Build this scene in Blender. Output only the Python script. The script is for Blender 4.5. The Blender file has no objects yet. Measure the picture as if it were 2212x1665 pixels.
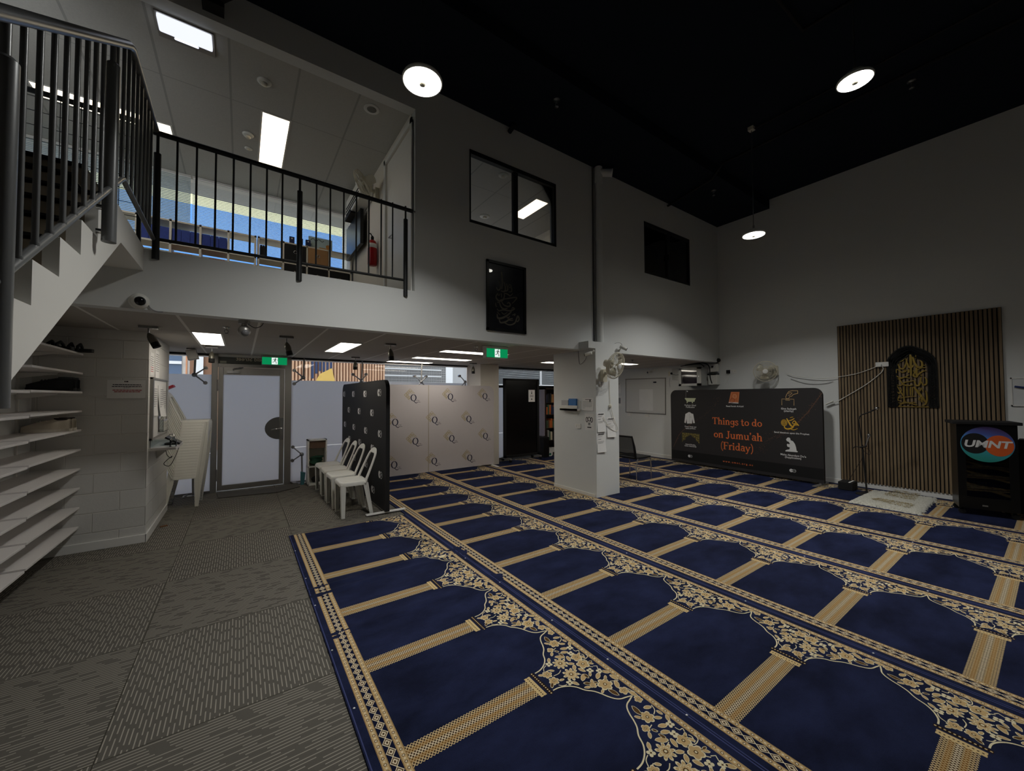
import bpy, math, random
import numpy as np
from mathutils import Matrix, Vector

PI = math.pi
C = bpy.context.scene.collection
scene = bpy.context.scene

# ---------------------------------------------------------------- camera
W, H_PX, F_PX = 2212, 1665, 833.52
yaw, pitch, roll = .612029, .0272615, -.0043351
fwd = Vector((math.sin(yaw) * math.cos(pitch), math.cos(yaw) * math.cos(pitch), math.sin(pitch)))
rgt = Vector((math.cos(yaw), -math.sin(yaw), 0))
upv = rgt.cross(fwd)
r2 = math.cos(roll) * rgt + math.sin(roll) * upv
u2 = -math.sin(roll) * rgt + math.cos(roll) * upv
cam_data = bpy.data.cameras.new('camera')
cam_data.sensor_fit = 'HORIZONTAL'
cam_data.sensor_width = 36.0
cam_data.lens = F_PX / W * 36.0
cam_data.clip_start = .05
cam_data.clip_end = 200
cam = bpy.data.objects.new('camera', cam_data)
C.objects.link(cam)
M = Matrix((r2, u2, -fwd)).transposed().to_4x4()
M.translation = (0, 0, 1.5)
cam.matrix_world = M
scene.camera = cam

# ---------------------------------------------------------------- world, exposure
scene.view_settings.view_transform = 'Standard'
scene.view_settings.look = 'None'
scene.view_settings.gamma = 1
scene.view_settings.use_curve_mapping = False
scene.view_settings.exposure = 0.0
scene.cycles.use_denoising = True
scene.cycles.max_bounces = 9
scene.cycles.diffuse_bounces = 5
scene.cycles.transparent_max_bounces = 16
scene.cycles.sample_clamp_indirect = 6
scene.cycles.caustics_reflective = False
scene.cycles.caustics_refractive = False
world = bpy.data.worlds.new('sky')
scene.world = world
world.use_nodes = True
wn = world.node_tree.nodes
wl = world.node_tree.links
wn.clear()
w_out = wn.new('ShaderNodeOutputWorld')
w_bg = wn.new('ShaderNodeBackground')
w_sky = wn.new('ShaderNodeTexSky')
w_sky.sky_type = 'HOSEK_WILKIE'
w_sky.turbidity = 4
w_sky.ground_albedo = .5
w_sky.sun_direction = (-.3, -.5, .8)
w_mix = wn.new('ShaderNodeMix')            # hazy, nearly white daylight
w_mix.data_type = 'RGBA'
w_mix.inputs[0].default_value = .6
wl.new(w_sky.outputs[0], w_mix.inputs[6])
w_mix.inputs[7].default_value = (.20, .205, .215, 1)
wl.new(w_mix.outputs[2], w_bg.inputs[0])
w_bg.inputs[1].default_value = 11.0
wl.new(w_bg.outputs[0], w_out.inputs[0])
# strengths of the room's own lamps
PENDANT_E, PENDANT_W, PANEL_E, MEZZ_PANEL_E = 14.0, 30.0, 7.0, 4.0

# ---------------------------------------------------------------- helpers
def lin(c):
    if isinstance(c, str):
        c = [int(c[i:i + 2], 16) / 255 for i in (1, 3, 5)]
        return tuple((x / 12.92 if x <= .04045 else ((x + .055) / 1.055) ** 2.4) for x in c) + (1,)
    return tuple(c) + ((1,) if len(c) == 3 else ())

def nt(m):
    m.use_nodes = True
    return m.node_tree.nodes, m.node_tree.links

def mat(name, col, rough=.6, metal=0, var=.06, scale=8, bump=0, bscale=60, emit=None, spec=.4, alpha=1, coat=0, sheen=0):
    m = bpy.data.materials.new(name)
    n, l = nt(m)
    b = n['Principled BSDF']
    c = lin(col)
    tc = n.new('ShaderNodeTexCoord')
    nz = n.new('ShaderNodeTexNoise')
    nz.inputs['Scale'].default_value = scale
    nz.inputs['Detail'].default_value = 4
    l.new(tc.outputs['Object'], nz.inputs['Vector'])
    mx = n.new('ShaderNodeMix')
    mx.data_type = 'RGBA'
    mx.inputs[6].default_value = tuple(min(1, x * (1 - var)) for x in c[:3]) + (1,)
    mx.inputs[7].default_value = tuple(min(1, x * (1 + var)) for x in c[:3]) + (1,)
    l.new(nz.outputs['Fac'], mx.inputs[0])
    l.new(mx.outputs[2], b.inputs['Base Color'])
    b.inputs['Roughness'].default_value = rough
    b.inputs['Metallic'].default_value = metal
    b.inputs['Specular IOR Level'].default_value = spec
    b.inputs['Coat Weight'].default_value = coat
    b.inputs['Sheen Weight'].default_value = sheen
    if alpha < 1:
        b.inputs['Alpha'].default_value = alpha
    if emit:
        b.inputs['Emission Color'].default_value = lin(emit[0])
        b.inputs['Emission Strength'].default_value = emit[1]
    if bump:
        nb = n.new('ShaderNodeTexNoise')
        nb.inputs['Scale'].default_value = bscale
        nb.inputs['Detail'].default_value = 3
        l.new(tc.outputs['Object'], nb.inputs['Vector'])
        bp = n.new('ShaderNodeBump')
        bp.inputs['Strength'].default_value = bump
        bp.inputs['Distance'].default_value = .01
        l.new(nb.outputs['Fac'], bp.inputs['Height'])
        l.new(bp.outputs[0], b.inputs['Normal'])
    return m

class MB:
    """collects shapes and links them as ONE mesh object"""
    def __init__(s):
        s.v, s.f, s.m, s.s, s.uv = [], [], [], [], []
    def add(s, verts, faces, m=0, smooth=False, M=None):
        o = len(s.v)
        for p in verts:
            p = Vector(p)
            s.v.append(tuple(M @ p) if M is not None else tuple(p))
        for f in faces:
            s.f.append([i + o for i in f])
            s.m.append(m)
            s.s.append(smooth)
        return s
    def box(s, x0, y0, z0, x1, y1, z1, m=0, M=None):
        v = [(x0, y0, z0), (x1, y0, z0), (x1, y1, z0), (x0, y1, z0), (x0, y0, z1), (x1, y0, z1), (x1, y1, z1), (x0, y1, z1)]
        f = [(0, 3, 2, 1), (4, 5, 6, 7), (0, 1, 5, 4), (1, 2, 6, 5), (2, 3, 7, 6), (3, 0, 4, 7)]
        return s.add(v, f, m, False, M)
    def cbox(s, c, d, m=0, M=None):
        return s.box(c[0] - d[0] / 2, c[1] - d[1] / 2, c[2] - d[2] / 2, c[0] + d[0] / 2, c[1] + d[1] / 2, c[2] + d[2] / 2, m, M)
    def tube(s, pts, r, n=10, m=0, M=None, cap=True, closed=False):
        P = [Vector(p) for p in pts]
        R = r if isinstance(r, (list, tuple)) else [r] * len(P)
        T = []
        for i in range(len(P)):
            if closed:
                t = P[(i + 1) % len(P)] - P[i - 1]
            else:
                t = P[min(i + 1, len(P) - 1)] - P[max(i - 1, 0)]
            T.append(t.normalized())
        a = Vector((0, 0, 1)) if abs(T[0].z) < .9 else Vector((1, 0, 0))
        nrm = (a - T[0] * a.dot(T[0])).normalized()
        v, f = [], []
        for i, p in enumerate(P):
            nrm = (nrm - T[i] * nrm.dot(T[i])).normalized()
            b = T[i].cross(nrm)
            for k in range(n):
                an = 2 * PI * k / n
                v.append(p + (nrm * math.cos(an) + b * math.sin(an)) * R[i])
        L = len(P)
        for i in range(L if closed else L - 1):
            for k in range(n):
                i2 = (i + 1) % L
                f.append((i * n + k, i * n + (k + 1) % n, i2 * n + (k + 1) % n, i2 * n + k))
        s.add(v, f, m, True, M)
        if cap and not closed:
            s.add([v[k] for k in range(n)], [tuple(reversed(range(n)))], m, False, M)
            s.add([v[(L - 1) * n + k] for k in range(n)], [tuple(range(n))], m, False, M)
        return s
    def cyl(s, a, b, r, n=14, m=0, M=None):
        return s.tube([a, b], r, n, m, M)
    def lathe(s, prof, n=24, m=0, M=None, smooth=True):
        v, f = [], []
        for r, z in prof:
            for k in range(n):
                v.append((r * math.cos(2 * PI * k / n), r * math.sin(2 * PI * k / n), z))
        for i in range(len(prof) - 1):
            for k in range(n):
                f.append((i * n + k, i * n + (k + 1) % n, (i + 1) * n + (k + 1) % n, (i + 1) * n + k))
        f.append(tuple(reversed(range(n))))
        f.append(tuple(range((len(prof) - 1) * n, len(prof) * n)))
        return s.add(v, f, m, smooth, M)
    def sphere(s, c, r, n=14, m=0, M=None, sc=(1, 1, 1)):
        v, f = [], []
        h = n // 2
        for i in range(h + 1):
            th = PI * i / h
            for k in range(n):
                v.append((c[0] + r * sc[0] * math.sin(th) * math.cos(2 * PI * k / n), c[1] + r * sc[1] * math.sin(th) * math.sin(2 * PI * k / n), c[2] + r * sc[2] * math.cos(th)))
        for i in range(h):
            for k in range(n):
                f.append((i * n + k, (i + 1) * n + k, (i + 1) * n + (k + 1) % n, i * n + (k + 1) % n))
        return s.add(v, f, m, True, M)
    def prism(s, pts, z0, z1, m=0, M=None, smooth=False):
        n = len(pts)
        v = [(p[0], p[1], z0) for p in pts] + [(p[0], p[1], z1) for p in pts]
        f = [tuple(reversed(range(n))), tuple(range(n, 2 * n))]
        s.add(v, f, m, False, M)
        return s.add(v, [(i, (i + 1) % n, n + (i + 1) % n, n + i) for i in range(n)], m, smooth, M)
    def ribbon(s, pts, w, z0, z1, m=0, M=None, closed=False):
        """a flat stroke of varying width along 2-D points"""
        P = [Vector((p[0], p[1])) for p in pts]
        n = len(P)
        Wd = w if isinstance(w, (list, tuple)) else [w] * n
        A, B = [], []
        for i in range(n):
            if closed:
                t = P[(i + 1) % n] - P[i - 1]
            else:
                t = P[min(i + 1, n - 1)] - P[max(i - 1, 0)]
            t = t.normalized() if t.length else Vector((1, 0))
            q = Vector((-t.y, t.x)) * Wd[i] / 2
            A.append(P[i] + q)
            B.append(P[i] - q)
        v = [(p.x, p.y, z1) for p in A] + [(p.x, p.y, z1) for p in B] + [(p.x, p.y, z0) for p in A] + [(p.x, p.y, z0) for p in B]
        f = []
        for i in range(n if closed else n - 1):
            j = (i + 1) % n
            f += [(i, n + i, n + j, j), (i, j, 2 * n + j, 2 * n + i), (n + i, 3 * n + i, 3 * n + j, n + j), (2 * n + i, 2 * n + j, 3 * n + j, 3 * n + i)]
        if not closed:
            f += [(0, 2 * n, 3 * n, n), (n - 1, 2 * n - 1, 4 * n - 1, 3 * n - 1)]
        return s.add(v, f, m, False, M)
    def text(s, txt, size, z0, z1, m=0, M=None, align='CENTER', offset=0, shear=0, sx=1, at=(0, 0), line=1.0):
        cu = bpy.data.curves.new('t', 'FONT')
        cu.body = txt
        cu.size = size
        cu.align_x = align
        cu.align_y = 'CENTER'
        cu.offset = offset
        cu.shear = shear
        cu.space_line = line
        cu.resolution_u = 3
        ob = bpy.data.objects.new('t', cu)
        C.objects.link(ob)
        bpy.context.view_layer.update()
        dg = bpy.context.evaluated_depsgraph_get()
        me = bpy.data.meshes.new_from_object(ob.evaluated_get(dg))
        vs = [(p.co.x * sx + at[0], p.co.y + at[1], z1) for p in me.vertices]
        s.add(vs, [tuple(q.vertices) for q in me.polygons], m, False, M)
        bpy.data.objects.remove(ob)
        bpy.data.meshes.remove(me)
        bpy.data.curves.remove(cu)
        return s
    def mesh(s, name, mats):
        me = bpy.data.meshes.new(name)
        me.from_pydata(s.v, [], s.f)
        for x in (mats if isinstance(mats, (list, tuple)) else [mats]):
            me.materials.append(x)
        me.polygons.foreach_set('material_index', s.m)
        me.polygons.foreach_set('use_smooth', s.s)
        me.update()
        return me
    def build(s, name, mats, parent=None, bevel=0, world=True):
        o = bpy.data.objects.new(name, s.mesh(name, mats))
        C.objects.link(o)
        if parent is not None:
            o.parent = parent
            if world:
                o.matrix_parent_inverse = inv_world(parent)
        if bevel:
            b = o.modifiers.new('bevel', 'BEVEL')
            b.width = bevel
            b.segments = 2
            b.limit_method = 'ANGLE'
        return o

def world_of(o):
    return (world_of(o.parent) @ o.matrix_parent_inverse if o.parent else Matrix()) @ o.matrix_basis

def inv_world(o):
    return world_of(o).inverted()

def tag(o, label=None, cat=None, group=None, kind=None):
    if label: o['label'] = label
    if cat: o['category'] = cat
    if group: o['group'] = group
    if kind: o['kind'] = kind
    return o

def thing(name, label, cat, loc=(0, 0, 0), rz=0, group=None):
    o = bpy.data.objects.new(name, None)
    C.objects.link(o)
    o.location = loc
    o.rotation_euler = (0, 0, rz)
    o.empty_display_size = .1
    return tag(o, label, cat, group)

def struct(mb, name, mats, parent=None, bevel=0):
    o = mb.build(name, mats, parent, bevel)
    if parent is None:
        o['kind'] = 'structure'
    return o

def copy_tree(o, parent=None):
    c = o.copy()
    C.objects.link(c)
    if parent is not None:
        c.parent = parent
        c.matrix_parent_inverse = o.matrix_parent_inverse.copy()
    for ch in [x for x in bpy.data.objects if x.parent == o]:
        copy_tree(ch, c)
    return c

def plane_xz(y, x0=0, z0=0):
    """local (a, b, h) -> world: a along +x, b up, h towards -y (out of a wall that faces the hall)"""
    return Matrix(((1, 0, 0, x0), (0, 0, -1, y), (0, 1, 0, z0), (0, 0, 0, 1)))

def plane_yz(x, y0=0, z0=0):
    """a along -y (to the right as seen from inside), b up, h towards -x"""
    return Matrix(((0, 0, -1, x), (-1, 0, 0, y0), (0, 1, 0, z0), (0, 0, 0, 1)))

def spline(pts, n=6, closed=False):
    """Catmull-Rom through 2-D/3-D points"""
    P = [Vector(p) for p in pts]
    L = len(P)
    out = []
    for i in range(L if closed else L - 1):
        p0 = P[(i - 1) % L] if closed or i > 0 else P[0]
        p1, p2 = P[i], P[(i + 1) % L]
        p3 = P[(i + 2) % L] if closed or i + 2 < L else P[-1]
        for k in range(n):
            t = k / n
            out.append(.5 * ((2 * p1) + (p2 - p0) * t + (2 * p0 - 5 * p1 + 4 * p2 - p3) * t * t + (3 * p1 - p0 - 3 * p2 + p3) * t ** 3))
    if not closed:
        out.append(P[-1])
    return out

def ell(cx, cy, rx, ry, n=32, a0=0):
    return [(cx + rx * math.cos(a0 + 2 * PI * k / n), cy + ry * math.sin(a0 + 2 * PI * k / n)) for k in range(n)]

def rrect(x0, y0, x1, y1, r, n=6, corners=(1, 1, 1, 1)):
    """rounded rectangle: corners bottom-left, bottom-right, top-right, top-left"""
    out = []
    for (cx, cy, a, on, px, py) in ((x0 + r, y0 + r, PI, corners[0], x0, y0), (x1 - r, y0 + r, 1.5 * PI, corners[1], x1, y0), (x1 - r, y1 - r, 0, corners[2], x1, y1), (x0 + r, y1 - r, .5 * PI, corners[3], x0, y1)):
        if on:
            out += [(cx + r * math.cos(a + .5 * PI * k / n), cy + r * math.sin(a + .5 * PI * k / n)) for k in range(n + 1)]
        else:
            out.append((px, py))
    return out



# ---------------------------------------------------------------- materials
def grid_mat(name, base, line, ax, ay, x0, px, wx, y0, py, wy, rough=.85, speck=.12, linecol2=None):
    """plane with two sets of ruled lines in object space; ax, ay are the axes (0 x, 1 y, 2 z)"""
    m = bpy.data.materials.new(name)
    n, l = nt(m)
    b = n['Principled BSDF']
    b.inputs['Roughness'].default_value = rough
    b.inputs['Specular IOR Level'].default_value = .2
    tc = n.new('ShaderNodeTexCoord')
    sp = n.new('ShaderNodeSeparateXYZ')
    l.new(tc.outputs['Object'], sp.inputs[0])
    def rule(axis, o, p, w):
        a = n.new('ShaderNodeMath'); a.operation = 'SUBTRACT'
        l.new(sp.outputs[axis], a.inputs[0]); a.inputs[1].default_value = o - p / 2
        d = n.new('ShaderNodeMath'); d.operation = 'FLOORED_MODULO'
        l.new(a.outputs[0], d.inputs[0]); d.inputs[1].default_value = p
        c = n.new('ShaderNodeMath'); c.operation = 'COMPARE'
        l.new(d.outputs[0], c.inputs[0]); c.inputs[1].default_value = p / 2; c.inputs[2].default_value = w / 2
        return c
    r1, r2_ = rule(ax, x0, px, wx), rule(ay, y0, py, wy)
    nz = n.new('ShaderNodeTexNoise'); nz.inputs['Scale'].default_value = 90; nz.inputs['Detail'].default_value = 5
    l.new(tc.outputs['Object'], nz.inputs['Vector'])
    c = lin(base)
    mx = n.new('ShaderNodeMix'); mx.data_type = 'RGBA'
    mx.inputs[6].default_value = tuple(x * (1 - speck) for x in c[:3]) + (1,)
    mx.inputs[7].default_value = tuple(x * (1 + speck) for x in c[:3]) + (1,)
    l.new(nz.outputs['Fac'], mx.inputs[0])
    m1 = n.new('ShaderNodeMix'); m1.data_type = 'RGBA'
    l.new(r2_.outputs[0], m1.inputs[0]); l.new(mx.outputs[2], m1.inputs[6]); m1.inputs[7].default_value = lin(linecol2 or line)
    m2 = n.new('ShaderNodeMix'); m2.data_type = 'RGBA'
    l.new(r1.outputs[0], m2.inputs[0]); l.new(m1.outputs[2], m2.inputs[6]); m2.inputs[7].default_value = lin(line)
    l.new(m2.outputs[2], b.inputs['Base Color'])
    return m

def block_mat(name, axis, off):
    """painted concrete blocks: running bond with sunk joints"""
    m = bpy.data.materials.new(name)
    n, l = nt(m)
    b = n['Principled BSDF']
    b.inputs['Roughness'].default_value = .6
    tc = n.new('ShaderNodeTexCoord')
    sp = n.new('ShaderNodeSeparateXYZ')
    l.new(tc.outputs['Object'], sp.inputs[0])
    cb = n.new('ShaderNodeCombineXYZ')
    for k, (src, o) in enumerate(((axis, off), (2, -.17 + .192 * 2))):
        a = n.new('ShaderNodeMath'); a.operation = 'ADD'
        l.new(sp.outputs[src], a.inputs[0]); a.inputs[1].default_value = o
        l.new(a.outputs[0], cb.inputs[k])
    br = n.new('ShaderNodeTexBrick')
    br.inputs['Scale'].default_value = 1
    br.inputs['Brick Width'].default_value = .38
    br.inputs['Row Height'].default_value = .192
    br.inputs['Mortar Size'].default_value = .006
    br.inputs['Mortar Smooth'].default_value = .5
    br.inputs['Color1'].default_value = lin('#d9d8d4')
    br.inputs['Color2'].default_value = lin('#d3d2ce')
    br.inputs['Mortar'].default_value = lin('#dcdad4')
    br.offset = .5
    l.new(cb.outputs[0], br.inputs['Vector'])
    l.new(br.outputs['Color'], b.inputs['Base Color'])
    nz = n.new('ShaderNodeTexNoise'); nz.inputs['Scale'].default_value = 70
    l.new(tc.outputs['Object'], nz.inputs['Vector'])
    sm = n.new('ShaderNodeMath'); sm.operation = 'MULTIPLY_ADD'
    l.new(nz.outputs['Fac'], sm.inputs[0]); sm.inputs[1].default_value = -.12
    l.new(br.outputs['Fac'], sm.inputs[2])
    bp = n.new('ShaderNodeBump'); bp.invert = True
    bp.inputs['Strength'].default_value = .9
    bp.inputs['Distance'].default_value = .006
    l.new(sm.outputs[0], bp.inputs['Height'])
    l.new(bp.outputs[0], b.inputs['Normal'])
    return m

def carpet_tile_mat():
    m = bpy.data.materials.new('carpet_tiles')
    n, l = nt(m)
    b = n['Principled BSDF']
    b.inputs['Roughness'].default_value = .95
    b.inputs['Specular IOR Level'].default_value = .1
    tc = n.new('ShaderNodeTexCoord')
    sp = n.new('ShaderNodeSeparateXYZ')
    l.new(tc.outputs['Object'], sp.inputs[0])
    def op(o, a, c=0.0, d=None):
        q = n.new('ShaderNodeMath'); q.operation = o
        for i, x in enumerate((a, c, d)):
            if x is None: continue
            if isinstance(x, (int, float)): q.inputs[i].default_value = x
            else: l.new(x, q.inputs[i])
        return q.outputs[0]
    T = .952
    fx = op('DIVIDE', op('ADD', sp.outputs[0], .478), T)
    fy = op('DIVIDE', op('SUBTRACT', sp.outputs[1], 2.315), T)
    ix, iy = op('FLOOR', fx), op('FLOOR', fy)
    par = op('FLOORED_MODULO', op('ADD', ix, iy), 2)        # 0: dashes run along y, 1: along x
    def mixf(a, c):
        q = n.new('ShaderNodeMix'); q.data_type = 'FLOAT'
        l.new(par, q.inputs[0]); l.new(a, q.inputs[2]); l.new(c, q.inputs[3])
        return q.outputs[0]
    across, along = mixf(sp.outputs[0], sp.outputs[1]), mixf(sp.outputs[1], sp.outputs[0])
    ln = op('DIVIDE', across, .0185)
    idx = op('FLOOR', ln)
    wn_ = n.new('ShaderNodeTexWhiteNoise'); wn_.noise_dimensions = '2D'
    cb = n.new('ShaderNodeCombineXYZ')
    l.new(idx, cb.inputs[0]); l.new(op('ADD', op('MULTIPLY', ix, 7.3), op('MULTIPLY', iy, 3.1)), cb.inputs[1])
    l.new(cb.outputs[0], wn_.inputs['Vector'])
    period = mixf(op('ADD', .13, 0.0), op('ADD', .30, 0.0))
    ph = op('FRACT', op('ADD', op('DIVIDE', along, period), op('MULTIPLY', wn_.outputs['Value'], 7.0)))
    dash = op('LESS_THAN', ph, .78)
    inl = op('COMPARE', op('FRACT', ln), .5, .13)
    mask = op('MULTIPLY', dash, inl)
    edge = op('MAXIMUM', op('COMPARE', op('FRACT', op('ADD', fx, .5)), .5, .0025), op('COMPARE', op('FRACT', op('ADD', fy, .5)), .5, .0025))
    nz = n.new('ShaderNodeTexNoise'); nz.inputs['Scale'].default_value = 1.3; nz.inputs['Detail'].default_value = 6
    l.new(tc.outputs['Object'], nz.inputs['Vector'])
    nf = n.new('ShaderNodeTexNoise'); nf.inputs['Scale'].default_value = 420
    l.new(tc.outputs['Object'], nf.inputs['Vector'])
    tone = op('ADD', op('MULTIPLY', nz.outputs['Fac'], .5), op('MULTIPLY', nf.outputs['Fac'], .5))
    def mixc(f, a, c):
        q = n.new('ShaderNodeMix'); q.data_type = 'RGBA'
        l.new(f, q.inputs[0])
        for i, x in ((6, a), (7, c)):
            if isinstance(x, str): q.inputs[i].default_value = lin(x)
            else: l.new(x, q.inputs[i])
        return q.outputs[2]
    base = mixc(tone, '#4d4a45', '#69665f')
    col = mixc(op('MULTIPLY', mask, .85), base, '#a19b90')
    col = mixc(edge, col, '#3c3932')
    l.new(col, b.inputs['Base Color'])
    bp = n.new('ShaderNodeBump'); bp.inputs['Strength'].default_value = .5; bp.inputs['Distance'].default_value = .003
    l.new(op('ADD', mask, nf.outputs['Fac']), bp.inputs['Height'])
    l.new(bp.outputs[0], b.inputs['Normal'])
    return m

def glass_mat(name, tint='#ffffff', fac=.07):
    m = bpy.data.materials.new(name)
    n, l = nt(m)
    n.remove(n['Principled BSDF'])
    t = n.new('ShaderNodeBsdfTransparent'); t.inputs[0].default_value = lin(tint)
    g = n.new('ShaderNodeBsdfGlossy'); g.inputs['Roughness'].default_value = .02
    fr = n.new('ShaderNodeFresnel'); fr.inputs[0].default_value = 1.35
    ad = n.new('ShaderNodeMath'); ad.operation = 'MULTIPLY'; ad.inputs[1].default_value = fac / .05
    l.new(fr.outputs[0], ad.inputs[0])
    mx = n.new('ShaderNodeMixShader')
    l.new(ad.outputs[0], mx.inputs[0]); l.new(t.outputs[0], mx.inputs[1]); l.new(g.outputs[0], mx.inputs[2])
    l.new(mx.outputs[0], n['Material Output'].inputs[0])
    return m

def film_mat(name, col, share=.85, clear=0):
    """translucent frosted film"""
    m = bpy.data.materials.new(name)
    n, l = nt(m)
    n.remove(n['Principled BSDF'])
    t = n.new('ShaderNodeBsdfTranslucent')
    d = n.new('ShaderNodeBsdfDiffuse')
    nz = n.new('ShaderNodeTexNoise'); nz.inputs['Scale'].default_value = 2
    cr = n.new('ShaderNodeMix'); cr.data_type = 'RGBA'
    c = lin(col)
    cr.inputs[6].default_value = tuple(x * .97 for x in c[:3]) + (1,); cr.inputs[7].default_value = c
    tc = n.new('ShaderNodeTexCoord')
    l.new(tc.outputs['Object'], nz.inputs['Vector']); l.new(nz.outputs['Fac'], cr.inputs[0])
    l.new(cr.outputs[2], t.inputs[0]); l.new(cr.outputs[2], d.inputs[0])
    mx = n.new('ShaderNodeMixShader'); mx.inputs[0].default_value = share
    l.new(d.outputs[0], mx.inputs[1]); l.new(t.outputs[0], mx.inputs[2])
    o = mx.outputs[0]
    if clear:
        tr = n.new('ShaderNodeBsdfTransparent')
        m2 = n.new('ShaderNodeMixShader'); m2.inputs[0].default_value = clear
        l.new(o, m2.inputs[1]); l.new(tr.outputs[0], m2.inputs[2])
        o = m2.outputs[0]
    l.new(o, n['Material Output'].inputs[0])
    return m

def lamp_mat(name, col, strength):
    m = bpy.data.materials.new(name)
    n, l = nt(m)
    n.remove(n['Principled BSDF'])
    e = n.new('ShaderNodeEmission')
    e.inputs[0].default_value = lin(col); e.inputs[1].default_value = strength
    l.new(e.outputs[0], n['Material Output'].inputs[0])
    return m

def wood_mat(name, c1, c2, axis=2, scale=14):
    m = bpy.data.materials.new(name)
    n, l = nt(m)
    b = n['Principled BSDF']; b.inputs['Roughness'].default_value = .55
    b.inputs['Specular IOR Level'].default_value = .3
    tc = n.new('ShaderNodeTexCoord')
    mp = n.new('ShaderNodeMapping')
    sc = [scale * 3] * 3; sc[axis] = scale * .12
    mp.inputs['Scale'].default_value = sc
    l.new(tc.outputs['Object'], mp.inputs[0])
    nz = n.new('ShaderNodeTexNoise'); nz.inputs['Scale'].default_value = 1; nz.inputs['Detail'].default_value = 6; nz.inputs['Distortion'].default_value = .6
    l.new(mp.outputs[0], nz.inputs['Vector'])
    rp = n.new('ShaderNodeValToRGB')
    rp.color_ramp.elements[0].position = .32; rp.color_ramp.elements[1].position = .7
    rp.color_ramp.elements[0].color = lin(c1); rp.color_ramp.elements[1].color = lin(c2)
    l.new(nz.outputs['Fac'], rp.inputs[0]); l.new(rp.outputs[0], b.inputs['Base Color'])
    return m

m_wall = mat('white_wall_paint', '#dcdedd', .75, var=.015, scale=2, bump=.05, bscale=180)
m_cream = mat('cream_wall_paint', '#e0dad0', .75, var=.015, scale=2)
m_stairw = mat('white_stair_paint', '#e2e1dc', .5, var=.02, scale=3)
m_block_x = block_mat('painted_block', 0, 1.0)
m_block_y = block_mat('painted_block_return', 1, -5.52 + .19)
m_black = mat('black_paint', '#1b222c', .9, var=.15, scale=3, spec=.15)
m_blackgloss = mat('black_satin', '#0b0c0e', .3, var=.1)
m_blackmat = mat('black_matt', '#121214', .75, var=.1)
m_carpet = carpet_tile_mat()
m_ceil_low = grid_mat('ceiling_tiles', '#b5b0aa', '#e9e7e2', 0, 1, -.449, .58, .022, 5.22, 1.17, .009, linecol2='#8f8a84')
m_ceil_mez = grid_mat('ceiling_tiles_upper', '#c3c2bd', '#a9a8a4', 0, 1, -.13, .57, .02, 5.125, 1.17, .012)
m_trim = mat('white_trim', '#e6e5e1', .45, var=.02)
m_alu = mat('silver_aluminium', '#a5a39f', .38, .75, var=.03)
m_alud = mat('grey_window_aluminium', '#8d8b88', .45, .3, var=.04)
m_chrome = mat('polished_steel', '#d4d4d2', .16, 1, var=.02)
m_steel = mat('brushed_steel', '#8f8f90', .3, .9, var=.04)
m_rail = mat('grey_painted_steel', '#6e7071', .33, .3, var=.06)
m_charcoal = mat('charcoal_powder_coat', '#27292b', .5, .2, var=.08)
m_glass = glass_mat('clear_glass')
m_glassdark = glass_mat('tinted_glass', '#7e817a', .12)
m_film = film_mat('frosted_film', '#f4f3f6')
m_white_pl = mat('white_plastic', '#e4e3dc', .35, var=.02)
m_paper = mat('white_paper', '#e9e8e6', .8, var=.02)
m_ink = mat('black_ink', '#26262a', .8)
m_red = mat('red_ink', '#b83a3a', .8)
m_greyink = mat('grey_ink', '#8a8a8c', .8)
m_cream_pl = mat('aged_cream_plastic', '#d9d3c2', .4, var=.03)
m_panel = lamp_mat('lit_panel', '#fff6e6', PANEL_E)
m_mezpanel = lamp_mat('lit_panel_warm', '#ffeccc', MEZZ_PANEL_E)
m_pendant = lamp_mat('lit_led_disc', '#fffdf2', PENDANT_E)


# ---------------------------------------------------------------- setting: shell of the hall
b = MB(); b.box(-3.2, -4, -.1, 8.4, 7.9, 0); struct(b, 'floor', m_carpet)

# wall over the lower rooms, facing the hall, with its two openings
YM = 4.124
W1 = (2.268, 3.638, 3.682, 4.55)
W2 = (5.726, 3.637, 7.153, 4.548)
b = MB()
b.box(-1.6, YM, 2.19, 8.24, YM + .13, 2.676)
b.box(-3, YM, 4.75, 1.575, YM + .13, 5.065)
xs = [1.575, W1[0], W1[2], W2[0], W2[2], 8.24]
for i in range(5):
    if i in (1, 3):
        w = W1 if i == 1 else W2
        b.box(xs[i], YM, 2.676, xs[i + 1], YM + .13, w[1]); b.box(xs[i], YM, w[3], xs[i + 1], YM + .13, 5.065)
    else:
        b.box(xs[i], YM, 2.676, xs[i + 1], YM + .13, 5.065)
struct(b, 'wall_back', m_wall)
b = MB()
b.box(8.24, -4, 0, 8.42, 5.28, 5.3); b.box(8.3, 5.28, 0, 8.42, 7.9, 5.3)
struct(b, 'wall_right', m_wall)
b = MB(); b.box(-1.75, -4, 0, -1.6, 5.52, 3.05); b.box(-1.75, -4, 3.05, -1.6, YM, 5.3); struct(b, 'wall_left', m_wall)
b = MB(); b.box(-3.2, -4.15, 0, 8.42, -4, 5.3); struct(b, 'wall_front', m_wall)
b = MB(); b.box(-1.75, -4, 5.24, 8.4, 3.13, 5.34); b.box(-1.75, 3.13, 5.065, 8.4, 4.3, 5.34); struct(b, 'ceiling', m_black)

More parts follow.
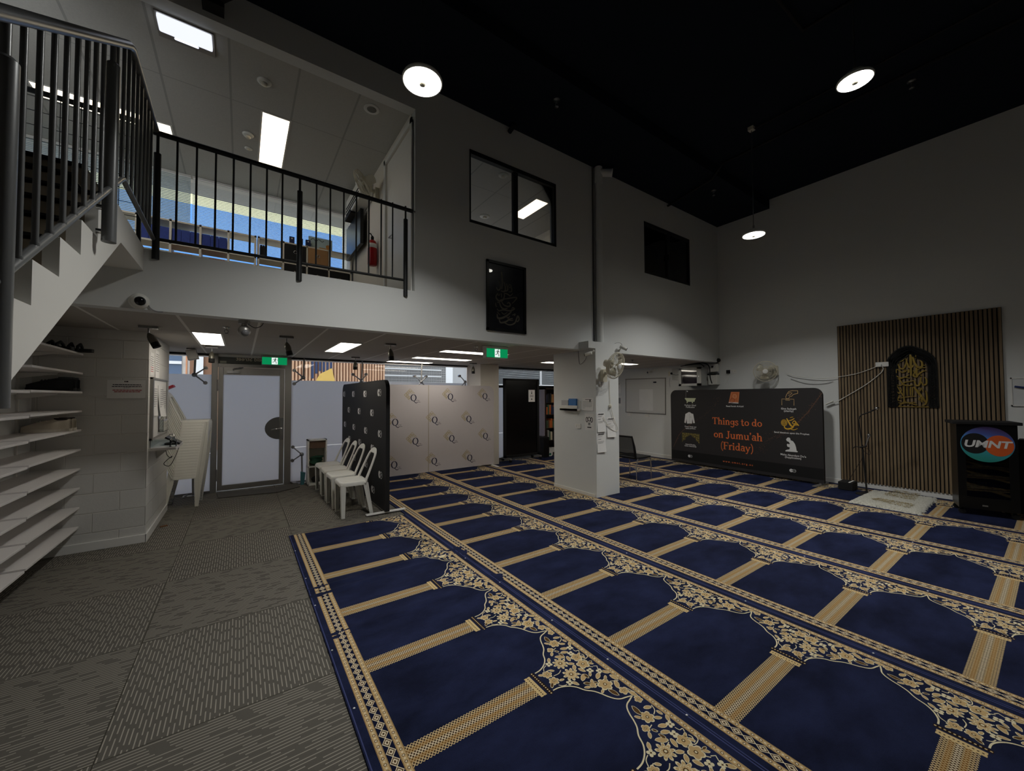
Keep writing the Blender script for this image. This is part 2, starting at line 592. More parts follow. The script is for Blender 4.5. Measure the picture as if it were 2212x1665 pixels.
# lower rooms
b = MB(); b.box(-1.6, 4.254, 2.19, 8.3, 7.72, 2.24); struct(b, 'ceiling_lower', m_ceil_low)
b = MB(); b.box(-3, 4.254, 2.24, 8.3, 7.86, 2.67); b.box(-3, YM, 2.24, -1.6, 4.254, 2.67); struct(b, 'floor_mezzanine', m_carpet)
b = MB(); b.box(-1.6, 5.52, 0, -.8, 6.9, 2.19, 0)
me = struct(b, 'wall_block', [m_block_x, m_block_y])
for p in me.data.polygons:
    p.material_index = 1 if abs(p.normal.x) > .5 else 0
b = MB(); b.box(-1.6, 6.9, 0, -1.45, 7.74, 2.19); struct(b, 'wall_entry', m_wall)
# pillar with its boxed head
b = MB(); b.box(4.262, 3.93, 0, 4.765, 4.86, 2.197); b.box(4.117, 3.93, 2.197, 4.765, YM, 2.297); struct(b, 'pillar', m_wall)
b = MB(); b.box(4.25, 3.97, 0, 4.262, 4.86, .055); struct(b, 'baseboard_pillar', m_trim)
b = MB(); b.box(4.19, 7.14, 0, 4.655, 7.74, 2.19); struct(b, 'pillar_rear', m_cream)
b = MB(); b.box(-1.6, 5.505, 0, -.79, 5.52, .085); b.box(-.8, 5.505, 0, -.787, 6.9, .085); struct(b, 'baseboard_block', m_trim, bevel=.003)
b = MB(); b.box(8.226, -4, 0, 8.24, 5.28, .085); b.box(8.286, 5.28, 0, 8.3, 7.74, .085); struct(b, 'baseboard_right', m_trim, bevel=.003)

# mezzanine room and the two rooms behind the upper windows
b = MB(); b.box(-3, YM + .13, 4.75, 8.3, 7.9, 4.82); struct(b, 'ceiling_mezzanine', m_ceil_mez)
b = MB()
b.box(1.56, 5.15, 2.67, 1.66, 7.9, 4.75); b.box(1.56, YM + .13, 4.62, 1.66, 5.15, 4.75); b.box(1.56, YM + .13, 2.67, 1.66, 4.225, 4.75)
struct(b, 'wall_mezzanine_right', m_cream)
b = MB(); b.box(-3.1, YM, 2.67, -3, 7.9, 4.82); struct(b, 'wall_mezzanine_left', m_cream)
b = MB(); b.box(-3, 7.3, 2.67, 1.56, 7.42, 3.6); b.box(-3, 7.3, 4.72, 1.56, 7.42, 4.75); struct(b, 'wall_window_sill', m_cream)
b = MB(); b.box(1.66, 7.3, 2.67, 8.3, 7.42, 3.3); b.box(1.66, 7.3, 4.6, 8.3, 7.42, 4.75); b.box(4.9, 7.3, 3.3, 8.3, 7.42, 4.6); b.box(1.66, 7.3, 3.3, 2.0, 7.42, 4.6)
b.box(4.9, YM + .13, 2.67, 5.02, 7.3, 4.75)
struct(b, 'wall_rooms', m_cream)

# upper internal windows
def hall_window(name, w, mull, depth=.05):
    f = MB()
    x0, z0, x1, z1 = w
    t = .04
    y0, y1 = YM - .006, YM + .06
    f.box(x0, y0, z0, x0 + .02, y1, z1); f.box(x1 - t, y0, z0, x1, y1, z1)
    f.box(x0, y0, z0, x1, y1, z0 + .035); f.box(x0, y0, z1 - .055, x1, y1, z1)
    f.box(mull - .035, y0 + .01, z0, mull + .035, y1, z1)
    o = struct(f, name, m_charcoal, bevel=.003)
    g = MB(); g.box(x0 + .02, YM + .03, z0 + .03, mull - .03, YM + .036, z1 - .05); g.build('fixed_pane', m_glass, o)
    g = MB(); g.box(mull + .03, YM + .018, z0 + .03, x1 - .035, YM + .024, z1 - .05); g.build('sliding_pane', m_glass, o)
    h = MB(); h.box(mull - .05, YM - .02, z0 + .36, mull - .035, YM, z0 + .46); h.build('latch', m_blackmat, o)
hall_window('window_4', W1, (2.976,4.124,4.191)[0])
hall_window('window_5', W2, (6.469,4.124,4.282)[0])

# street front: glass, film, door
YF = 7.74
def glazing(name, x0, x1, ztop, zfilm, seam=.62):
    fr = MB()
    fr.box(x0, YF - .02, 0, x1, YF + .03, .03); fr.box(x0, YF - .02, ztop - .025, x1, YF + .03, ztop)
    o = struct(fr, name, m_alud)
    g = MB(); g.box(x0, YF, .03, x1, YF + .01, ztop - .025); g.build('pane', m_glass, o)
    f = MB()
    for za, zb in ((.03, seam - .006), (seam + .006, zfilm)):
        f.add([(x0, YF - .003, za), (x1, YF - .003, za), (x1, YF - .003, zb), (x0, YF - .003, zb)], [(0, 1, 2, 3)])
    f.build('frosted_film', m_film, o)
    return o
glazing('window_1', -1.45, -.385, 2.19, 1.86)
glazing('window_2', .713, 4.19, 2.19, 1.79)
w3 = glazing('window_3', 4.655, 8.3, 2.19, 1.70)
f = MB(); f.box(4.655, YF - .045, 1.70, 8.3, YF - .005, 1.76); f.build('dark_rail', m_blackmat, w3)
for (xa, xb) in ((4.66, 6.3), (6.36, 8.29)):
    f = MB()
    for k in range(16):
        z = 1.79 + k * .024
        f.add([(xa, YF - .03, z), (xb, YF - .03, z), (xb, YF - .012, z + .02), (xa, YF - .012, z + .02)], [(0, 1, 2, 3)])
    f.build('blind_slats', mat('grey_blind', '#7d8b91', .6), w3)
b = MB(); b.box(-3.1, 7.78, 2.19, 8.42, 7.9, 3.3); b.box(-3.1, 7.72, 2.15, 8.42, 7.9, 2.19); struct(b, 'trim_1', m_trim)

# entrance door: aluminium frame, leaf, transom
fr = MB()
fr.box(-.385, YF - .05, 0, -.305, YF + .05, 2.19); fr.box(.615, YF - .05, 0, .713, YF + .05, 2.19)
fr.box(-.305, YF - .05, 1.985, .615, YF + .05, 2.04)
door = struct(fr, 'door_1', m_alu, bevel=.004)
g = MB(); g.box(-.305, YF - .01, 2.04, .615, YF, 2.19); g.build('transom_glass', mat('dark_transom', '#5a5d58', .35, var=.06), door)
g = MB(); g.text('chfield Street', .088, 0, .003, 0, plane_xz(YF - .011), 'LEFT', .0015, sx=-1, at=(.40, 2.125)); g.build('street_lettering', mat('sign_cream', '#e7dfc9', .6), door)
g = MB(); g.box(-.283, YF - .016, 2.05, -.20, YF - .01, 2.085); g.build('sticker', mat('pale_sticker', '#c6c7b4', .7), door)
lf = MB()
lf.box(-.3, YF - .04, .02, -.236, YF, 1.98); lf.box(.541, YF - .04, .02, .608, YF, 1.98)
lf.box(-.236, YF - .04, .02, .541, YF, .10); lf.box(-.236, YF - .04, 1.865, .541, YF, 1.98)
leaf = lf.build('door_leaf', m_alu, door, bevel=.004)
g = MB(); g.box(-.236, YF - .02, .10, .541, YF - .012, 1.865); g.build('pane', m_glass, leaf)
g = MB(); g.add([(-.236, YF - .0225, .10), (.541, YF - .0225, .10), (.541, YF - .0225, 1.865), (-.236, YF - .0225, 1.865)], [(0, 1, 2, 3)]); g.build('frosted_film', m_film, leaf)
g = MB(); pts = [(.541, .78)] + [(.541 + .21 * math.cos(a), .97 + .19 * math.sin(a)) for a in [1.5 * PI - k * PI / 16 for k in range(17)]]
g.prism(pts, 0, .012, 0, plane_xz(YF - .023)); g.build('pull_plate', m_steel, leaf)
g = MB(); g.box(.55, YF - .055, .78, .60, YF - .04, 1.14); g.tube([(.575, YF - .05, .965), (.575, YF - .1, .965), (.47, YF - .1, .96), (.42, YF - .1, .95)], .011); g.build('lever_handle', m_chrome, leaf)
g = MB(); g.box(-.19, YF - .09, 1.885, -.02, YF - .04, 1.925); g.tube([(-.11, YF - .07, 1.93), (-.11, YF - .07, 1.95), (-.03, YF - .12, 1.975), (.02, YF - .06, 1.985)], .009); g.build('door_closer', m_steel, leaf)
for z in (.27, 1.69):
    g = MB(); g.cyl((-.303, YF - .055, z - .09), (-.303, YF - .055, z + .09), .014); g.build('hinge', m_alu, door)


# ---------------------------------------------------------------- staircase and balustrades
XS = -.64
GO, RI = .2565, .1722
m_riser = mat('brown_stair_lining', '#8a8070', .8, var=.05, scale=30)
st = thing('staircase', 'white painted staircase with saw-tooth side climbing to the upper level', 'staircase', (XS, -.8, 0))
tips = []
y, z = 3.208, 2.703
while z > .05:
    tips.append((y, z)); y -= GO; z -= RI
tips.reverse()
poly = []
for y, z in tips:
    poly += [(y, z - RI), (y, z)]
poly += [(YM, 2.68), (YM, 2.497), (3.425, 2.49)]
poly.append((3.425 - (2.49 - .02) / .675, .02))
b = MB(); b.prism([(p[0], p[1]) for p in poly], 0, .05, 0, Matrix(((0, 0, -1, XS), (1, 0, 0, 0), (0, 1, 0, 0), (0, 0, 0, 1)))); b.build('stringer', m_stairw, st, bevel=.003)
# carcass: closed risers and treads between the side panel and the wall
b = MB()
for i, (y, z) in enumerate(tips):
    b.box(-1.595, y, z - RI, XS - .05, y + .02, z - .012, 0)
    y2 = tips[i + 1][0] if i + 1 < len(tips) else YM
    b.box(-1.595, y, z - .03, XS - .05, y2 + .02, z - .012, 0)
b.box(-1.6, 3.465, 2.69, -.87, 3.485, 2.875, 0); b.box(-1.6, 3.72, 2.87, -.87, 3.74, 3.05, 0)
b.box(-1.6, 3.465, 2.85, -.87, 3.74, 2.875, 0); b.box(-1.6, 3.72, 3.03, -.87, 4.2, 3.05, 0)
b.box(-.89, 3.465, 2.67, -.87, 4.2, 2.87, 0); b.box(-.89, 3.72, 2.87, -.87, 4.2, 3.04, 0)
b.build('steps', m_riser, st)
b = MB()
for y, z in tips + [(3.465, 2.887), (3.72, 3.062)]:
    b.box(-1.6, y - .004, z - .014, (XS - .05) if z < 2.8 else -.87, y + .045, z - .001, 0)
b.build('nosings', m_blackmat, st)
b = MB()
yl = 3.425 - (2.49 - .02) / .675
b.add([(-1.6, yl, .02), (XS - .05, yl, .02), (XS - .05, 3.425, 2.49), (-1.6, 3.425, 2.49), (XS - .05, YM, 2.497), (-1.6, YM, 2.497)], [(0, 1, 2, 3), (3, 2, 4, 5)])
b.build('underside', m_stairw, st)

XR = -.585
bal = thing('stair_balustrade', 'grey steel stair balustrade with round bars, left of the upper balcony', 'balustrade', (XR, 0, 1.2))
def hz(y): return 2.618 + .70 * (y - 1.739)
b = MB(); b.tube([(XR, .1, hz(.1)), (XR, 1.7, hz(1.7)), (XR, 3.2, hz(3.2)), (XR, 3.27, 3.672), (XR, 3.34, 3.67), (XR, 4.10, 3.635)], .0235, 14); b.build('handrail', m_rail, bal)
def bz(y): return 1.87 + .687 * (y - 1.8)
b = MB(); b.tube([(XR, .1, bz(.1)), (XR, 3.10, bz(3.10)), (XR, 3.15, bz(3.15) - .008), (XR, 3.22, 2.785), (XR, 4.10, 2.757)], .0145, 12); b.build('bottom_rail', m_rail, bal)
for k in range(-11, 10):
    y = 1.889 + .1195 * k
    if abs(y - 2.885) < .05 or abs(y - 1.79) < .05 or y < .25:
        continue
    b = MB(); b.cyl((XR, y, bz(y)), (XR, y, hz(y)), .0095, 10); b.cyl((XR, y, bz(y)), (XR, y, bz(y) + .018), .0125, 10); b.build('baluster', m_rail, bal)
for y in (3.115, 3.232, 3.352, 3.470, 3.588, 3.706, 3.824, 3.942):
    b = MB(); b.cyl((XR, y, bz(min(y, 3.12)) if y < 3.2 else 2.77), (XR, y, 3.65 if y > 3.2 else hz(y)), .0095, 10); b.build('baluster', m_rail, bal)
def post(y, z0, z1, zr):
    b = MB()
    b.cyl((XR, y, z0), (XR, y, z1), .0295, 18); b.tube([(XR, y, z1), (XR, y, z1 + .012)], [.0295, .02], 18)
    b.cyl((XR, y, z1), (XR, y, zr), .0125, 12)
    p = b.build('post', m_rail, bal)
    c = MB()
    for z in (z0 + .06, z0 + .19):
        c.cyl((XS, y + .035, z), (XS + .05, y + .035, z), .015, 12); c.sphere((XS + .05, y + .035, z), .015, 10)
        c.cyl((XS + .03, y + .035, z), (XR, y, z), .008, 8)
    c.build('bolt', m_chrome, p)
post(1.775, 1.47, 2.50, hz(1.775)); post(2.885, 2.325, 3.285, hz(2.885)); post(.6, .65, 1.68, hz(.6))

fb = thing('balcony_balustrade', 'charcoal steel balustrade with thin vertical bars along the balcony edge', 'balustrade', (.5, YM, 2.67))
ZR = 3.605
b = MB(); b.tube([(-.60, YM, ZR + .02), (1.548, YM, ZR - .035)], .021, 14); b.build('handrail', m_charcoal, fb)
b = MB(); b.tube([(-.57, YM, 2.765), (1.465, YM, 2.778)], .0135, 12); b.build('bottom_rail', m_charcoal, fb)
for x in (-.452, -.328, -.201, -.077, .046, .169, .292, .578, .702, .827, .948, 1.073, 1.200, 1.322):
    b = MB(); b.cyl((x, YM, 2.77), (x, YM, ZR), .0078, 10); b.build('baluster', m_charcoal, fb)
for x in (-.572, .435, 1.465):
    b = MB(); b.cyl((x, YM - .004, 2.60), (x, YM - .004, 3.455), .0235, 16); b.cyl((x, YM, 3.45), (x, YM, ZR), .0105, 10); b.build('post', m_charcoal, fb)
b = MB(); b.cyl((1.548, YM, ZR - .035), (1.575, YM, ZR - .035), .011, 10); b.build('wall_bracket', m_steel, fb)

mb_ = thing('mesh_balustrade', 'black wire-mesh balustrade behind the stair on the upper level', 'balustrade', (-1.1, 4.31, 2.7))
b = MB(); b.tube([(-1.6, 4.31, 3.77), (-.70, 4.31, 3.77)], .02, 10); b.build('top_rail', m_charcoal, mb_)
b = MB()
for k in range(9): b.cyl((-1.58 + .108 * k, 4.31, 2.72), (-1.58 + .108 * k, 4.31, 3.76), .0026, 6)
for k in range(10): b.cyl((-1.6, 4.31, 2.76 + .108 * k), (-.70, 4.31, 2.76 + .108 * k), .0026, 6)
b.build('wire_mesh', m_blackmat, mb_)
b = MB(); b.box(-.715, 4.295, 2.67, -.69, 4.325, 3.77); b.build('end_post', m_charcoal, mb_)

# ---------------------------------------------------------------- shoe shelves under the stair
SZ = [.257, .444, .631, .818, 1.006, 1.194, 1.379, 1.562, 1.746, 1.933]
m_shelf = mat('white_melamine', '#dcd8d6', .45, var=.02)
ordn = ['lowest', 'second lowest', 'third from the floor', 'fourth from the floor', 'fifth from the floor', 'sixth from the floor', 'seventh from the floor', 'third from the top', 'second highest', 'highest']
extra = {5: ', holding white sneakers', 7: ', holding dark sneakers', 9: ', holding black sandals'}
for bay, (ya, yb, what) in enumerate(((4.375, 5.50, 'far bay by the block wall'), (3.05, 4.355, 'near bay under the stair'))):
    for i, z in enumerate(SZ):
        if bay and i > 7: continue
        dz = -.008 * bay
        s_ = thing('shoe_shelf', 'white shelf, %s, %s%s' % (ordn[i], what, extra.get(i, '') if not bay else ''), 'shelf', (-1.43, (ya + yb) / 2, z + dz), 0, 'shoe shelves')
        b = MB(); b.box(-1.6, ya, z - .018 + dz, -1.27, yb, z + dz); b.build('board', m_shelf, s_, bevel=.002)
        for yy in (ya + .05, yb - .30):
            b = MB(); b.prism([(-1.6, z - .02 + dz), (-1.36, z - .02 + dz), (-1.36, z - .032 + dz), (-1.6, z - .075 + dz)], yy, yy + .018, 0, Matrix(((1, 0, 0, 0), (0, 0, 1, 0), (0, 1, 0, 0), (0, 0, 0, 1)))); b.build('bracket', m_trim, s_)
for y, w in ((5.21, 'far'), (4.40, 'middle')):
    b = MB(); b.box(-1.6, y, .1, -1.585, y + .025, 2.15); tag(b.build('shelf_upright', m_trim), 'white slotted shelf upright, %s one on the wall under the stair' % w, 'upright', 'shelf uprights')

def shoe(parts, mats, L=.29, wid=.1, hgt=.1, open_=True):
    """toe at +x, heel at 0; parts: upper, sole, lining"""
    up, so, li = parts
    n, S = 14, 15
    v, f = [], []
    for i in range(S):
        t = i / (S - 1)
        wd = wid * (.62 + .38 * math.sin(PI * min(1, t * .55 + .42)) if t > .35 else .66 + .2 * math.sin(PI * t)) * (1 if t < .86 else math.sqrt(max(.02, 1 - ((t - .86) / .15) ** 2)))
        h = hgt * (1 - .35 * t if t < .45 else (.84 - .9 * (t - .45)) if t < .8 else .53 - 1.2 * (t - .8)) * (1 if t > .04 else .75)
        for k in range(n):
            a = PI * k / (n - 1)
            v.append((t * L, wd / 2 * math.cos(a) * (1 - .25 * math.sin(a)), .025 + h * max(0.0, math.sin(a)) ** .7))
    for i in range(S - 1):
        for k in range(n - 1):
            f.append((i * n + k, i * n + k + 1, (i + 1) * n + k + 1, (i + 1) * n + k))
    f += [tuple(range(n)), tuple(reversed(range((S - 1) * n, S * n)))]
    up.add(v, f, 0, True)
    out = []
    for i in range(24):
        a = 2 * PI * i / 24
        x = L / 2 + (L / 2 + .006) * math.cos(a)
        t = x / L
        out.append((x, (wid * .5 * (.86 + .16 * t)) * math.sin(a) * (1 if abs(math.sin(a)) < .99 else 1)))
    so.prism(out, 0, .028)
    li.prism([(p[0], p[1]) for p in ell(L * .2, 0, L * .17, wid * .24, 18)], .025 + hgt * .78, .025 + hgt * .97)
    return up, so, li

def place_shoe(name, label, loc, rz, mats, group, laces=None, **k):
    t = thing(name, label, 'shoe', loc, rz, group)
    up, so, li = shoe((MB(), MB(), MB()), mats, **k)
    up.build('upper', mats[0], t, world=False); so.build('sole', mats[1], t, world=False, bevel=.006); li.build('lining', mats[2], t, world=False)
    if laces:
        lb = MB()
        for i in range(5):
            x = .125 + .019 * i
            z = .025 + k.get('hgt', .1) * (.9 - .35 * (x / .29)) + .002
            lb.tube([(x, -.022, z - .006), (x, 0, z + .003), (x + .006, .022, z - .006)], .003, 6)
        lb.build('laces', laces, t, world=False)
    return t
mw = (mat('white_knit', '#cfc6b4', .8, bump=.2, bscale=300), mat('white_rubber', '#d9d2c3', .6), mat('dark_lining', '#35302b', .9))
mdk = (mat('dark_knit', '#23262a', .85, bump=.2, bscale=300), mat('black_rubber', '#17181a', .7), mat('grey_lining', '#3c4043', .9))
place_shoe('sneaker', 'white low sneaker on the shelf, nearer of the white pair', (-1.275, 5.25, 1.196), PI + .25, mw, 'white sneakers', mw[1])
place_shoe('sneaker', 'white low sneaker on the shelf, the one behind its white mate', (-1.275, 5.37, 1.196), PI + .2, mw, 'white sneakers', mw[1])
place_shoe('sneaker', 'dark sneaker on the shelf, nearer of the dark pair', (-1.255, 5.25, 1.564), PI + .2, mdk, 'dark sneakers', mdk[2], hgt=.105)
place_shoe('sneaker', 'dark sneaker on the shelf, the one behind its dark mate', (-1.26, 5.38, 1.564), PI + .22, mdk, 'dark sneakers', mdk[2], hgt=.105)
def sandal(label, loc, rz):
    t = thing('sandal', label, 'sandal', loc, rz, 'black sandals')
    b = MB(); b.prism(spline([(0, -.035), (.08, -.038), (.2, -.046), (.27, -.03), (.285, 0), (.27, .03), (.2, .046), (.08, .036), (0, .034), (-.012, 0)], 4, True), 0, .03); b.build('sole', mdk[1], t, world=False, bevel=.006)
    for x, h in ((.19, .045), (.13, .05)):
        b = MB()
        b.tube([(x, -.045, .015), (x, -.04, .05), (x + .004, 0, .03 + h), (x, .04, .05), (x, .045, .015)], .012, 8); b.build('strap', mdk[0], t, world=False)
    b = MB(); b.tube([(.05, -.036, .02), (.02, -.036, .07), (-.01, 0, .085), (.02, .036, .07), (.05, .036, .02)], .011, 8); b.build('heel_strap', mdk[0], t, world=False)
sandal('black strappy sandal on the top shelf, toe over the edge', (-1.45, 5.38, 1.935), -.12)
sandal('black strappy sandal on the top shelf, further from the edge', (-1.53, 5.26, 1.935), -.3)


# ---------------------------------------------------------------- prayer rugs
# one mat of the woven pattern, in metres: u from the rug's rear edge, v from the middle of a woven pillar
FLOWERS = [(1.1774, 0.2946, 0.0207, 5), (1.1222, 0.2039, 0.0321, 6), (1.0639, 0.1708, 0.0196, 4), (1.1443, 0.0387, 0.031, 5), (1.1358, -0.0222, 0.0352, 5), (0.9209, 0.0286, 0.0258, 6), (0.9202, -0.0262, 0.0269, 6), (1.0642, -0.1641, 0.0196, 4), (1.1194, -0.1963, 0.0388, 6), (1.1644, -0.2799, 0.0248, 5), (1.0359, 0.0529, 0.0414, 9), (1.0269, -0.043, 0.0439, 9)]
BERRIES = [(1.1733, 0.1205), (1.1413, 0.08), (0.9803, 0.0843), (1.1296, -0.0815), (1.1697, -0.1139), (0.9797, -0.0829)]
LEAVES = [(1.1099, 0.2319, 1.1183, 0.2853), (1.1462, 0.1821, 1.1727, 0.1631), (1.095, 0.2185, 1.0775, 0.2405), (1.1544, 0.2445, 1.1892, 0.2297), (1.0575, 0.1485, 1.0367, 0.1282), (1.081, 0.1497, 1.093, 0.1304), (1.1566, 0.1277, 1.1194, 0.1451), (1.1865, 0.1344, 1.204, 0.16), (1.1009, 0.1176, 1.1366, 0.0993), (1.0923, 0.08, 1.0476, 0.1118), (1.0937, 0.0919, 1.0862, 0.1192), (1.1064, 0.0742, 1.0935, 0.0367), (1.1666, 0.0445, 1.1878, 0.0557), (1.1712, 0.0324, 1.1825, 0.0072), (1.1659, -0.0313, 1.1831, -0.0559), (1.1722, -0.0317, 1.193, -0.034), (1.0677, 0.0262, 1.097, 0.007), (1.0891, -0.0012, 1.0626, -0.0284), (0.9026, 0.0379, 0.8788, 0.051), (0.9504, 0.0459, 0.9687, 0.029), (0.8998, -0.0331, 0.8803, -0.0556), (0.9471, -0.0417, 0.971, -0.0478), (0.9912, 0.097, 1.0122, 0.1216), (1.0903, -0.0355, 1.1038, -0.0724), (1.0815, -0.0818, 1.041, -0.1107), (1.0841, -0.0836, 1.0825, -0.1161), (1.118, -0.0925, 1.0989, -0.1107), (1.1534, -0.1215, 1.1149, -0.145), (1.1789, -0.1204, 1.2013, -0.1533), (0.9936, -0.087, 1.0065, -0.121), (1.0621, -0.1485, 1.036, -0.1264), (1.0452, -0.1646, 1.0167, -0.1512), (1.0692, -0.1536, 1.0903, -0.1326), (1.1482, -0.1738, 1.1692, -0.1554), (1.0826, -0.2151, 1.0624, -0.2276), (1.1067, -0.2322, 1.1186, -0.2859), (1.1823, -0.2089, 1.1536, -0.2519), (1.1915, -0.1675, 1.1992, -0.2114), (1.1809, -0.3004, 1.1894, -0.3441), (1.1894, 0.1997, 1.1924, 0.1732), (1.0849, -0.1505, 1.0939, -0.1711)]
STEMS = [[(0.9607, 0.0861), (0.9355, 0.0761), (0.9202, 0.0535)], [(1.0025, 0.0128), (0.9771, 0.0), (0.9422, 0.0022)], [(1.1548, 0.0227), (1.1656, 0.0005), (1.2002, 0.0049), (1.2096, 0.027)], [(1.1689, -0.066), (1.1857, -0.0763)], [(1.1883, -0.0758), (1.1717, -0.1013)], [(1.1483, -0.0513), (1.1641, -0.0706)], [(1.1578, -0.1965), (1.1975, -0.2183)], [(0.921, -0.061), (0.9347, -0.0777), (0.9574, -0.0847)], [(1.0514, -0.0589), (1.0706, -0.074)], [(1.0871, 0.0708), (1.0603, 0.0646)], [(1.073, -0.1759), (1.094, -0.1853)], [(1.1758, 0.0985), (1.1804, 0.0789), (1.1976, 0.0757), (1.19, 0.0613)], [(1.1985, 0.2362), (1.1858, 0.2092), (1.1602, 0.1961)], [(1.1871, -0.2722), (1.1942, -0.2977), (1.2, -0.3187)], [(1.1589, 0.007), (1.1193, -0.0064)], [(1.1023, 0.1664), (1.0779, 0.1609)], [(1.188, 0.0424), (1.192, 0.0264), (1.1735, 0.0051)], [(0.9178, 0.0422), (0.9488, 0.0509)]]

PERIOD, V0 = .6515, 1.588
ARCH = [(.873, .073), (.912, .077), (.953, .096), (.985, .126), (1.006, .165), (1.036, .196), (1.055, .229), (1.067, .258), (1.085, .288), (1.107, .306), (1.137, .315), (1.171, .3257)]

def pat_mat(name, kind):
    m = bpy.data.materials.new(name)
    n, l = nt(m)
    b = n['Principled BSDF']
    b.inputs['Roughness'].default_value = .95; b.inputs['Specular IOR Level'].default_value = .1
    uvn = n.new('ShaderNodeUVMap'); uvn.uv_map = 'pattern'
    sp = n.new('ShaderNodeSeparateXYZ')
    l.new(uvn.outputs[0], sp.inputs[0])
    U, V = sp.outputs[0], sp.outputs[1]
    def op(o, a, c=0.0, d=None):
        q = n.new('ShaderNodeMath'); q.operation = o
        for i, x in enumerate((a, c, d)):
            if x is None: continue
            if isinstance(x, (int, float)): q.inputs[i].default_value = x
            else: l.new(x, q.inputs[i])
        return q.outputs[0]
    def mixc(f, a, c):
        q = n.new('ShaderNodeMix'); q.data_type = 'RGBA'
        if isinstance(f, (int, float)): q.inputs[0].default_value = f
        else: l.new(f, q.inputs[0])
        for i, x in ((6, a), (7, c)):
            if isinstance(x, str): q.inputs[i].default_value = lin(x)
            else: l.new(x, q.inputs[i])
        return q.outputs[2]
    GOLD, CREAM, BROWN, NAVY, LGOLD = '#bfa477', '#dccfb2', '#4d3a28', '#11162e', '#d0b98d'
    if kind == 'bead':
        c = op('DIVIDE', V, .0165)
        par = op('FLOORED_MODULO', op('FLOOR', c), 2)
        fv = op('MULTIPLY', op('SUBTRACT', op('FRACT', c), .5), .0165)
        r = op('SQRT', op('ADD', op('MULTIPLY', fv, fv), op('MULTIPLY', U, U)))
        ring = op('MULTIPLY', op('LESS_THAN', r, .0068), par)
        dot = op('LESS_THAN', r, .0042)
        col = mixc(ring, GOLD, BROWN)
        col = mixc(dot, col, CREAM)
        col = mixc(op('COMPARE', op('ABSOLUTE', U), .0125, .0012), col, '#8a6a3c')
    elif kind == 'diamond':
        c = op('DIVIDE', V, .0525)
        fv = op('ABSOLUTE', op('SUBTRACT', op('FRACT', c), .5))
        d = op('ADD', op('DIVIDE', op('ABSOLUTE', U), .0215), op('DIVIDE', fv, .54))
        col = mixc(op('LESS_THAN', d, 1.0), NAVY, CREAM)
        col = mixc(op('LESS_THAN', d, .80), col, BROWN)
        col = mixc(op('LESS_THAN', d, .56), col, CREAM)
        col = mixc(op('LESS_THAN', d, .27), col, BROWN)
    elif kind == 'lattice':
        a = op('ADD', op('DIVIDE', U, .0150), op('DIVIDE', V, .0188))
        e = op('SUBTRACT', op('DIVIDE', U, .0150), op('DIVIDE', V, .0188))
        la = op('GREATER_THAN', op('ABSOLUTE', op('SUBTRACT', op('FRACT', a), .5)), .36)
        le = op('GREATER_THAN', op('ABSOLUTE', op('SUBTRACT', op('FRACT', e), .5)), .36)
        line = op('MAXIMUM', la, le)
        av = op('ABSOLUTE', V)
        cell = mixc(op('GREATER_THAN', av, .047), mixc(op('COMPARE', av, .024, .008), BROWN, '#7a5526'), NAVY)
        lc = mixc(op('LESS_THAN', av, .010), mixc(op('COMPARE', av, .024, .008), LGOLD, GOLD), CREAM)
        col = mixc(line, cell, lc)
    elif kind == 'cap':
        c = op('DIVIDE', V, .0135)
        fv = op('MULTIPLY', op('SUBTRACT', op('FRACT', c), .5), .0135)
        r = op('SQRT', op('ADD', op('MULTIPLY', fv, fv), op('MULTIPLY', U, U)))
        col = mixc(op('LESS_THAN', r, .0038), '#cdb482', BROWN)
    else:
        c = op('DIVIDE', V, .0145)
        fv = op('MULTIPLY', op('SUBTRACT', op('FRACT', c), .5), .0145)
        r = op('SQRT', op('ADD', op('MULTIPLY', fv, fv), op('MULTIPLY', U, U)))
        col = mixc(op('LESS_THAN', r, .0042), '#2b1f16', '#c9b186')
    nz = n.new('ShaderNodeTexNoise'); nz.inputs['Scale'].default_value = 260; nz.inputs['Detail'].default_value = 2
    tc = n.new('ShaderNodeTexCoord'); l.new(tc.outputs['Object'], nz.inputs['Vector'])
    h = n.new('ShaderNodeHueSaturation')
    l.new(op('MULTIPLY_ADD', nz.outputs['Fac'], .6, .7), h.inputs['Value'])
    l.new(col, h.inputs['Color'])
    l.new(h.outputs[0], b.inputs['Base Color'])
    return m

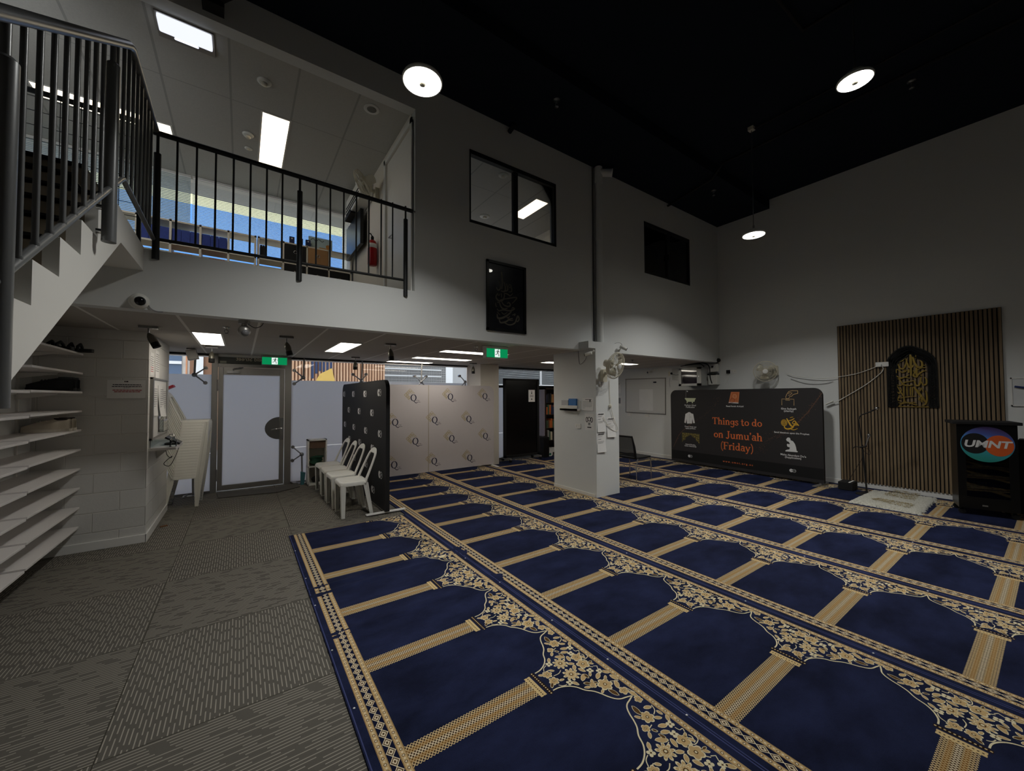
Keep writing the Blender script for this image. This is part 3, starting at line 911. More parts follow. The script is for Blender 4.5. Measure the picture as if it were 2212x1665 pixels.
def pile_mat(name, c1, c2, big=2.2):
    m = bpy.data.materials.new(name)
    n, l = nt(m)
    b = n['Principled BSDF']
    b.inputs['Roughness'].default_value = .9; b.inputs['Specular IOR Level'].default_value = .12
    b.inputs['Sheen Weight'].default_value = .25; b.inputs['Sheen Roughness'].default_value = .4
    b.inputs['Sheen Tint'].default_value = lin(c2)
    tc = n.new('ShaderNodeTexCoord')
    mp = n.new('ShaderNodeMapping'); mp.inputs['Scale'].default_value = (1, 1.7, 1)
    l.new(tc.outputs['Object'], mp.inputs[0])
    a = n.new('ShaderNodeTexNoise'); a.inputs['Scale'].default_value = big; a.inputs['Detail'].default_value = 7; a.inputs['Roughness'].default_value = .65
    l.new(mp.outputs[0], a.inputs['Vector'])
    f = n.new('ShaderNodeTexNoise'); f.inputs['Scale'].default_value = 500
    l.new(tc.outputs['Object'], f.inputs['Vector'])
    ad = n.new('ShaderNodeMath'); ad.operation = 'MULTIPLY_ADD'
    l.new(f.outputs['Fac'], ad.inputs[0]); ad.inputs[1].default_value = .35; l.new(a.outputs['Fac'], ad.inputs[2])
    rp = n.new('ShaderNodeValToRGB')
    rp.color_ramp.elements[0].position = .5; rp.color_ramp.elements[1].position = .88
    rp.color_ramp.elements[0].color = lin(c1); rp.color_ramp.elements[1].color = lin(c2)
    l.new(ad.outputs[0], rp.inputs[0]); l.new(rp.outputs[0], b.inputs['Base Color'])
    bp = n.new('ShaderNodeBump'); bp.inputs['Strength'].default_value = .35; bp.inputs['Distance'].default_value = .004
    l.new(f.outputs['Fac'], bp.inputs['Height']); l.new(bp.outputs[0], b.inputs['Normal'])
    return m

RUG_MATS = [pile_mat('navy_pile', '#0e1329', '#232a4b'), pat_mat('woven_beads', 'bead'), pat_mat('woven_diamonds', 'diamond'), pat_mat('woven_lattice', 'lattice'),
            pat_mat('woven_cap', 'cap'), pat_mat('woven_dark_beads', 'dark'), mat('gold_pile', '#bfa273', .95, var=.2, scale=60, spec=.1), mat('cream_pile', '#ddd2b0', .95, var=.12, scale=90, spec=.1),
            mat('brown_pile', '#5a4226', .95, var=.2, scale=60, spec=.1), mat('seam_highlight', '#3a4272', .9, var=.1)]

def unit_shapes():
    """(layer, material, polygon) of one mat"""
    S = []
    R = random.Random(4)
    def rosette(u, v, r, n, z, m, depth=.28, a0=0):
        k = n * 4
        S.append((z, m, [(u + r * (1 - depth + depth * abs(math.cos(n * (2 * PI * i / k) / 2))) * math.cos(2 * PI * i / k + a0), v + r * (1 - depth + depth * abs(math.cos(n * (2 * PI * i / k) / 2))) * math.sin(2 * PI * i / k + a0)) for i in range(k)]))
    def leaf(u0, v0, u1, v1, wd, z, m, grow=0):
        d = Vector((u1 - u0, v1 - v0)); L = d.length; d.normalize(); q = Vector((-d.y, d.x))
        a = Vector((u0, v0)) - d * grow; L += 2 * grow
        prof = [(0, .15), (.2, .75), (.45, 1), (.7, .8), (.88, .4), (1, 0)]
        pts = [a + d * L * t + q * (wd * w + grow * .8) for t, w in prof] + [a + d * L * t - q * (wd * w * .8 + grow * .8) for t, w in reversed(prof[:-1])]
        S.append((z, m, [(p.x, p.y) for p in pts]))
    for (u, v, r, n) in FLOWERS:
        dp = .45 if n == 9 else .28
        rosette(u, v, r * 1.1, n, 2, 7, dp, u * 9); rosette(u, v, r * .92, n, 3, 6, dp, u * 9)
        if n == 9:
            rosette(u, v, r * .62, 9, 4, 7, .4, u * 9); rosette(u, v, r * .52, 9, 5, 6, .4, u * 9)
        rosette(u, v, r * .27, 6, 6, 8, .1); rosette(u, v, r * .15, 5, 7, 7, .1)
    for (u, v) in BERRIES:
        for k in range(4):
            a = PI / 4 + k * PI / 2
            uu, vv = u + .0115 * math.cos(a), v + .0115 * math.sin(a)
            S.append((3, 7, [(uu + .0085 * math.cos(t * PI / 4), vv + .0085 * math.sin(t * PI / 4)) for t in range(8)]))
        S.append((4, 8, [(u + .004 * math.cos(t * PI / 3), v + .004 * math.sin(t * PI / 3)) for t in range(6)]))
    for i, (a, b_, c, d) in enumerate(LEAVES):
        L = math.hypot(c - a, d - b_)
        w = min(.013, L * .26)
        leaf(a, b_, c, d, w, 2, 7, .0028); leaf(a, b_, c, d, w, 3, 6 if i % 5 else 8)
    def strip(pts, w, z, m):
        P = [Vector(p) for p in pts]
        for i in range(len(P) - 1):
            t0 = (P[min(i + 1, len(P) - 1)] - P[max(i - 1, 0)]).normalized(); t1 = (P[min(i + 2, len(P) - 1)] - P[i]).normalized()
            q0, q1 = Vector((-t0.y, t0.x)) * w / 2, Vector((-t1.y, t1.x)) * w / 2
            S.append((z, m, [tuple(P[i] - q0), tuple(P[i + 1] - q1), tuple(P[i + 1] + q1), tuple(P[i] + q0)]))
    for s_ in STEMS:
        strip([tuple(p) for p in spline(s_, 4)], .0042, 1, 7)
    out = spline(ARCH, 4)
    strip([(p[0], p[1]) for p in out], .0068, 8, 7); strip([(p[0], -p[1]) for p in out], .0068, 8, 7)
    return S
UNIT = unit_shapes()

def ridge(x, y):
    if x > 1.72: return 0.0
    e = min(1, max(0, (x - .45) * 6)) * min(1, max(0, (1.55 - x) * 3))
    e = max(e, .35)
    h = .014 * math.exp(-((y - 3.385 - .05 * (x - .9)) / .026) ** 2) + .011 * math.exp(-((y - 3.27 - .06 * (x - .9)) / .03) ** 2) + .006 * math.exp(-((y - 2.62 - .05 * x) / .05) ** 2)
    return h * e

def rug(x0, x1, ya, yb, label):
    v, f, mi, uv = [], [], [], []
    def vert(x, y, h): v.append((x, y, .011 + h + ridge(x, y)))
    def quad(pts, m, h, uvs):
        o = len(v)
        for p in pts: vert(p[0], p[1], h)
        f.append(list(range(o, o + len(pts)))); mi.append(m); uv.extend(uvs)
    # body: a grid on top with turned-down edges
    nx = 14
    ny = int((yb - ya) / .035)
    g0 = len(v)
    for j in range(ny + 1):
        for i in range(nx + 1):
            vert(x0 + (x1 - x0) * i / nx, ya + (yb - ya) * j / ny, 0)
    for j in range(ny):
        for i in range(nx):
            a = g0 + j * (nx + 1) + i
            f.append([a, a + 1, a + nx + 2, a + nx + 1]); mi.append(0); uv.extend([(0, 0)] * 4)
    rim = [g0 + i for i in range(nx + 1)] + [g0 + j * (nx + 1) + nx for j in range(1, ny + 1)] + [g0 + ny * (nx + 1) + i for i in range(nx - 1, -1, -1)] + [g0 + j * (nx + 1) for j in range(ny - 1, 0, -1)]
    o = len(v)
    for k in rim: v.append((v[k][0], v[k][1], .001))
    for k in range(len(rim)):
        k2 = (k + 1) % len(rim)
        f.append([o + k, o + k2, rim[k2], rim[k]]); mi.append(0); uv.extend([(0, 0)] * 4)
    # borders along the whole row; seam highlights painted as pale blue lines
    wu = 1.285
    for (ua, ub, m) in ((.0445, .0735, 1), (.0735, .1195, 2), (.1195, .149, 1), (1.205, 1.238, 1), (.006, .011, 9), (wu - .009, wu - .003, 9)):
        y = ya + .004
        ca = (ua + ub) / 2
        while y < yb - .005:
            y2 = min(y + .045, yb - .004)
            quad([(x0 + ua, y), (x0 + ub, y), (x0 + ub, y2), (x0 + ua, y2)], m, .0003, [(ua - ca, y), (ub - ca, y), (ub - ca, y2), (ua - ca, y2)])
            y = y2
    k0, k1 = math.floor((ya - V0) / PERIOD) - 1, math.ceil((yb - V0) / PERIOD) + 1
    def clip(pts):
        for lim, s in ((ya + .004, 1), (yb - .004, -1)):
            if all(s * (p[1] - lim) >= 0 for p in pts): continue
            q = []
            for i in range(len(pts)):
                a, c = pts[i - 1], pts[i]
                ia, ic = s * (a[1] - lim) >= 0, s * (c[1] - lim) >= 0
                if ia != ic:
                    t = (lim - a[1]) / (c[1] - a[1])
                    q.append((a[0] + (c[0] - a[0]) * t, lim))
                if ic: q.append(c)
            pts = q
            if len(pts) < 3: return None
        return pts
    for k in range(k0, k1 + 1):
        yc = V0 + PERIOD * k
        if yc < ya - .5 or yc > yb + .5: continue
        for (ua, ub, hv, m) in ((.149, .798, .0565, 3), (.798, .833, .073, 4), (.845, .8655, .086, 5)):
            n = 8 if m == 3 else 1
            for i in range(n):
                a, c = ua + (ub - ua) * i / n, ua + (ub - ua) * (i + 1) / n
                p = clip([(x0 + a, yc - hv), (x0 + c, yc - hv), (x0 + c, yc + hv), (x0 + a, yc + hv)])
                if p:
                    cu = 0 if m == 3 else (ua + ub) / 2
                    quad(p, m, .0003, [(q[0] - x0 - cu, q[1] - yc) for q in p])
        for (z, m, pts) in UNIT:
            p = clip([(x0 + q[0], yc + q[1]) for q in pts])
            if p: quad(p, m, .0003 + .00012 * z, [(0, 0)] * len(p))
    me = bpy.data.meshes.new('prayer_rug')
    me.from_pydata(v, [], f)
    for x in RUG_MATS: me.materials.append(x)
    me.polygons.foreach_set('material_index', mi)
    ul = me.uv_layers.new(name='pattern')
    ul.data.foreach_set('uv', np.array(uv, dtype=np.float32).ravel())
    me.update()
    ob = bpy.data.objects.new('prayer_rug', me)
    C.objects.link(ob)
    tag(ob, label, 'rug', 'prayer rug rows')
YB = V0 + PERIOD * 9
for (xa, xb, yb, lb) in ((.436, 1.719, 4.805, 'navy and gold prayer rug nearest the grey carpet, shorter, wrinkled row'), (1.720, 3.004, YB, 'second navy and gold prayer rug row from the grey carpet'),
                         (3.006, 4.285, YB, 'third prayer rug row from the grey carpet, against the white pillar'), (4.287, 5.552, YB, 'fourth prayer rug row, its edge beside the white pillar'),
                         (5.556, 6.838, YB, 'prayer rug row second from the slatted wall, under the mesh chair'), (6.842, 8.222, YB, 'prayer rug row along the slatted wall, under the lectern')):
    rug(xa, xb, -2.0, yb, lb)
# white pins along the seams
m_pin = mat('white_pin', '#e8e8ea', .4)
b = MB()
R = random.Random(3)
for (x, y) in ((1.712, 1.51), (1.716, 1.04), (1.706, 1.98), (1.711, 2.62), (1.706, 3.19), (3.0, 1.35), (3.0, 2.4), (3.005, 3.3), (4.27, .62), (4.27, 1.4), (.46, 1.98), (.455, 2.5), (.45, 3.1), (.452, 3.6), (.447, 4.3), (2.995, .66), (5.55, .9)):
    b = MB(); b.sphere((0, 0, 0), .006, 8, 0, None, (1, 1, .5)); o = b.build('carpet_pin', m_pin)
    o.location = (x, y, .0125)
    tag(o, 'tiny white pin head in a rug seam', 'pin', 'rug seam pins')


# ---------------------------------------------------------------- lamps
def pendant(label, x, y, z, ztop, r=.135):
    t = thing('pendant_lamp', label, 'lamp', (x, y, z), 0, 'round pendant lamps')
    b = MB(); b.lathe([(.03, .075), (.07, .07), (.085, .03), (r, .022), (r + .006, .01), (r + .006, -.006), (r - .002, -.006)], 32, 0, Matrix.Translation((x, y, z))); b.build('housing', m_white_pl, t)
    b = MB(); b.lathe([(.028, 0), (r - .004, 0), (r - .004, -.004), (.028, -.004)], 36, 0, Matrix.Translation((x, y, z - .004)), False); b.build('led_disc', m_pendant, t)
    b = MB(); b.lathe([(.026, .0), (.022, -.02), (.012, -.026)], 16, 0, Matrix.Translation((x, y, z - .006))); b.build('sensor', m_cream_pl, t)
    b = MB(); b.tube([(x, y, z + .07), (x, y, z + .13)], .012, 10); b.build('hook', m_steel, t)
    b = MB(); b.cyl((x, y, z + .12), (x, y, ztop), .006, 8); b.build('suspension', m_steel, t)
    b = MB(); b.box(x - .035, y - .035, ztop - .05, x + .035, y + .035, ztop - .002); b.build('ceiling_mount', m_cream_pl, t)
    la_ = bpy.data.lights.new('pendant_beam', 'AREA'); la_.shape = 'DISK'; la_.size = 2 * r - .02; la_.energy = PENDANT_W; la_.spread = math.radians(130); la_.color = (1, .99, .95)
    lo = bpy.data.objects.new('pendant_beam', la_); C.objects.link(lo); lo.parent = t; lo.location = (0, 0, -.034)
pendant('glowing round pendant lamp hanging nearest the right wall', 5.79, 2.40, 3.718, 5.24)
pendant('glowing round pendant lamp in front of the upper balcony', 1.03, 2.56, 3.74, 5.24)
pendant('glowing round pendant lamp hanging nearest the viewer over the rugs', 4.42, .985, 4.28, 5.24, .125)
# the wide reflectors throw their light downwards only: each lamp's own beam
def panel(name, label, x0, y0, x1, y1, z, m, group, frame=.018):
    t = thing(name, label, 'ceiling light', ((x0 + x1) / 2, (y0 + y1) / 2, z), 0, group)
    b = MB()
    b.box(x0 - frame, y0 - frame, z - .006, x1 + frame, y0, z - .001); b.box(x0 - frame, y1, z - .006, x1 + frame, y1 + frame, z - .001)
    b.box(x0 - frame, y0, z - .006, x0, y1, z - .001); b.box(x1, y0, z - .006, x1 + frame, y1, z - .001)
    b.build('frame', m_trim, t)
    b = MB(); b.box(x0, y0, z - .004, x1, y1, z - .001); b.build('diffuser', m, t)
PZ = 2.19
for lb, q in (('lit ceiling panel under the balcony nearest the stacked chairs', (-.43, 5.235, -.19, 6.375)), ('lit ceiling panel between the exit sign and the black banner', (1.03, 5.235, 1.28, 6.385)),
              ('long lit ceiling panel left of the hanging exit sign', (2.49, 5.25, 3.62, 5.50)), ('long lit ceiling panel over the white banner', (2.49, 6.41, 3.58, 6.67)),
              ('long lit ceiling panel nearest the street glass', (2.33, 7.36, 3.2, 7.62)), ('lit ceiling panel left of the white pillar', (5.05, 5.9, 6.2, 6.17)), ('lit ceiling panel over the mesh chair', (6.0, 5.33, 7.15, 5.59))):
    panel('ceiling_panel_light', lb, *q, PZ, m_panel, 'lit panels in the lower ceiling')
for lb, q in (('warm lit panel in the balcony ceiling, brightest one', (.163, 5.15, .429, 6.28)), ('lit panel of the balcony ceiling beside the stair rail', (-.875, 6.05, -.735, 6.26)), ('long lit panel seen through the stair bars', (-1.82, 6.0, -.99, 6.24))):
    panel('ceiling_panel_light', lb, *q, 4.75, m_mezpanel, 'lit panels in the balcony ceiling')
panel('ceiling_panel_light', 'lit panel inside the room behind the larger upper window', 3.95, 4.9, 4.2, 5.6, 4.75, m_mezpanel, 'lit panels in the upper rooms')
panel('ceiling_panel_light', 'lit panel inside the room behind the smaller upper window', (7.297,5.251,4.75)[0] - .1, (7.297,5.251,4.75)[1], (7.54,5.185,4.75)[0], (7.54,5.185,4.75)[1] + .5, 4.75, m_mezpanel, 'lit panels in the upper rooms')
# surface-mounted emergency light on the balcony ceiling
t = thing('emergency_light', 'boxy emergency light with a bright lens on the balcony ceiling', 'light', (-.43, 4.42, 4.75))
b = MB(); b.box(-.64, 4.275, 4.735, -.24, 4.56, 4.749); b.build('base_frame', m_alu, t)
b = MB(); b.prism(rrect(-.625, 4.285, -.255, 4.47, .015), 4.715, 4.735); b.build('diffuser', lamp_mat('dim_lens', '#eef2ff', 1.1), t)
b = MB(); b.prism(rrect(-.53, 4.50, -.36, 4.52, .009), 4.728, 4.7355); b.build('indicator_strip', lamp_mat('led_strip', '#dfe6ff', 2.2), t)

def spot(label, x, y, dx, dy, z=2.19):
    t = thing('ceiling_spotlight', label, 'spotlight', (x, y, z), 0, 'small ceiling spotlights')
    b = MB(); b.box(x - .07, y - .03, z - .025, x + .07, y + .03, z - .001); b.build('base', m_steel, t, bevel=.003)
    b = MB(); b.cyl((x, y, z - .025), (x, y, z - .075), .007, 8); b.build('arm', m_steel, t)
    d = Vector((dx, dy, -1)).normalized()
    a = Vector((x, y, z - .07))
    b = MB(); b.tube([a, a + d * .03, a + d * .06, a + d * .10], [.010, .026, .033, .034], 16); b.build('lamp_head', mat('smoked_glass', '#6d6a60', .2, .2), t)
    b = MB(); b.tube([a + d * .10, a + d * .15], [.034, .034], 16); b.build('shade', m_blackmat, t)
spot('ceiling spotlight by the corner of the block wall', -.738, 5.04, .5, -.1)
spot('ceiling spotlight left of the door above the door head', -.333, 6.62, .0, -.15)
spot('dark ceiling spotlight right of the round white camera', .414, 5.04, .25, .05)
spot('ceiling spotlight over the black banner, near the street glass', 1.62, 7.05, -.02, 0)
spot('ceiling spotlight in front of the patterned banners, second from the white pillar', 1.583, 5.01, .08, -.1)
spot('ceiling spotlight beside the rear pillar at the white banner', 3.95, 7.03, 0, 0)
t = thing('ceiling_spotlight', 'white square spotlight head tilted before the street glass', 'spotlight', (-.587, 7.0, 2.19), 0, 'small ceiling spotlights')
b = MB(); b.box(-.63, 6.97, 2.17, -.54, 7.03, 2.189); b.build('base', m_steel, t)
b = MB(); b.box(-.06, -.05, -.14, .06, .05, 0, 0, Matrix.Translation((-.585, 7.0, 2.165)) @ Matrix.Rotation(-.25, 4, 'Y')); b.build('lamp_head', m_alu, t, bevel=.006)

# exit signs
m_exit = lamp_mat('exit_green', '#0c9a5c', .75)
m_exitw = lamp_mat('exit_white', '#e8f5f0', 1.0)
def runner(b, M, s, z0, z1, m):
    P = lambda L: [(x * s, y * s) for x, y in L]
    b.prism(P(ell(.16, .86, .085, .085, 14)), z0, z1, m, M)
    b.ribbon(P([(.12, .72), (.0, .35)]), .2 * s, z0, z1, m, M)
    b.ribbon(P([(.14, .70), (.32, .52), (.55, .50)]), .075 * s, z0, z1, m, M)
    b.ribbon(P([(.10, .70), (-.18, .66), (-.34, .42)]), .075 * s, z0, z1, m, M)
    b.ribbon(P([(.02, .38), (.22, .12), (.30, -.28)]), .1 * s, z0, z1, m, M)
    b.ribbon(P([(-.0, .38), (-.10, .08), (-.44, .02)]), .1 * s, z0, z1, m, M)
def exit_sign(label, x0, x1, z0, z1, y, d, rz=0):
    t = thing('exit_sign', label, 'sign', ((x0 + x1) / 2, y, z1), rz, 'green exit signs')
    b = MB(); b.box(x0, y, z0 - .01, x1, y + d, z1); b.box(x0 - .004, y - .004, z1 - .035, x1 + .004, y + d, z1); b.build('housing', m_white_pl if d > .06 else m_alu, t, bevel=.003)
    zt = z1 - .038
    b = MB(); b.box(x0 + .008, y - .005, z0, x1 - .008, y - .001, zt); b.build('green_face', m_exit, t)
    cx = (x0 + x1) / 2
    w = (zt - z0) * .36
    b = MB(); b.box(cx - w, y - .008, z0 + .004, cx + w, y - .005, zt - .004); f = b.build('doorway_symbol', m_exitw, t)
    b = MB(); runner(b, plane_xz(y - .008, cx, z0 + (zt - z0) * .32), (zt - z0) * .66, 0, .002, 0); b.build('running_figure', mat('sign_dark_green', '#0b5238', .6), f)
exit_sign('green running-man exit sign above the glass door', .262, .626, 2.03, 2.186, 7.4, .03)
exit_sign('green running-man exit sign hanging at the ceiling edge before the white banner', 2.70, 3.055, 2.03, 2.186, 4.45, .09)

# sprinklers and detectors
def sprinkler(label, x, y, z, g, m=None, s=1):
    t = thing('sprinkler', label, 'sprinkler', (x, y, z), 0, g)
    b = MB(); b.lathe([(.03 * s, -.001), (.032 * s, -.006), (.012 * s, -.01), (.010 * s, -.03), (.014 * s, -.034)], 16, 0, Matrix.Translation((x, y, z))); b.build('escutcheon', m or m_chrome, t)
    b = MB()
    for k in (-1, 1): b.tube([(x + .012 * k * s, y, z - .03), (x + .016 * k * s, y, z - .05 * s), (x, y, z - .066 * s)], .003, 6)
    b.lathe([(.018 * s, -.066 * s), (.018 * s, -.069 * s)], 12, 0, Matrix.Translation((x, y, z))); b.build('deflector', m or m_steel, t)
sprinkler('ceiling sprinkler beside the round white camera under the balcony', -.127, 4.695, PZ, 'lower ceiling sprinklers')
sprinkler('ceiling sprinkler behind the hanging exit sign', (2.661,4.647,2.19)[0], (2.661,4.647,2.19)[1], PZ, 'lower ceiling sprinklers')
sprinkler('ceiling sprinkler near the wall fan of the white pillar', (6.185,4.756,2.19)[0], (6.185,4.756,2.19)[1], PZ, 'lower ceiling sprinklers')
for lb, (x, y, z) in (('black ceiling sprinkler above the larger upper window', (3.07, 3.41, 5.065)), ('black ceiling sprinkler above the smaller upper window', (6.7, 3.40, 5.065)), ('black ceiling sprinkler near the right wall beyond the lamps', (6.51, .94, 5.24))):
    sprinkler(lb, x, y, z, 'dark ceiling sprinklers', m_steel, 1.3)
def disc(name, label, cat, x, y, z, r, g, h=.02, m=None, ring=True):
    t = thing(name, label, cat, (x, y, z), 0, g)
    b = MB(); b.lathe([(r, -.001), (r, -h * .4), (r * .8, -h), (r * .5, -h * 1.05)], 24, 0, Matrix.Translation((x, y, z))); b.build('cover', m or m_white_pl, t)
    b = MB(); b.lathe([(r * .42, -h), (r * .42, -h * 1.9), (r * .25, -h * 2.2)], 18, 0, Matrix.Translation((x, y, z))); b.build('sensor_head', m_cream_pl if not m else m_trim, t)
disc('smoke_detector', 'flat white detector on the lower ceiling above the white banner', 'detector', 2.75, 5.957, PZ, .06, None, .012)
disc('smoke_detector', 'round detector with a tiny lit dot near the balcony bulkhead', 'detector', .157, 4.64, 4.75, .065, 'balcony ceiling detectors')
disc('smoke_detector', 'white smoke detector left of the warm lit panel', 'detector', .032, 5.70, 4.75, .06, 'balcony ceiling detectors', .026)
disc('smoke_detector', 'small flat detector below the white smoke detector', 'detector', .041, 6.03, 4.75, .045, 'balcony ceiling detectors', .01)
t = thing('ceiling_speaker', 'round grey ceiling speaker on the balcony ceiling', 'speaker', (1.169, 4.40, 4.75))
b = MB(); b.lathe([(.085, -.001), (.085, -.008), (.075, -.01)], 28, 0, Matrix.Translation((1.169, 4.40, 4.75))); b.build('rim', m_trim, t)
b = MB(); b.lathe([(.073, -.008), (.03, -.012), (.01, -.012)], 28, 0, Matrix.Translation((1.169, 4.40, 4.75))); b.build('grille', mat('speaker_grille', '#7d7d7a', .7), t)
disc('smoke_detector', 'round detector on the ceiling inside the larger upper window', 'detector', (3.117,4.643,4.75)[0], (3.117,4.643,4.75)[1], 4.75, .07, 'detectors of the upper room')
disc('smoke_detector', 'flat detector low in the larger upper window', 'detector', (3.565,5.915,4.75)[0], (3.565,5.915,4.75)[1], 4.75, .09, 'detectors of the upper room', .016)
# dark pipework on the hall ceiling
def pipe(label, pts, r=.016, name='ceiling_pipe'):
    b = MB(); b.tube(pts, r, 8); tag(b.build(name, m_blackmat), label, 'pipe', 'dark ceiling pipes')
pipe('dark ceiling pipe running to the back wall near the corner', [(6.2, -2, 5.17), (6.2, 3.0, 5.17), (6.2, 3.16, 5.0), (6.45, 4.124, 5.02)], .02)
pipe('dark pipe stub over the larger upper window', [(2.87, 4.0, 5.03), (2.87, 4.124, 5.0)], .03)
pipe('dark pipe along the ceiling between the pendant lamps', [(5.80, -2, 5.2), (5.80, 2.36, 5.2)], .012)
pipe('dark bent pipe at the top edge of the view', [(3.6, 1.45, 5.2), (4.62, 1.42, 5.2), (4.70, .4, 5.2)], .018)
b = MB(); b.box(-.31, 4.0, 4.80, -.16, 4.12, 4.95); b.cyl((-.2, 4.05, 4.9), (-.12, 3.9, 4.86), .04); tag(b.build('black_floodlight', m_blackmat), 'small black fitting fixed high above the balcony opening', 'light fitting')


# ---------------------------------------------------------------- street outside
b = MB(); b.box(-30, 7.9, -.15, 40, 60, -.02); struct(b, 'ground_street', mat('pavement', '#a9a6a0', .9, bump=.1))
YO = 14.0
def facade(name, label, x0, x1, z1, m, parts=()):
    t = thing(name, label, 'building', ((x0 + x1) / 2, YO, 0))
    b = MB(); b.box(x0, YO, -.02, x1, YO + 4, z1); b.build('wall', m, t)
    for nm, (a, za, c, zc), d, mm in parts:
        b = MB(); b.box(a, YO - d, za, c, YO, zc); b.build(nm, mm, t)
    return t
m_br = mat('pale_render', '#cfcac0', .8)
m_bluegl = mat('street_window_glass', '#5f6f85', .15, .2)
m_orange = mat('orange_brick', '#c98b62', .8)
def ox(px): return px
X = {k: v for k, v in (('a', (-1.647,14.0,2.618)[0]), ('b', (-1.357,14.0,2.634)[0]), ('c', (-1.269,14.0,2.639)[0]), ('d', (-1.189,14.0,2.643)[0]), ('e', (-1.049,14.0,2.651)[0]), ('f', (-0.885,14.0,2.66)[0]), ('g', (4.207,14.0,2.607)[0]), ('h', (1.85,14.0,2.51)[0]), ('i', (2.402,14.0,2.533)[0]), ('j', (6.606,14.0,2.707)[0]), ('k', (7.644,14.0,2.75)[0]))}
facade('street_building', 'white rendered building with sash windows, left across the street', -14, X['d'], 3.6, m_br,
       [('window', (X['a'] - 1.2, 1.2, X['b'], 2.42, ), .03, m_bluegl), ('window', (X['a'] - 1.2, 2.5, X['b'], 3.3), .03, m_bluegl), ('brick_pier', (X['c'], 0, X['d'] - .05, 3.4), .05, m_orange), ('sill', (X['a'] - 1.2, 2.42, X['b'], 2.5), .08, m_trim)])
m_slat = wood_mat('street_timber', '#b98a68', '#dcb795', 2, 6)
tb = facade('street_building', 'timber-slatted building with dark artwork, opposite the glass door', X['d'], X['g'], 3.6, mat('timber_backing', '#8e6a52', .8))
b = MB()
x = X['d'] + .5
while x < X['g'] - .05:
    b.box(x, YO - .06, 0, x + .055, YO, 3.6); x += .095
b.build('timber_slats', m_slat, tb)
b = MB(); b.box(X['e'], YO - .09, 0, X['f'], YO - .05, 3.6); b.build('white_post', m_trim, tb)
b = MB()
x, k = X['h'], 0
R = random.Random(8)
while x < X['i']:
    b.box(x, YO - .075, 2.1 + .25 * abs(math.sin(k * .7)), x + .07, YO - .06, 3.2); x += .11; k += 1
b.build('dark_artwork', mat('ink_blue', '#33405f', .7), tb)
b = MB(); b.prism([(X['h'] - .1, 1.6), (X['i'] + .25, 1.6), (X['i'] + .05, 2.45), (X['h'] + .25, 2.25)], .08, .10, 0, plane_xz(YO)); b.build('yellow_artwork', mat('artwork_yellow', '#e0b860', .7), tb)
gb = facade('street_building', 'grey car park with wire mesh front, right across the street', X['g'], X['j'], 3.6, mat('car_park_dark', '#55524f', .8))
b = MB()
for k in range(60): b.box(X['g'] + k * (X['j'] - X['g'] - .02) / 59, YO - .04, 1.4, X['g'] + k * (X['j'] - X['g'] - .02) / 59 + .02, YO - .03, 3.4)
for k in range(24): b.box(X['g'], YO - .045, 1.4 + k * .09, X['j'] - .01, YO - .03, 1.42 + k * .09)
b.build('wire_mesh', mat('galvanised', '#9a9894', .5, .4), gb)
b = MB()
for z in (2.25, 2.5): b.box(X['g'], YO - .06, z, X['g'] + 2.2, YO - .05, z + .035)
b.build('rail', m_trim, gb)
facade('street_building', 'pale building with white posts beyond the car park', X['j'], 18, 3.6, mat('pale_grey_render', '#a9a8a5', .8),
       [('white_post', (X['j'], 0, X['j'] + .3, 3.6), .05, m_trim), ('white_post', (X['j'] + 1.3, 0, X['j'] + 1.4, 3.6), .05, m_trim), ('grey_pier', (X['k'], 0, X['k'] + .6, 3.6), .1, mat('grey_pier', '#7f7c78', .8))])
# a taller building further back, seen through the upper blinds
t = thing('street_building', 'tall cream building with a blue glass band, seen through the balcony blinds', 'building', (0, 19, 0))
b = MB(); b.box(-14, 19, 0, 9, 23, 14); b.build('wall', mat('cream_cladding', '#d9d6a8', .8), t)
b = MB(); b.box(-14, 18.95, 5.2, 9, 19, 8.9); b.build('glass_band', mat('blue_glass_band', '#4e86c4', .2), t)
b = MB(); b.box(-14, 18.9, 9.4, 9, 19, 9.9); b.build('trim_band', mat('grey_band', '#8b9199', .6), t)


# ---------------------------------------------------------------- slatted wall panel, arch, framed calligraphy
t = thing('slat_wall_panel', 'brown timber slat panel mounted on the right wall', 'wall panel', (8.22, 1.3, .085))
b = MB(); b.box(8.226, .435, .088, 8.239, 2.157, 2.65); b.build('felt_backing', m_blackmat, t)
m_oak = wood_mat('brown_oak', '#6b5a45', '#8d7a60', 2, 10)
b = MB()
for k in range(43):
    y = .437 + k * .0401
    b.box(8.209, y, .088, 8.226, y + .0262, 2.65)
b.build('slats', m_oak, t)

PX = 8.205
M_ = plane_yz(PX, 0)
def yzp(L): return [(-p[0], p[1]) for p in L]          # (y, z) -> local (a, b)
m_gold = mat('brushed_gold', '#c2a659', .3, 1, var=.06)
t = thing('wall_art_arch', 'black lattice arch with golden calligraphy on the slatted panel', 'wall art', (PX, 1.29, 1.31))
oc = spline([(1.548,1.312),(1.545,1.656),(1.538,1.978),(1.52,2.07),(1.446,2.164),(1.369,2.212),(1.29,2.221),(1.204,2.181),(1.111,2.111),(1.049,2.024),(1.029,1.909),(1.026,1.641),(1.025,1.309)], 4)
ic = spline([(1.445,1.314),(1.442,1.653),(1.442,1.901),(1.425,1.985),(1.373,2.03),(1.333,2.069),(1.292,2.107),(1.245,2.054),(1.179,2.007),(1.129,1.956),(1.112,1.88),(1.113,1.644),(1.111,1.314)], 4)
O_, I_ = yzp(oc), yzp(ic)
b = MB()
b.ribbon(O_, .018, 0, .014, 0, M_); b.ribbon(I_, .016, 0, .014, 0, M_)
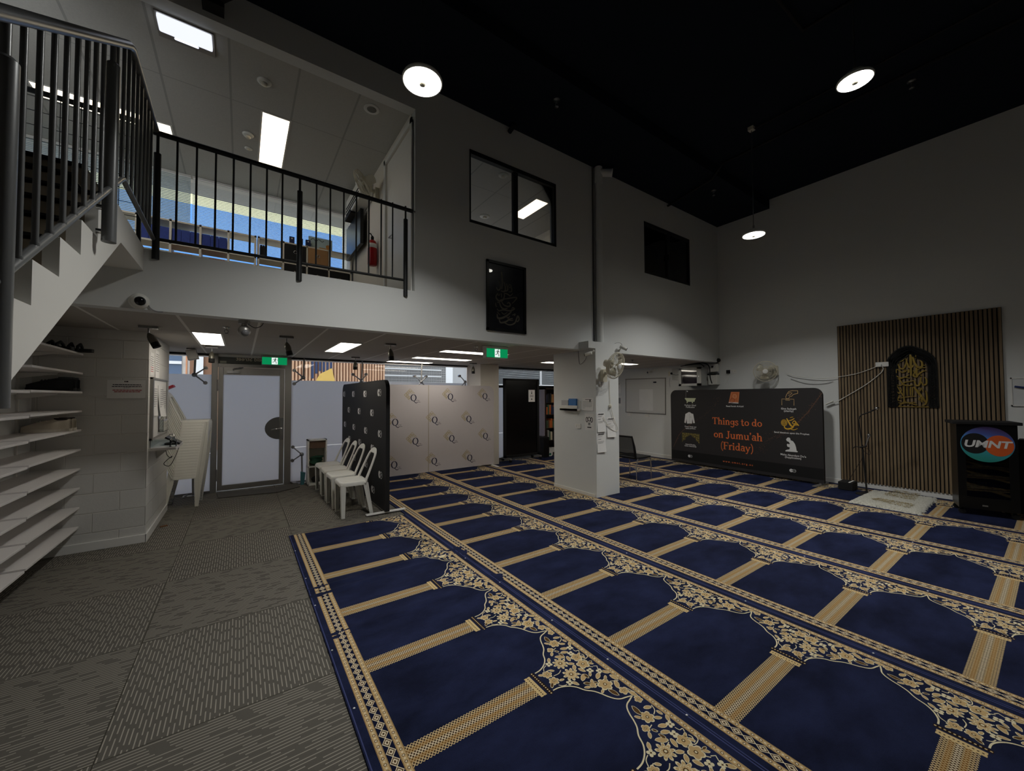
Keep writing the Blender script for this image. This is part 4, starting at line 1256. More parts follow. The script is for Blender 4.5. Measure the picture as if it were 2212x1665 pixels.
mid = [((p[0] + q[0]) / 2, (p[1] + q[1]) / 2) for p, q in zip(O_, I_)]
b.ribbon(mid, .007, 0, .012, 0, M_)
for base in (O_, I_):
    b.ribbon([((p[0] + q[0]) / 2, (p[1] + q[1]) / 2) for p, q in zip(base, mid)], .005, 0, .012, 0, M_)
N = len(O_)
for i in range(N - 1):
    for k in range(2):
        o0 = Vector(O_[i]).lerp(Vector(O_[i + 1]), k / 2); o1 = Vector(O_[i]).lerp(Vector(O_[i + 1]), (k + 1) / 2)
        i0 = Vector(I_[i]).lerp(Vector(I_[i + 1]), k / 2); i1 = Vector(I_[i]).lerp(Vector(I_[i + 1]), (k + 1) / 2)
        m0 = (o0 + i0) / 2; m1 = (o1 + i1) / 2
        for p, q in ((o0, m1), (o1, m0), (m0, i1), (m1, i0), (o0.lerp(i0, .25), o1.lerp(i1, .25)), (o0, i0)):
            b.ribbon([p, q], .0055, 0, .011, 0, M_)
b.ribbon([O_[0], I_[0]], .016, 0, .014, 0, M_); b.ribbon([O_[-1], I_[-1]], .016, 0, .014, 0, M_)
b.build('lattice_frame', m_blackgloss, t)
b = MB()
Q = [([(1.434,1.979),(1.406,1.906),(1.373,1.886),(1.346,1.937),(1.332,2.007),(1.344,2.043)], .016), ([(1.43,1.985),(1.378,2.01),(1.352,2.038)], .01),
     ([(1.289,2.103),(1.287,1.992),(1.289,1.852)], .024), ([(1.325,1.977),(1.31,1.911),(1.281,1.904),(1.26,1.937)], .02),
     ([(1.265,2.06),(1.247,1.965),(1.216,1.905),(1.176,1.909),(1.171,1.96),(1.194,2.019)], .022), ([(1.232,2.08),(1.237,2.046),(1.225,2.031)], .012),
     ([(1.175,1.949),(1.152,1.924),(1.132,1.929)], .008), ([(1.444,1.783),(1.409,1.752),(1.35,1.761),(1.308,1.795)], .014),
     ([(1.446,1.825),(1.439,1.884),(1.382,1.834),(1.336,1.855),(1.356,1.865),(1.365,1.842)], .012), ([(1.315,1.877),(1.314,1.818)], .018), ([(1.288,1.875),(1.288,1.77)], .018),
     ([(1.266,1.856),(1.25,1.827),(1.264,1.781),(1.236,1.756),(1.211,1.796),(1.162,1.839),(1.13,1.843)], .018), ([(1.233,1.895),(1.231,1.779)], .022),
     ([(1.221,1.86),(1.177,1.886),(1.133,1.891)], .01), ([(1.187,1.794),(1.183,1.771),(1.173,1.777)], .01), ([(1.435,1.735),(1.393,1.74),(1.351,1.755),(1.293,1.736)], .011),
     ([(1.414,1.734),(1.378,1.656),(1.32,1.631),(1.271,1.642)], .016), ([(1.442,1.646),(1.404,1.634),(1.361,1.679),(1.311,1.69),(1.261,1.705)], .014),
     ([(1.257,1.711),(1.239,1.635),(1.206,1.64),(1.193,1.709),(1.184,1.754)], .018), ([(1.181,1.685),(1.167,1.639),(1.135,1.65),(1.13,1.706),(1.148,1.753)], .016),
     ([(1.438,1.623),(1.41,1.551),(1.374,1.468),(1.367,1.409),(1.347,1.375)], .014), ([(1.37,1.621),(1.369,1.48)], .012), ([(1.337,1.62),(1.336,1.48)], .012),
     ([(1.3,1.614),(1.301,1.48)], .012), ([(1.276,1.607),(1.279,1.48)], .012), ([(1.263,1.613),(1.217,1.525),(1.171,1.434),(1.149,1.388)], .024),
     ([(1.184,1.382),(1.191,1.462),(1.211,1.422),(1.196,1.407)], .016), ([(1.141,1.553),(1.132,1.434),(1.15,1.354),(1.189,1.336)], .016), ([(1.437,1.456),(1.408,1.445),(1.366,1.456),(1.299,1.468),(1.242,1.474)], .011),
     ([(1.435,1.374),(1.393,1.368),(1.358,1.41)], .012), ([(1.428,1.326),(1.385,1.362),(1.318,1.375),(1.269,1.352),(1.229,1.341)], .013), ([(1.318,1.352),(1.285,1.381),(1.245,1.37)], .012),
     ([(1.435,1.539),(1.423,1.513),(1.397,1.551),(1.4,1.598)], .011), ([(1.216,1.571),(1.2,1.548),(1.183,1.594),(1.169,1.536)], .011), ([(1.42,1.492),(1.434,1.409),(1.4,1.409)], .010)]
for i, (pts, w) in enumerate(Q):
    s_ = spline(yzp(pts), 5)
    n = len(s_)
    b.ribbon(s_, [w * (.45 + .75 * math.sin(PI * min(1, .12 + .8 * k / (n - 1)))) for k in range(n)], .004 + .0004 * i, .012 + .0004 * i, 0, M_)
b.ribbon([I_[0], I_[-1]], .012, 0, .012, 0, M_)
b.build('calligraphy', m_gold, t)

t = thing('framed_calligraphy', 'black framed navy calligraphy print on the wall under the larger upper window', 'picture', (2.81, YM, 2.32))
MP = plane_xz(YM - .002)
q = [(2.497,3.213),(3.115,3.231),(3.124,2.332),(2.501,2.322)]
xa, xb, za, zb = 2.499, 3.119, 2.327, 3.222
b = MB()
for (a0, b0, a1, b1) in ((xa, za, xb, za + .036), (xa, zb - .036, xb, zb), (xa, za, xa + .036, zb), (xb - .036, za, xb, zb)):
    b.box(a0, b0, 0, a1, b1, .024, 0, MP)
b.build('frame', m_blackgloss, t, bevel=.003)
b = MB(); b.box(xa + .03, za + .03, .001, xb - .03, zb - .03, .008, 0, MP); b.build('navy_print', mat('navy_print', '#171c30', .28, var=.25, scale=6), t)
b = MB()
Q = [([(2.731,3.102),(2.742,2.984),(2.733,2.875)], .022), ([(2.694,2.976),(2.711,2.888),(2.676,2.855),(2.65,2.89)], .016), ([(2.771,2.978),(2.79,2.895),(2.771,2.852),(2.717,2.853)], .018),
     ([(2.807,2.961),(2.826,2.884),(2.779,2.853)], .016), ([(2.84,2.923),(2.846,2.95),(2.872,2.954),(2.879,2.926),(2.848,2.915),(2.886,2.916),(2.886,2.87),(2.837,2.857)], .014),
     ([(2.676,2.815),(2.644,2.765),(2.68,2.723),(2.74,2.732),(2.771,2.781),(2.771,2.829)], .018), ([(2.771,2.829),(2.823,2.826),(2.864,2.809),(2.909,2.85)], .014), ([(2.66,2.813),(2.687,2.789),(2.707,2.814)], .008), ([(2.725,2.822),(2.73,2.764)], .012),
     ([(2.707,2.735),(2.823,2.768),(2.963,2.802),(2.946,2.763),(2.892,2.711)], .014), ([(2.64,2.686),(2.644,2.648),(2.66,2.644)], .01), ([(2.73,2.715),(2.767,2.675),(2.836,2.665),(2.867,2.692),(2.839,2.719),(2.817,2.699)], .018),
     ([(2.693,2.71),(2.72,2.646),(2.767,2.624),(2.822,2.64)], .018), ([(2.66,2.616),(2.686,2.591),(2.753,2.609),(2.863,2.613),(2.931,2.645),(2.906,2.659),(2.884,2.633)], .015), ([(2.662,2.549),(2.672,2.497),(2.739,2.505),(2.822,2.551),(2.884,2.607)], .022),
     ([(2.692,2.479),(2.715,2.442),(2.794,2.462),(2.849,2.499),(2.905,2.517)], .018), ([(2.801,2.543),(2.828,2.512),(2.856,2.543)], .012), ([(2.898,2.56),(2.945,2.579),(2.926,2.552)], .012),
     ([(2.76,2.451),(2.849,2.426),(2.933,2.457),(2.964,2.515),(2.987,2.559),(3.007,2.52),(2.978,2.482),(2.956,2.514)], .016), ([(2.821,2.488),(2.877,2.488),(2.913,2.495)], .009), ([(2.668,2.701),(2.681,2.692)], .016), ([(2.726,2.579),(2.767,2.556),(2.822,2.591)], .009), ([(2.659,2.577),(2.706,2.537)], .01)]
for i, (pts, w) in enumerate(Q):
    s_ = spline(pts, 5); n = len(s_)
    b.ribbon(s_, [w * (.4 + .8 * math.sin(PI * min(1, .12 + .8 * k / (n - 1)))) for k in range(n)], .008, .0086 + .00005 * i, 0, MP)
b.build('calligraphy', mat('pale_gold_paint', '#a8a08c', .45), t)
b = MB()
R = random.Random(12)
for cx, cz, n in ((3.0, 3.05, 26), (2.6, 2.43, 16), (3.02, 2.43, 16)):
    for k in range(n):
        u, v, r = cx + R.uniform(-.06, .06), cz + R.uniform(-.06, .12 if cz > 3 else .06), R.uniform(.008, .018)
        b.prism([(u + r * (.7 + .3 * math.cos(5 * j * PI / 10)) * math.cos(j * PI / 10), v + r * (.7 + .3 * math.cos(5 * j * PI / 10)) * math.sin(j * PI / 10)) for j in range(20)], .008, .0083, 0, MP)
b.build('dark_flowers', mat('dim_flower_paint', '#2a2c38', .5), t)
b = MB(); b.box(xa + .03, za + .03, .011, xb - .03, zb - .03, .013, 0, MP); b.build('glazing', glass_mat('picture_glass', '#ffffff', .05), t)

# ---------------------------------------------------------------- fabric display walls
def fabric_wall(name, label, M, w, z0, z1, thick, mats, feet=(), r=.12, corners=(0, 0, 1, 1)):
    """M maps (a along, b up, h out)"""
    t = thing(name, label, 'display banner', (M @ Vector((w / 2, 0, 0))))
    b = MB(); b.prism(rrect(0, z0, w, z1, r, 8, corners), -thick, 0, 0, M, True); b.build('fabric_cover', mats[0], t, bevel=.008)
    for a in feet:
        b = MB(); b.box(a - .03, .0125, -thick / 2 - .25, a + .03, .028, -thick / 2 + .25, 0, M); b.box(a - .015, .02, -thick / 2 - .015, a + .015, z0 + .02, -thick / 2 + .015, 0, M)
        b.build('foot', m_alu if name != 'patterned_banner' else m_trim, t, bevel=.004)
    return t
# black banner with the round logos, standing across the entrance
m_bfab = mat('black_fabric', '#242426', .8, var=.06)
MK = Matrix(((0, 0, -1, 1.518), (-1, 0, 0, 7.56), (0, 1, 0, 0), (0, 0, 0, 1)))
kb = fabric_wall('patterned_banner', 'black fabric banner with white round logos, behind the white chairs', MK, 2.595, .035, 1.72, .05, [m_bfab], (.12, 2.53), .14)
m_wprint = mat('white_print', '#dcdcdc', .75, var=.02)
def two_discs(b, M, cx, cy, s, h, mw, mk, tx=True):
    b.prism(ell(cx - .42 * s, cy, .55 * s, .55 * s, 28), h, h + .0006, mw, M)
    b.ribbon(ell(cx + .42 * s, cy, .50 * s, .50 * s, 30), .08 * s, h, h + .0009, mw, M, True)
    if tx:
        b.text('UM', .46 * s, h, h + .0014, mk, M, 'RIGHT', .004 * s, .2, 1, (cx + .16 * s, cy))
        b.text('NT', .46 * s, h, h + .0014, mw, M, 'LEFT', .004 * s, .2, 1, (cx + .17 * s, cy))
    return b
grid = [(7.406,1.548),(6.723,1.544),(5.995,1.542),(5.261,1.553),(7.04,1.276),(6.337,1.273),(5.614,1.271),(7.331,1.013),(6.676,1.005),(5.943,0.999),(5.231,1.004),(6.976,0.785),(6.284,0.793),(5.581,0.778),(7.275,0.472),(6.63,0.513),(5.919,0.509),(5.2,0.466),(6.917,0.306),(6.237,0.265),(5.546,0.208)]
for k, (y, z) in enumerate(grid):
    b = MB(); two_discs(b, MK, 7.56 - y, z, .088, .0005, 0, 1); b.build('round_logo', [m_wprint, m_ink], kb)

# white banner with the book-shop style logo of gold squares and a large Q
m_wfab = mat('white_fabric', '#d6d0d3', .8, var=.03, scale=1.2)
MW = plane_xz(7.05)
MWt = Matrix(((1, 0, 0, 1.66), (0, 0, -1, 7.05), (0, 1, 0, 0), (0, 0, 0, 1)))
qb = fabric_wall('patterned_banner', 'white fabric banner with gold square and Q logos, before the street glass', MWt, 2.81, .045, 1.72, .045, [m_wfab], (.1, 2.77), .15)
b = MB(); b.box(2.967, .05, 0, 2.981, 1.715, .0012, 0, plane_xz(7.05)); b.build('seam', mat('fabric_fold', '#b3aa9c', .85), qb)
m_gline = mat('gold_print', '#b09a3e', .6)
m_qink = mat('navy_print_ink', '#2a2b45', .7)
for k, (x, z) in enumerate([(2.641,1.51),(3.408,1.526),(4.215,1.534),(2.292,1.062),(3.071,1.076),(3.826,1.067),(2.68,0.689),(3.438,0.693),(4.224,0.691),(2.278,0.287),(3.063,0.277),(3.846,0.268)]):
    b = MB()
    s = .062
    def dd(p): return (x - .035 + (p[0] - p[1]) * .7071 * s, z + .02 + (p[0] + p[1]) * .7071 * s)
    for L in ([(-1.3, 1.3), (1.3, 1.3), (1.3, -.7)], [(-1.3, 1.3), (-1.3, -.9)], [(-.95, .95), (.95, .95), (.95, -.5)], [(-.95, .95), (-.95, -.9)], [(-.55, .55), (.55, .55), (.55, -.1)], [(-.55, .55), (-.55, -.6)], [(0, 1.3), (0, .55)], [(-.55, 1.3), (-.55, .55)], [(.55, 1.3), (.55, .55)], [(-1.3, 0), (-.55, 0)], [(1.3, .55), (.55, .55)], [(-1.3, .55), (-.55, .55)], [(-1.3, -.55), (-.55, -.55)]):
        b.ribbon([dd(p) for p in L], .0062, .0004, .001, 0, MW)
    qx, qz = x + .03, z - .035
    n = 40
    b.ribbon(ell(qx, qz, .048, .060, n), [.0075 + .014 * abs(math.cos(2 * PI * i / n)) for i in range(n)], .0004, .0014, 1, MW, True)
    b.ribbon(spline([(qx - .005, qz - .055), (qx + .02, qz - .075), (qx + .045, qz - .098), (qx + .075, qz - .092)], 5), .012, .0004, .0012, 1, MW)
    b.text('ur\u2019an', .034, .0004, .001, 1, MW, 'LEFT', 0, 0, 1, (qx + .048, qz - .052))
    b.box(qx + .07, qz - .085, .0004, qx + .135, qz - .079, .001, 1, MW)
    b.build('q_logo', [m_gline, m_qink], qb)

# charcoal banner: Things to do on Jumu'ah
d_ = Vector((7.808 - 7.937, 2.263 - 5.075, 0)); BW = d_.length; d_.normalize()
h_ = d_.cross(Vector((0, 0, 1)))
MT = Matrix(((d_.x, 0, h_.x, 7.937), (d_.y, 0, h_.y, 5.075), (0, 1, 0, 0), (0, 0, 0, 1)))
m_tfab = mat('charcoal_fabric', '#2b292a', .75, var=.05)
tb_ = fabric_wall('notice_banner', 'charcoal fabric banner headed Things to do on Jumu\u2019ah, along the right wall', MT, BW, .045, 1.615, .05, [m_tfab], (.03, BW - .06), .13)
b = MB(); b.box(.004, .10, .0003, BW - .004, .285, .0006, 0, MT); b.build('bottom_band', mat('black_band', '#101011', .8), tb_)
GL = {
 'T': ([([(.03, .95), (.75, .95)], .09), ([(.39, .04), (.39, .95)], .16), ([(.22, .03), (.56, .03)], .06), ([(.03, .98), (.03, .72)], .06), ([(.75, .98), (.75, .72)], .06)], .84),
 'h': ([([(.14, .03), (.14, 1)], .15), ([(0, .03), (.28, .03)], .06), ([(0, .98), (.14, .98)], .06), ('s', [(.14, .44), (.26, .60), (.40, .62), (.50, .53), (.51, .4)], .12), ([(.51, .45), (.51, .03)], .15), ([(.38, .03), (.65, .03)], .06)], .72),
 'i': ([([(.15, .03), (.15, .63)], .15), ([(0, .03), (.3, .03)], .06), ([(0, .61), (.15, .61)], .06), ('d', (.14, .86), .1)], .36),
 'n': ([([(.14, .03), (.14, .63)], .15), ([(0, .03), (.28, .03)], .06), ([(0, .61), (.14, .61)], .06), ('s', [(.14, .44), (.26, .60), (.40, .62), (.50, .53), (.51, .4)], .12), ([(.51, .45), (.51, .03)], .15), ([(.38, .03), (.65, .03)], .06)], .72),
 'g': ([('o', (.27, .36), .20, .23, .12), ('s', [(.49, .60), (.50, .1), (.45, -.18), (.26, -.27), (.05, -.17)], .12), ([(.45, .60), (.62, .60)], .06)], .64),
 's': ([('s', [(.42, .5), (.36, .61), (.2, .62), (.1, .51), (.2, .38), (.38, .28), (.43, .15), (.3, .03), (.13, .04), (.05, .18)], .11)], .52),
 't': ([('s', [(.18, .86), (.18, .4), (.18, .15), (.27, .03), (.42, .08)], .14), ([(0, .60), (.4, .60)], .07)], .48),
 'o': ([('o', (.31, .32), .23, .27, .135)], .66),
 'd': ([('o', (.28, .32), .20, .27, .125), ([(.5, .03), (.5, 1)], .15), ([(.5, .03), (.66, .03)], .06), ([(.34, .98), (.5, .98)], .06)], .70),
 'J': ([('s', [(.36, .95), (.36, .5), (.36, .2), (.28, .03), (.12, .02), (.05, .14)], .15), ([(.18, .96), (.55, .96)], .06)], .60),
 'u': ([('s', [(.13, .61), (.13, .3), (.17, .1), (.28, .04), (.42, .08), (.5, .2)], .13), ([(.52, .63), (.52, .03)], .15), ([(0, .61), (.13, .61)], .06), ([(.36, .61), (.52, .61)], .06), ([(.52, .03), (.68, .03)], .06)], .72),
 'm': ([([(.14, .03), (.14, .63)], .15), ([(0, .03), (.28, .03)], .06), ([(0, .61), (.14, .61)], .06), ('s', [(.14, .44), (.26, .60), (.38, .62), (.47, .53), (.48, .4)], .12), ([(.48, .45), (.48, .03)], .15), ([(.36, .03), (.61, .03)], .06), ('s', [(.48, .44), (.60, .60), (.72, .62), (.81, .53), (.82, .4)], .12), ([(.82, .45), (.82, .03)], .15), ([(.70, .03), (.96, .03)], .06)], 1.02),
 '\u2019': ([('d', (.1, .9), .09), ('s', [(.15, .9), (.13, .78), (.04, .70)], .07)], .26),
 'a': ([('o', (.24, .2), .17, .165, .12), ('s', [(.09, .52), (.2, .62), (.36, .60), (.43, .48), (.43, .1), (.55, .03)], .13)], .60),
 '(': ([('s', [(.28, 1.05), (.12, .75), (.08, .4), (.12, .05), (.28, -.25)], .09)], .36),
 ')': ([('s', [(.04, 1.05), (.20, .75), (.24, .4), (.20, .05), (.04, -.25)], .09)], .36),
 'F': ([([(.16, .03), (.16, .97)], .16), ([(0, .03), (.36, .03)], .06), ([(0, .95), (.66, .95)], .08), ([(.16, .52), (.5, .52)], .08), ([(.64, .98), (.64, .74)], .06), ([(.5, .62), (.5, .42)], .05)], .72),
 'r': ([([(.14, .03), (.14, .63)], .15), ([(0, .03), (.3, .03)], .06), ([(0, .61), (.14, .61)], .06), ('s', [(.14, .42), (.24, .58), (.36, .63), (.45, .55)], .13)], .50),
 'y': ([([(.07, .62), (.30, .05)], .14), ('s', [(.53, .62), (.30, .05), (.18, -.24), (.03, -.22)], .09), ([(-.04, .61), (.2, .61)], .06), ([(.4, .61), (.64, .61)], .06)], .64),
 ' ': ([], .30)}
def serif(b, txt, cx, base, size, slope, h, m, M):
    w = sum(GL[c][1] for c in txt) * size
    x = cx - w / 2
    def tr(p): return (x + p[0] * size, base + p[1] * size)
    for c in txt:
        for k, g in enumerate(GL[c][0]):
            hh = h + .0002 * k
            if g[0] == 's': b.ribbon([tr(p) for p in spline(g[1], 5)], g[2] * size, h - .0003, hh, m, M)
            elif g[0] == 'd': b.prism([tr(p) for p in ell(g[1][0], g[1][1], g[2], g[2], 14)], h - .0003, hh, m, M)
            elif g[0] == 'o': b.ribbon([tr(p) for p in ell(g[1][0], g[1][1], g[2], g[3], 26)], [g[4] * size * (.6 + .4 * abs(math.cos(2 * PI * i / 26))) for i in range(26)], h - .0003, hh, m, M, True)
            else: b.ribbon([tr(p) for p in g[0]], g[1] * size, h - .0003, hh, m, M)
        x += GL[c][1] * size
m_or = mat('orange_print', '#e3763f', .75)
b = MB()
hl = [(0.957,0.926),(1.901,0.955),(0.981,0.655),(1.903,0.692),(1.12,0.454),(1.739,0.453)]
for i, s_ in enumerate(('Things to do', 'on Jumu\u2019ah', '(Friday)')):
    (a0, b0), (a1, b1) = hl[2 * i], hl[2 * i + 1]
    w1 = sum(GL[c][1] for c in s_)
    serif(b, s_, (a0 + a1) / 2, (b0 + b1) / 2 - .028, (a1 - a0) / w1, 0, .0008, 0, MT)
b.build('heading', m_or, tb_)
b = MB()
caps = [('Perform Ghusl\nPurification', [(0.473,1.257)][0], [(0.32,1.294),(0.632,1.279)]), ('Read Surah Al-Kahf', [(1.408,1.28)][0], [(1.21,1.281),(1.615,1.28)]), ('Give Sadaqah\n(charity)', [(2.328,1.23)][0], [(2.188,1.267),(2.471,1.266)]),
        ('Dress nicely and\napply perfume', [(0.47,0.799)][0], [(0.301,0.838),(0.645,0.84)]), ('Attend Khutba,\nListen Attentively', [(0.463,0.417)][0], [(0.282,0.383),(0.652,0.383)]), ('Send blessings upon the Prophet', [(2.358,0.834)][0], [(2.007,0.827),(2.681,0.84)]),
        ('Make Abundant Du\u2019a\n(Supplication)', [(2.378,0.424)][0], [(2.156,0.444),(2.595,0.452)])]
for s_, (a0, b0), ex in caps:
    wid = ex[1][0] - ex[0][0]
    longest = max(len(q) for q in s_.split('\n'))
    b.text(s_, wid / longest * 1.86, .0008, .0012, 0, MT, 'CENTER', .0008, 0, 1, (a0, b0 + (.006 if '\n' in s_ else 0)), .9)
b.build('captions', m_wprint, tb_)
b = MB(); wa = [(1.105,0.189),(1.749,0.174),(1.439,0.186)]; b.text('w w w . u m n t . o r g . a u', (wa[1][0] - wa[0][0]) / 14.2 * 1.12, .0008, .0012, 0, MT, 'CENTER', .0006, 0, 1, (wa[2][0], wa[2][1])); b.build('web_address', m_or, tb_)
for p in [(0.453,0.193),(2.369,0.188)]:
    b = MB(); two_discs(b, MT, p[0], p[1], .052, .0008, 0, 1); b.build('round_logo', [m_wprint, m_ink], tb_)
Z1 = lambda L: L
m_tub = mat('pale_green_print', '#c9cfae', .75)
b = MB(); b.prism([(0.354,1.415),(0.372,1.405),(0.395,1.36),(0.571,1.362),(0.587,1.41),(0.598,1.416),(0.603,1.437),(0.35,1.44)], .0006, .0012, 0, MT)
b.prism([(0.389,1.331),(0.408,1.331),(0.422,1.361),(0.395,1.36)], .0006, .0012, 0, MT); b.prism([(0.517,1.33),(0.535,1.331),(0.535,1.362),(0.508,1.361)], .0006, .0012, 0, MT)
b.ribbon([(0.373,1.445),(0.376,1.601),(0.406,1.601)], .006, .0006, .0012, 1, MT); b.prism(ell(*[(0.41,1.584)][0], .016, .012, 12), .0006, .0013, 2, MT); b.build('bathtub_symbol', [m_tub, m_greyink, m_wprint], tb_)
b = MB(); b.prism([(0.357,1.093),(0.329,0.906),(0.363,0.893),(0.383,0.993),(0.391,0.888),(0.509,0.895),(0.517,0.999),(0.536,0.903),(0.573,0.909),(0.539,1.1),(0.492,1.113),(0.47,1.133),(0.432,1.136),(0.409,1.12)], .0006, .0012, 0, MT)
b.ribbon([(0.452,1.111),(0.45,0.892)], .004, .0012, .0015, 1, MT); b.ribbon([(0.471,1.043),(0.493,1.042),(0.493,1.015),(0.47,1.014)], .003, .0012, .0015, 1, MT, True); b.build('shirt_symbol', [m_wprint, m_greyink], tb_)
b = MB(); b.prism([(0.267,0.468),(0.298,0.518),(0.345,0.531),(0.358,0.587),(0.415,0.617),(0.468,0.649),(0.521,0.605),(0.583,0.58),(0.599,0.526),(0.643,0.514),(0.668,0.463),(0.676,0.684),(0.266,0.689)], .0006, .0011, 0, MT)
R = random.Random(2)
pl = [(0.294,0.666),(0.336,0.652),(0.382,0.665),(0.428,0.668),(0.484,0.665),(0.529,0.656),(0.573,0.668),(0.617,0.651),(0.65,0.647),(0.3,0.607),(0.346,0.611),(0.306,0.555),(0.381,0.627),(0.562,0.619),(0.61,0.597),(0.649,0.596),(0.637,0.544),(0.605,0.561),(0.656,0.505)]
for p in pl: b.prism([(p[0] + .016 * (.6 + .4 * math.cos(4 * j * PI / 8)) * math.cos(j * PI / 8), p[1] + .016 * (.6 + .4 * math.cos(4 * j * PI / 8)) * math.sin(j * PI / 8)) for j in range(16)], .001, .0015, 1, MT)
b.build('arch_symbol', [mat('olive_print', '#5d552f', .75), mat('gold_leaf_print', '#a8954f', .75)], tb_)
b = MB(); b.prism([(1.297,1.362),(1.483,1.353),(1.506,1.561),(1.343,1.563)], .0006, .0012, 0, MT); b.prism([(1.293,1.346),(1.479,1.337),(1.483,1.353),(1.297,1.362)], .0006, .0014, 2, MT)
c0 = [(1.412,1.477)][0]; b.ribbon(ell(c0[0], c0[1], .036, .040, 24), .008, .0012, .0015, 1, MT, True); b.ribbon(ell(c0[0], c0[1], .02, .022, 18), .006, .0012, .0015, 1, MT, True)
b.ribbon(spline([(1.322,1.366),(1.336,1.419),(1.38,1.439),(1.407,1.41),(1.388,1.363),(1.284,1.339)], 5), .007, .0013, .0017, 3, MT); b.ribbon([(1.354,1.549),(1.491,1.548),(1.473,1.371),(1.313,1.379)], .005, .0012, .0015, 1, MT, True)
b.build('book_symbol', [mat('book_orange_print', '#b9683c', .75), mat('book_peach_print', '#dba27a', .75), m_wprint, mat('bead_brown_print', '#7a2f1c', .75)], tb_)
b = MB(); m_sand = mat('sand_print', '#d5b27c', .75)
for L in ([(2.225,1.32),(2.227,1.427),(2.413,1.424),(2.411,1.316)], [(2.283,1.408),(2.352,1.404)], [(2.473,1.57),(2.389,1.572),(2.338,1.559),(2.306,1.51),(2.287,1.461),(2.297,1.432),(2.335,1.436),(2.35,1.471),(2.379,1.475),(2.405,1.506),(2.472,1.524),(2.473,1.57)], [(2.328,1.52),(2.354,1.539),(2.388,1.533),(2.362,1.5),(2.328,1.49)]):
    b.ribbon(L, .007, .0006, .0012, 0, MT)
b.build('giving_symbol', m_sand, tb_)
b = MB(); m_yel = mat('yellow_gold_print', '#d9ac35', .7)
for L, w in (([(2.473,0.982),(2.41,0.978),(2.376,0.928),(2.307,0.903),(2.264,0.92),(2.256,0.959)], .022), ([(2.294,1.088),(2.326,1.022),(2.359,0.965),(2.393,0.938)], .024), ([(2.327,1.051),(2.37,1.063),(2.413,1.094)], .014), ([(2.377,1.015),(2.412,1.05),(2.436,1.018),(2.402,0.997),(2.377,1.015)], .016), ([(2.428,1.027),(2.46,0.991),(2.476,0.969)], .016), ([(2.324,0.92),(2.392,0.894),(2.459,0.922)], .010), ([(2.345,1.101),(2.396,1.118)], .008)):
    s_ = spline(L, 5); b.ribbon(s_, [w * (.5 + .6 * math.sin(PI * (k + .5) / len(s_))) for k in range(len(s_))], .0006, .0012, 0, MT)
c0 = [(2.254,1.008)][0]
for k in range(5): b.ribbon(ell(c0[0], c0[1], .010 + .009 * k, .013 + .011 * k, 20, k), .005, .0006, .0012, 0, MT, True)
b.build('calligraphy_symbol', m_yel, tb_)
b = MB(); b.prism([(2.279,0.721),(2.289,0.691),(2.319,0.68),(2.336,0.653),(2.322,0.636),(2.301,0.646),(2.287,0.629),(2.297,0.594),(2.334,0.585),(2.327,0.551),(2.285,0.539),(2.261,0.52),(2.268,0.509),(2.447,0.515),(2.451,0.531),(2.434,0.538),(2.427,0.595),(2.412,0.651),(2.384,0.696),(2.347,0.712),(2.344,0.739),(2.324,0.757),(2.3,0.751)], .0006, .0012, 0, MT); b.build('praying_symbol', m_wprint, tb_)
b = MB(); R = random.Random(5)
path = [(2.817,1.533),(2.712,1.364),(2.611,1.207),(2.508,1.078),(2.403,0.961),(2.259,0.822),(2.073,0.741),(1.918,0.634),(1.867,0.459)]; path2 = [(0.053,0.348),(0.231,0.671),(0.563,0.943),(0.873,1.15),(1.051,1.325),(1.092,1.456)]
for P, k0, w in ((path, 420, .05), (path2, 130, .035)):
    for k in range(k0):
        t_ = R.random() * (len(P) - 1.001); i = int(t_); q = Vector(P[i]).lerp(Vector(P[i + 1]), t_ - i)
        sp_ = w * (.25 + t_ / len(P)) * R.gauss(0, 1)
        r = R.uniform(.0018, .005)
        u, v = q.x + sp_, q.y + sp_ * .8 * R.choice((-1, 1))
        if .01 < u < BW - .01 and .06 < v < 1.6: b.prism(ell(u, v, r, r, 5), .0002, .0005, 0, MT)
    b.ribbon(spline(P[:len(P) // 2 + 1] if P is path else P[:3], 5), .006, .0002, .0004, 0, MT)
b.build('speckle_trail', mat('bronze_speckle', '#6f4c38', .7), tb_)


# ---------------------------------------------------------------- white plastic chairs
def leg(mb, top, bot, w0, w1, sx, sy, t=.006):
    """an L-section leg: two thin tapering plates"""
    T, B = Vector(top), Vector(bot)
    for dx, dy in ((sx, 0), (0, sy)):
        d = Vector((dx, dy, 0)); q = Vector((dy and t * sx, dx and t * sy, 0))
        v = [T, T + d * w0, B + d * w1, B, T + q, T + d * w0 + q, B + d * w1 + q, B + q]
        mb.add(v, [(0, 1, 2, 3), (7, 6, 5, 4), (0, 4, 5, 1), (1, 5, 6, 2), (2, 6, 7, 3), (3, 7, 4, 0)])
    mb.cbox((B.x + sx * w1 / 2, B.y + sy * w1 / 2, .008), (w1, w1, .016))
    # rounded fillet where the leg meets the seat
    mb.tube([T + Vector((sx * .01, sy * .01, -.01)), (T + B) / 2 + Vector((sx * .008, sy * .008, 0)), B + Vector((sx * .006, sy * .006, .01))], [.016, .011, .008], 8)
    return mb
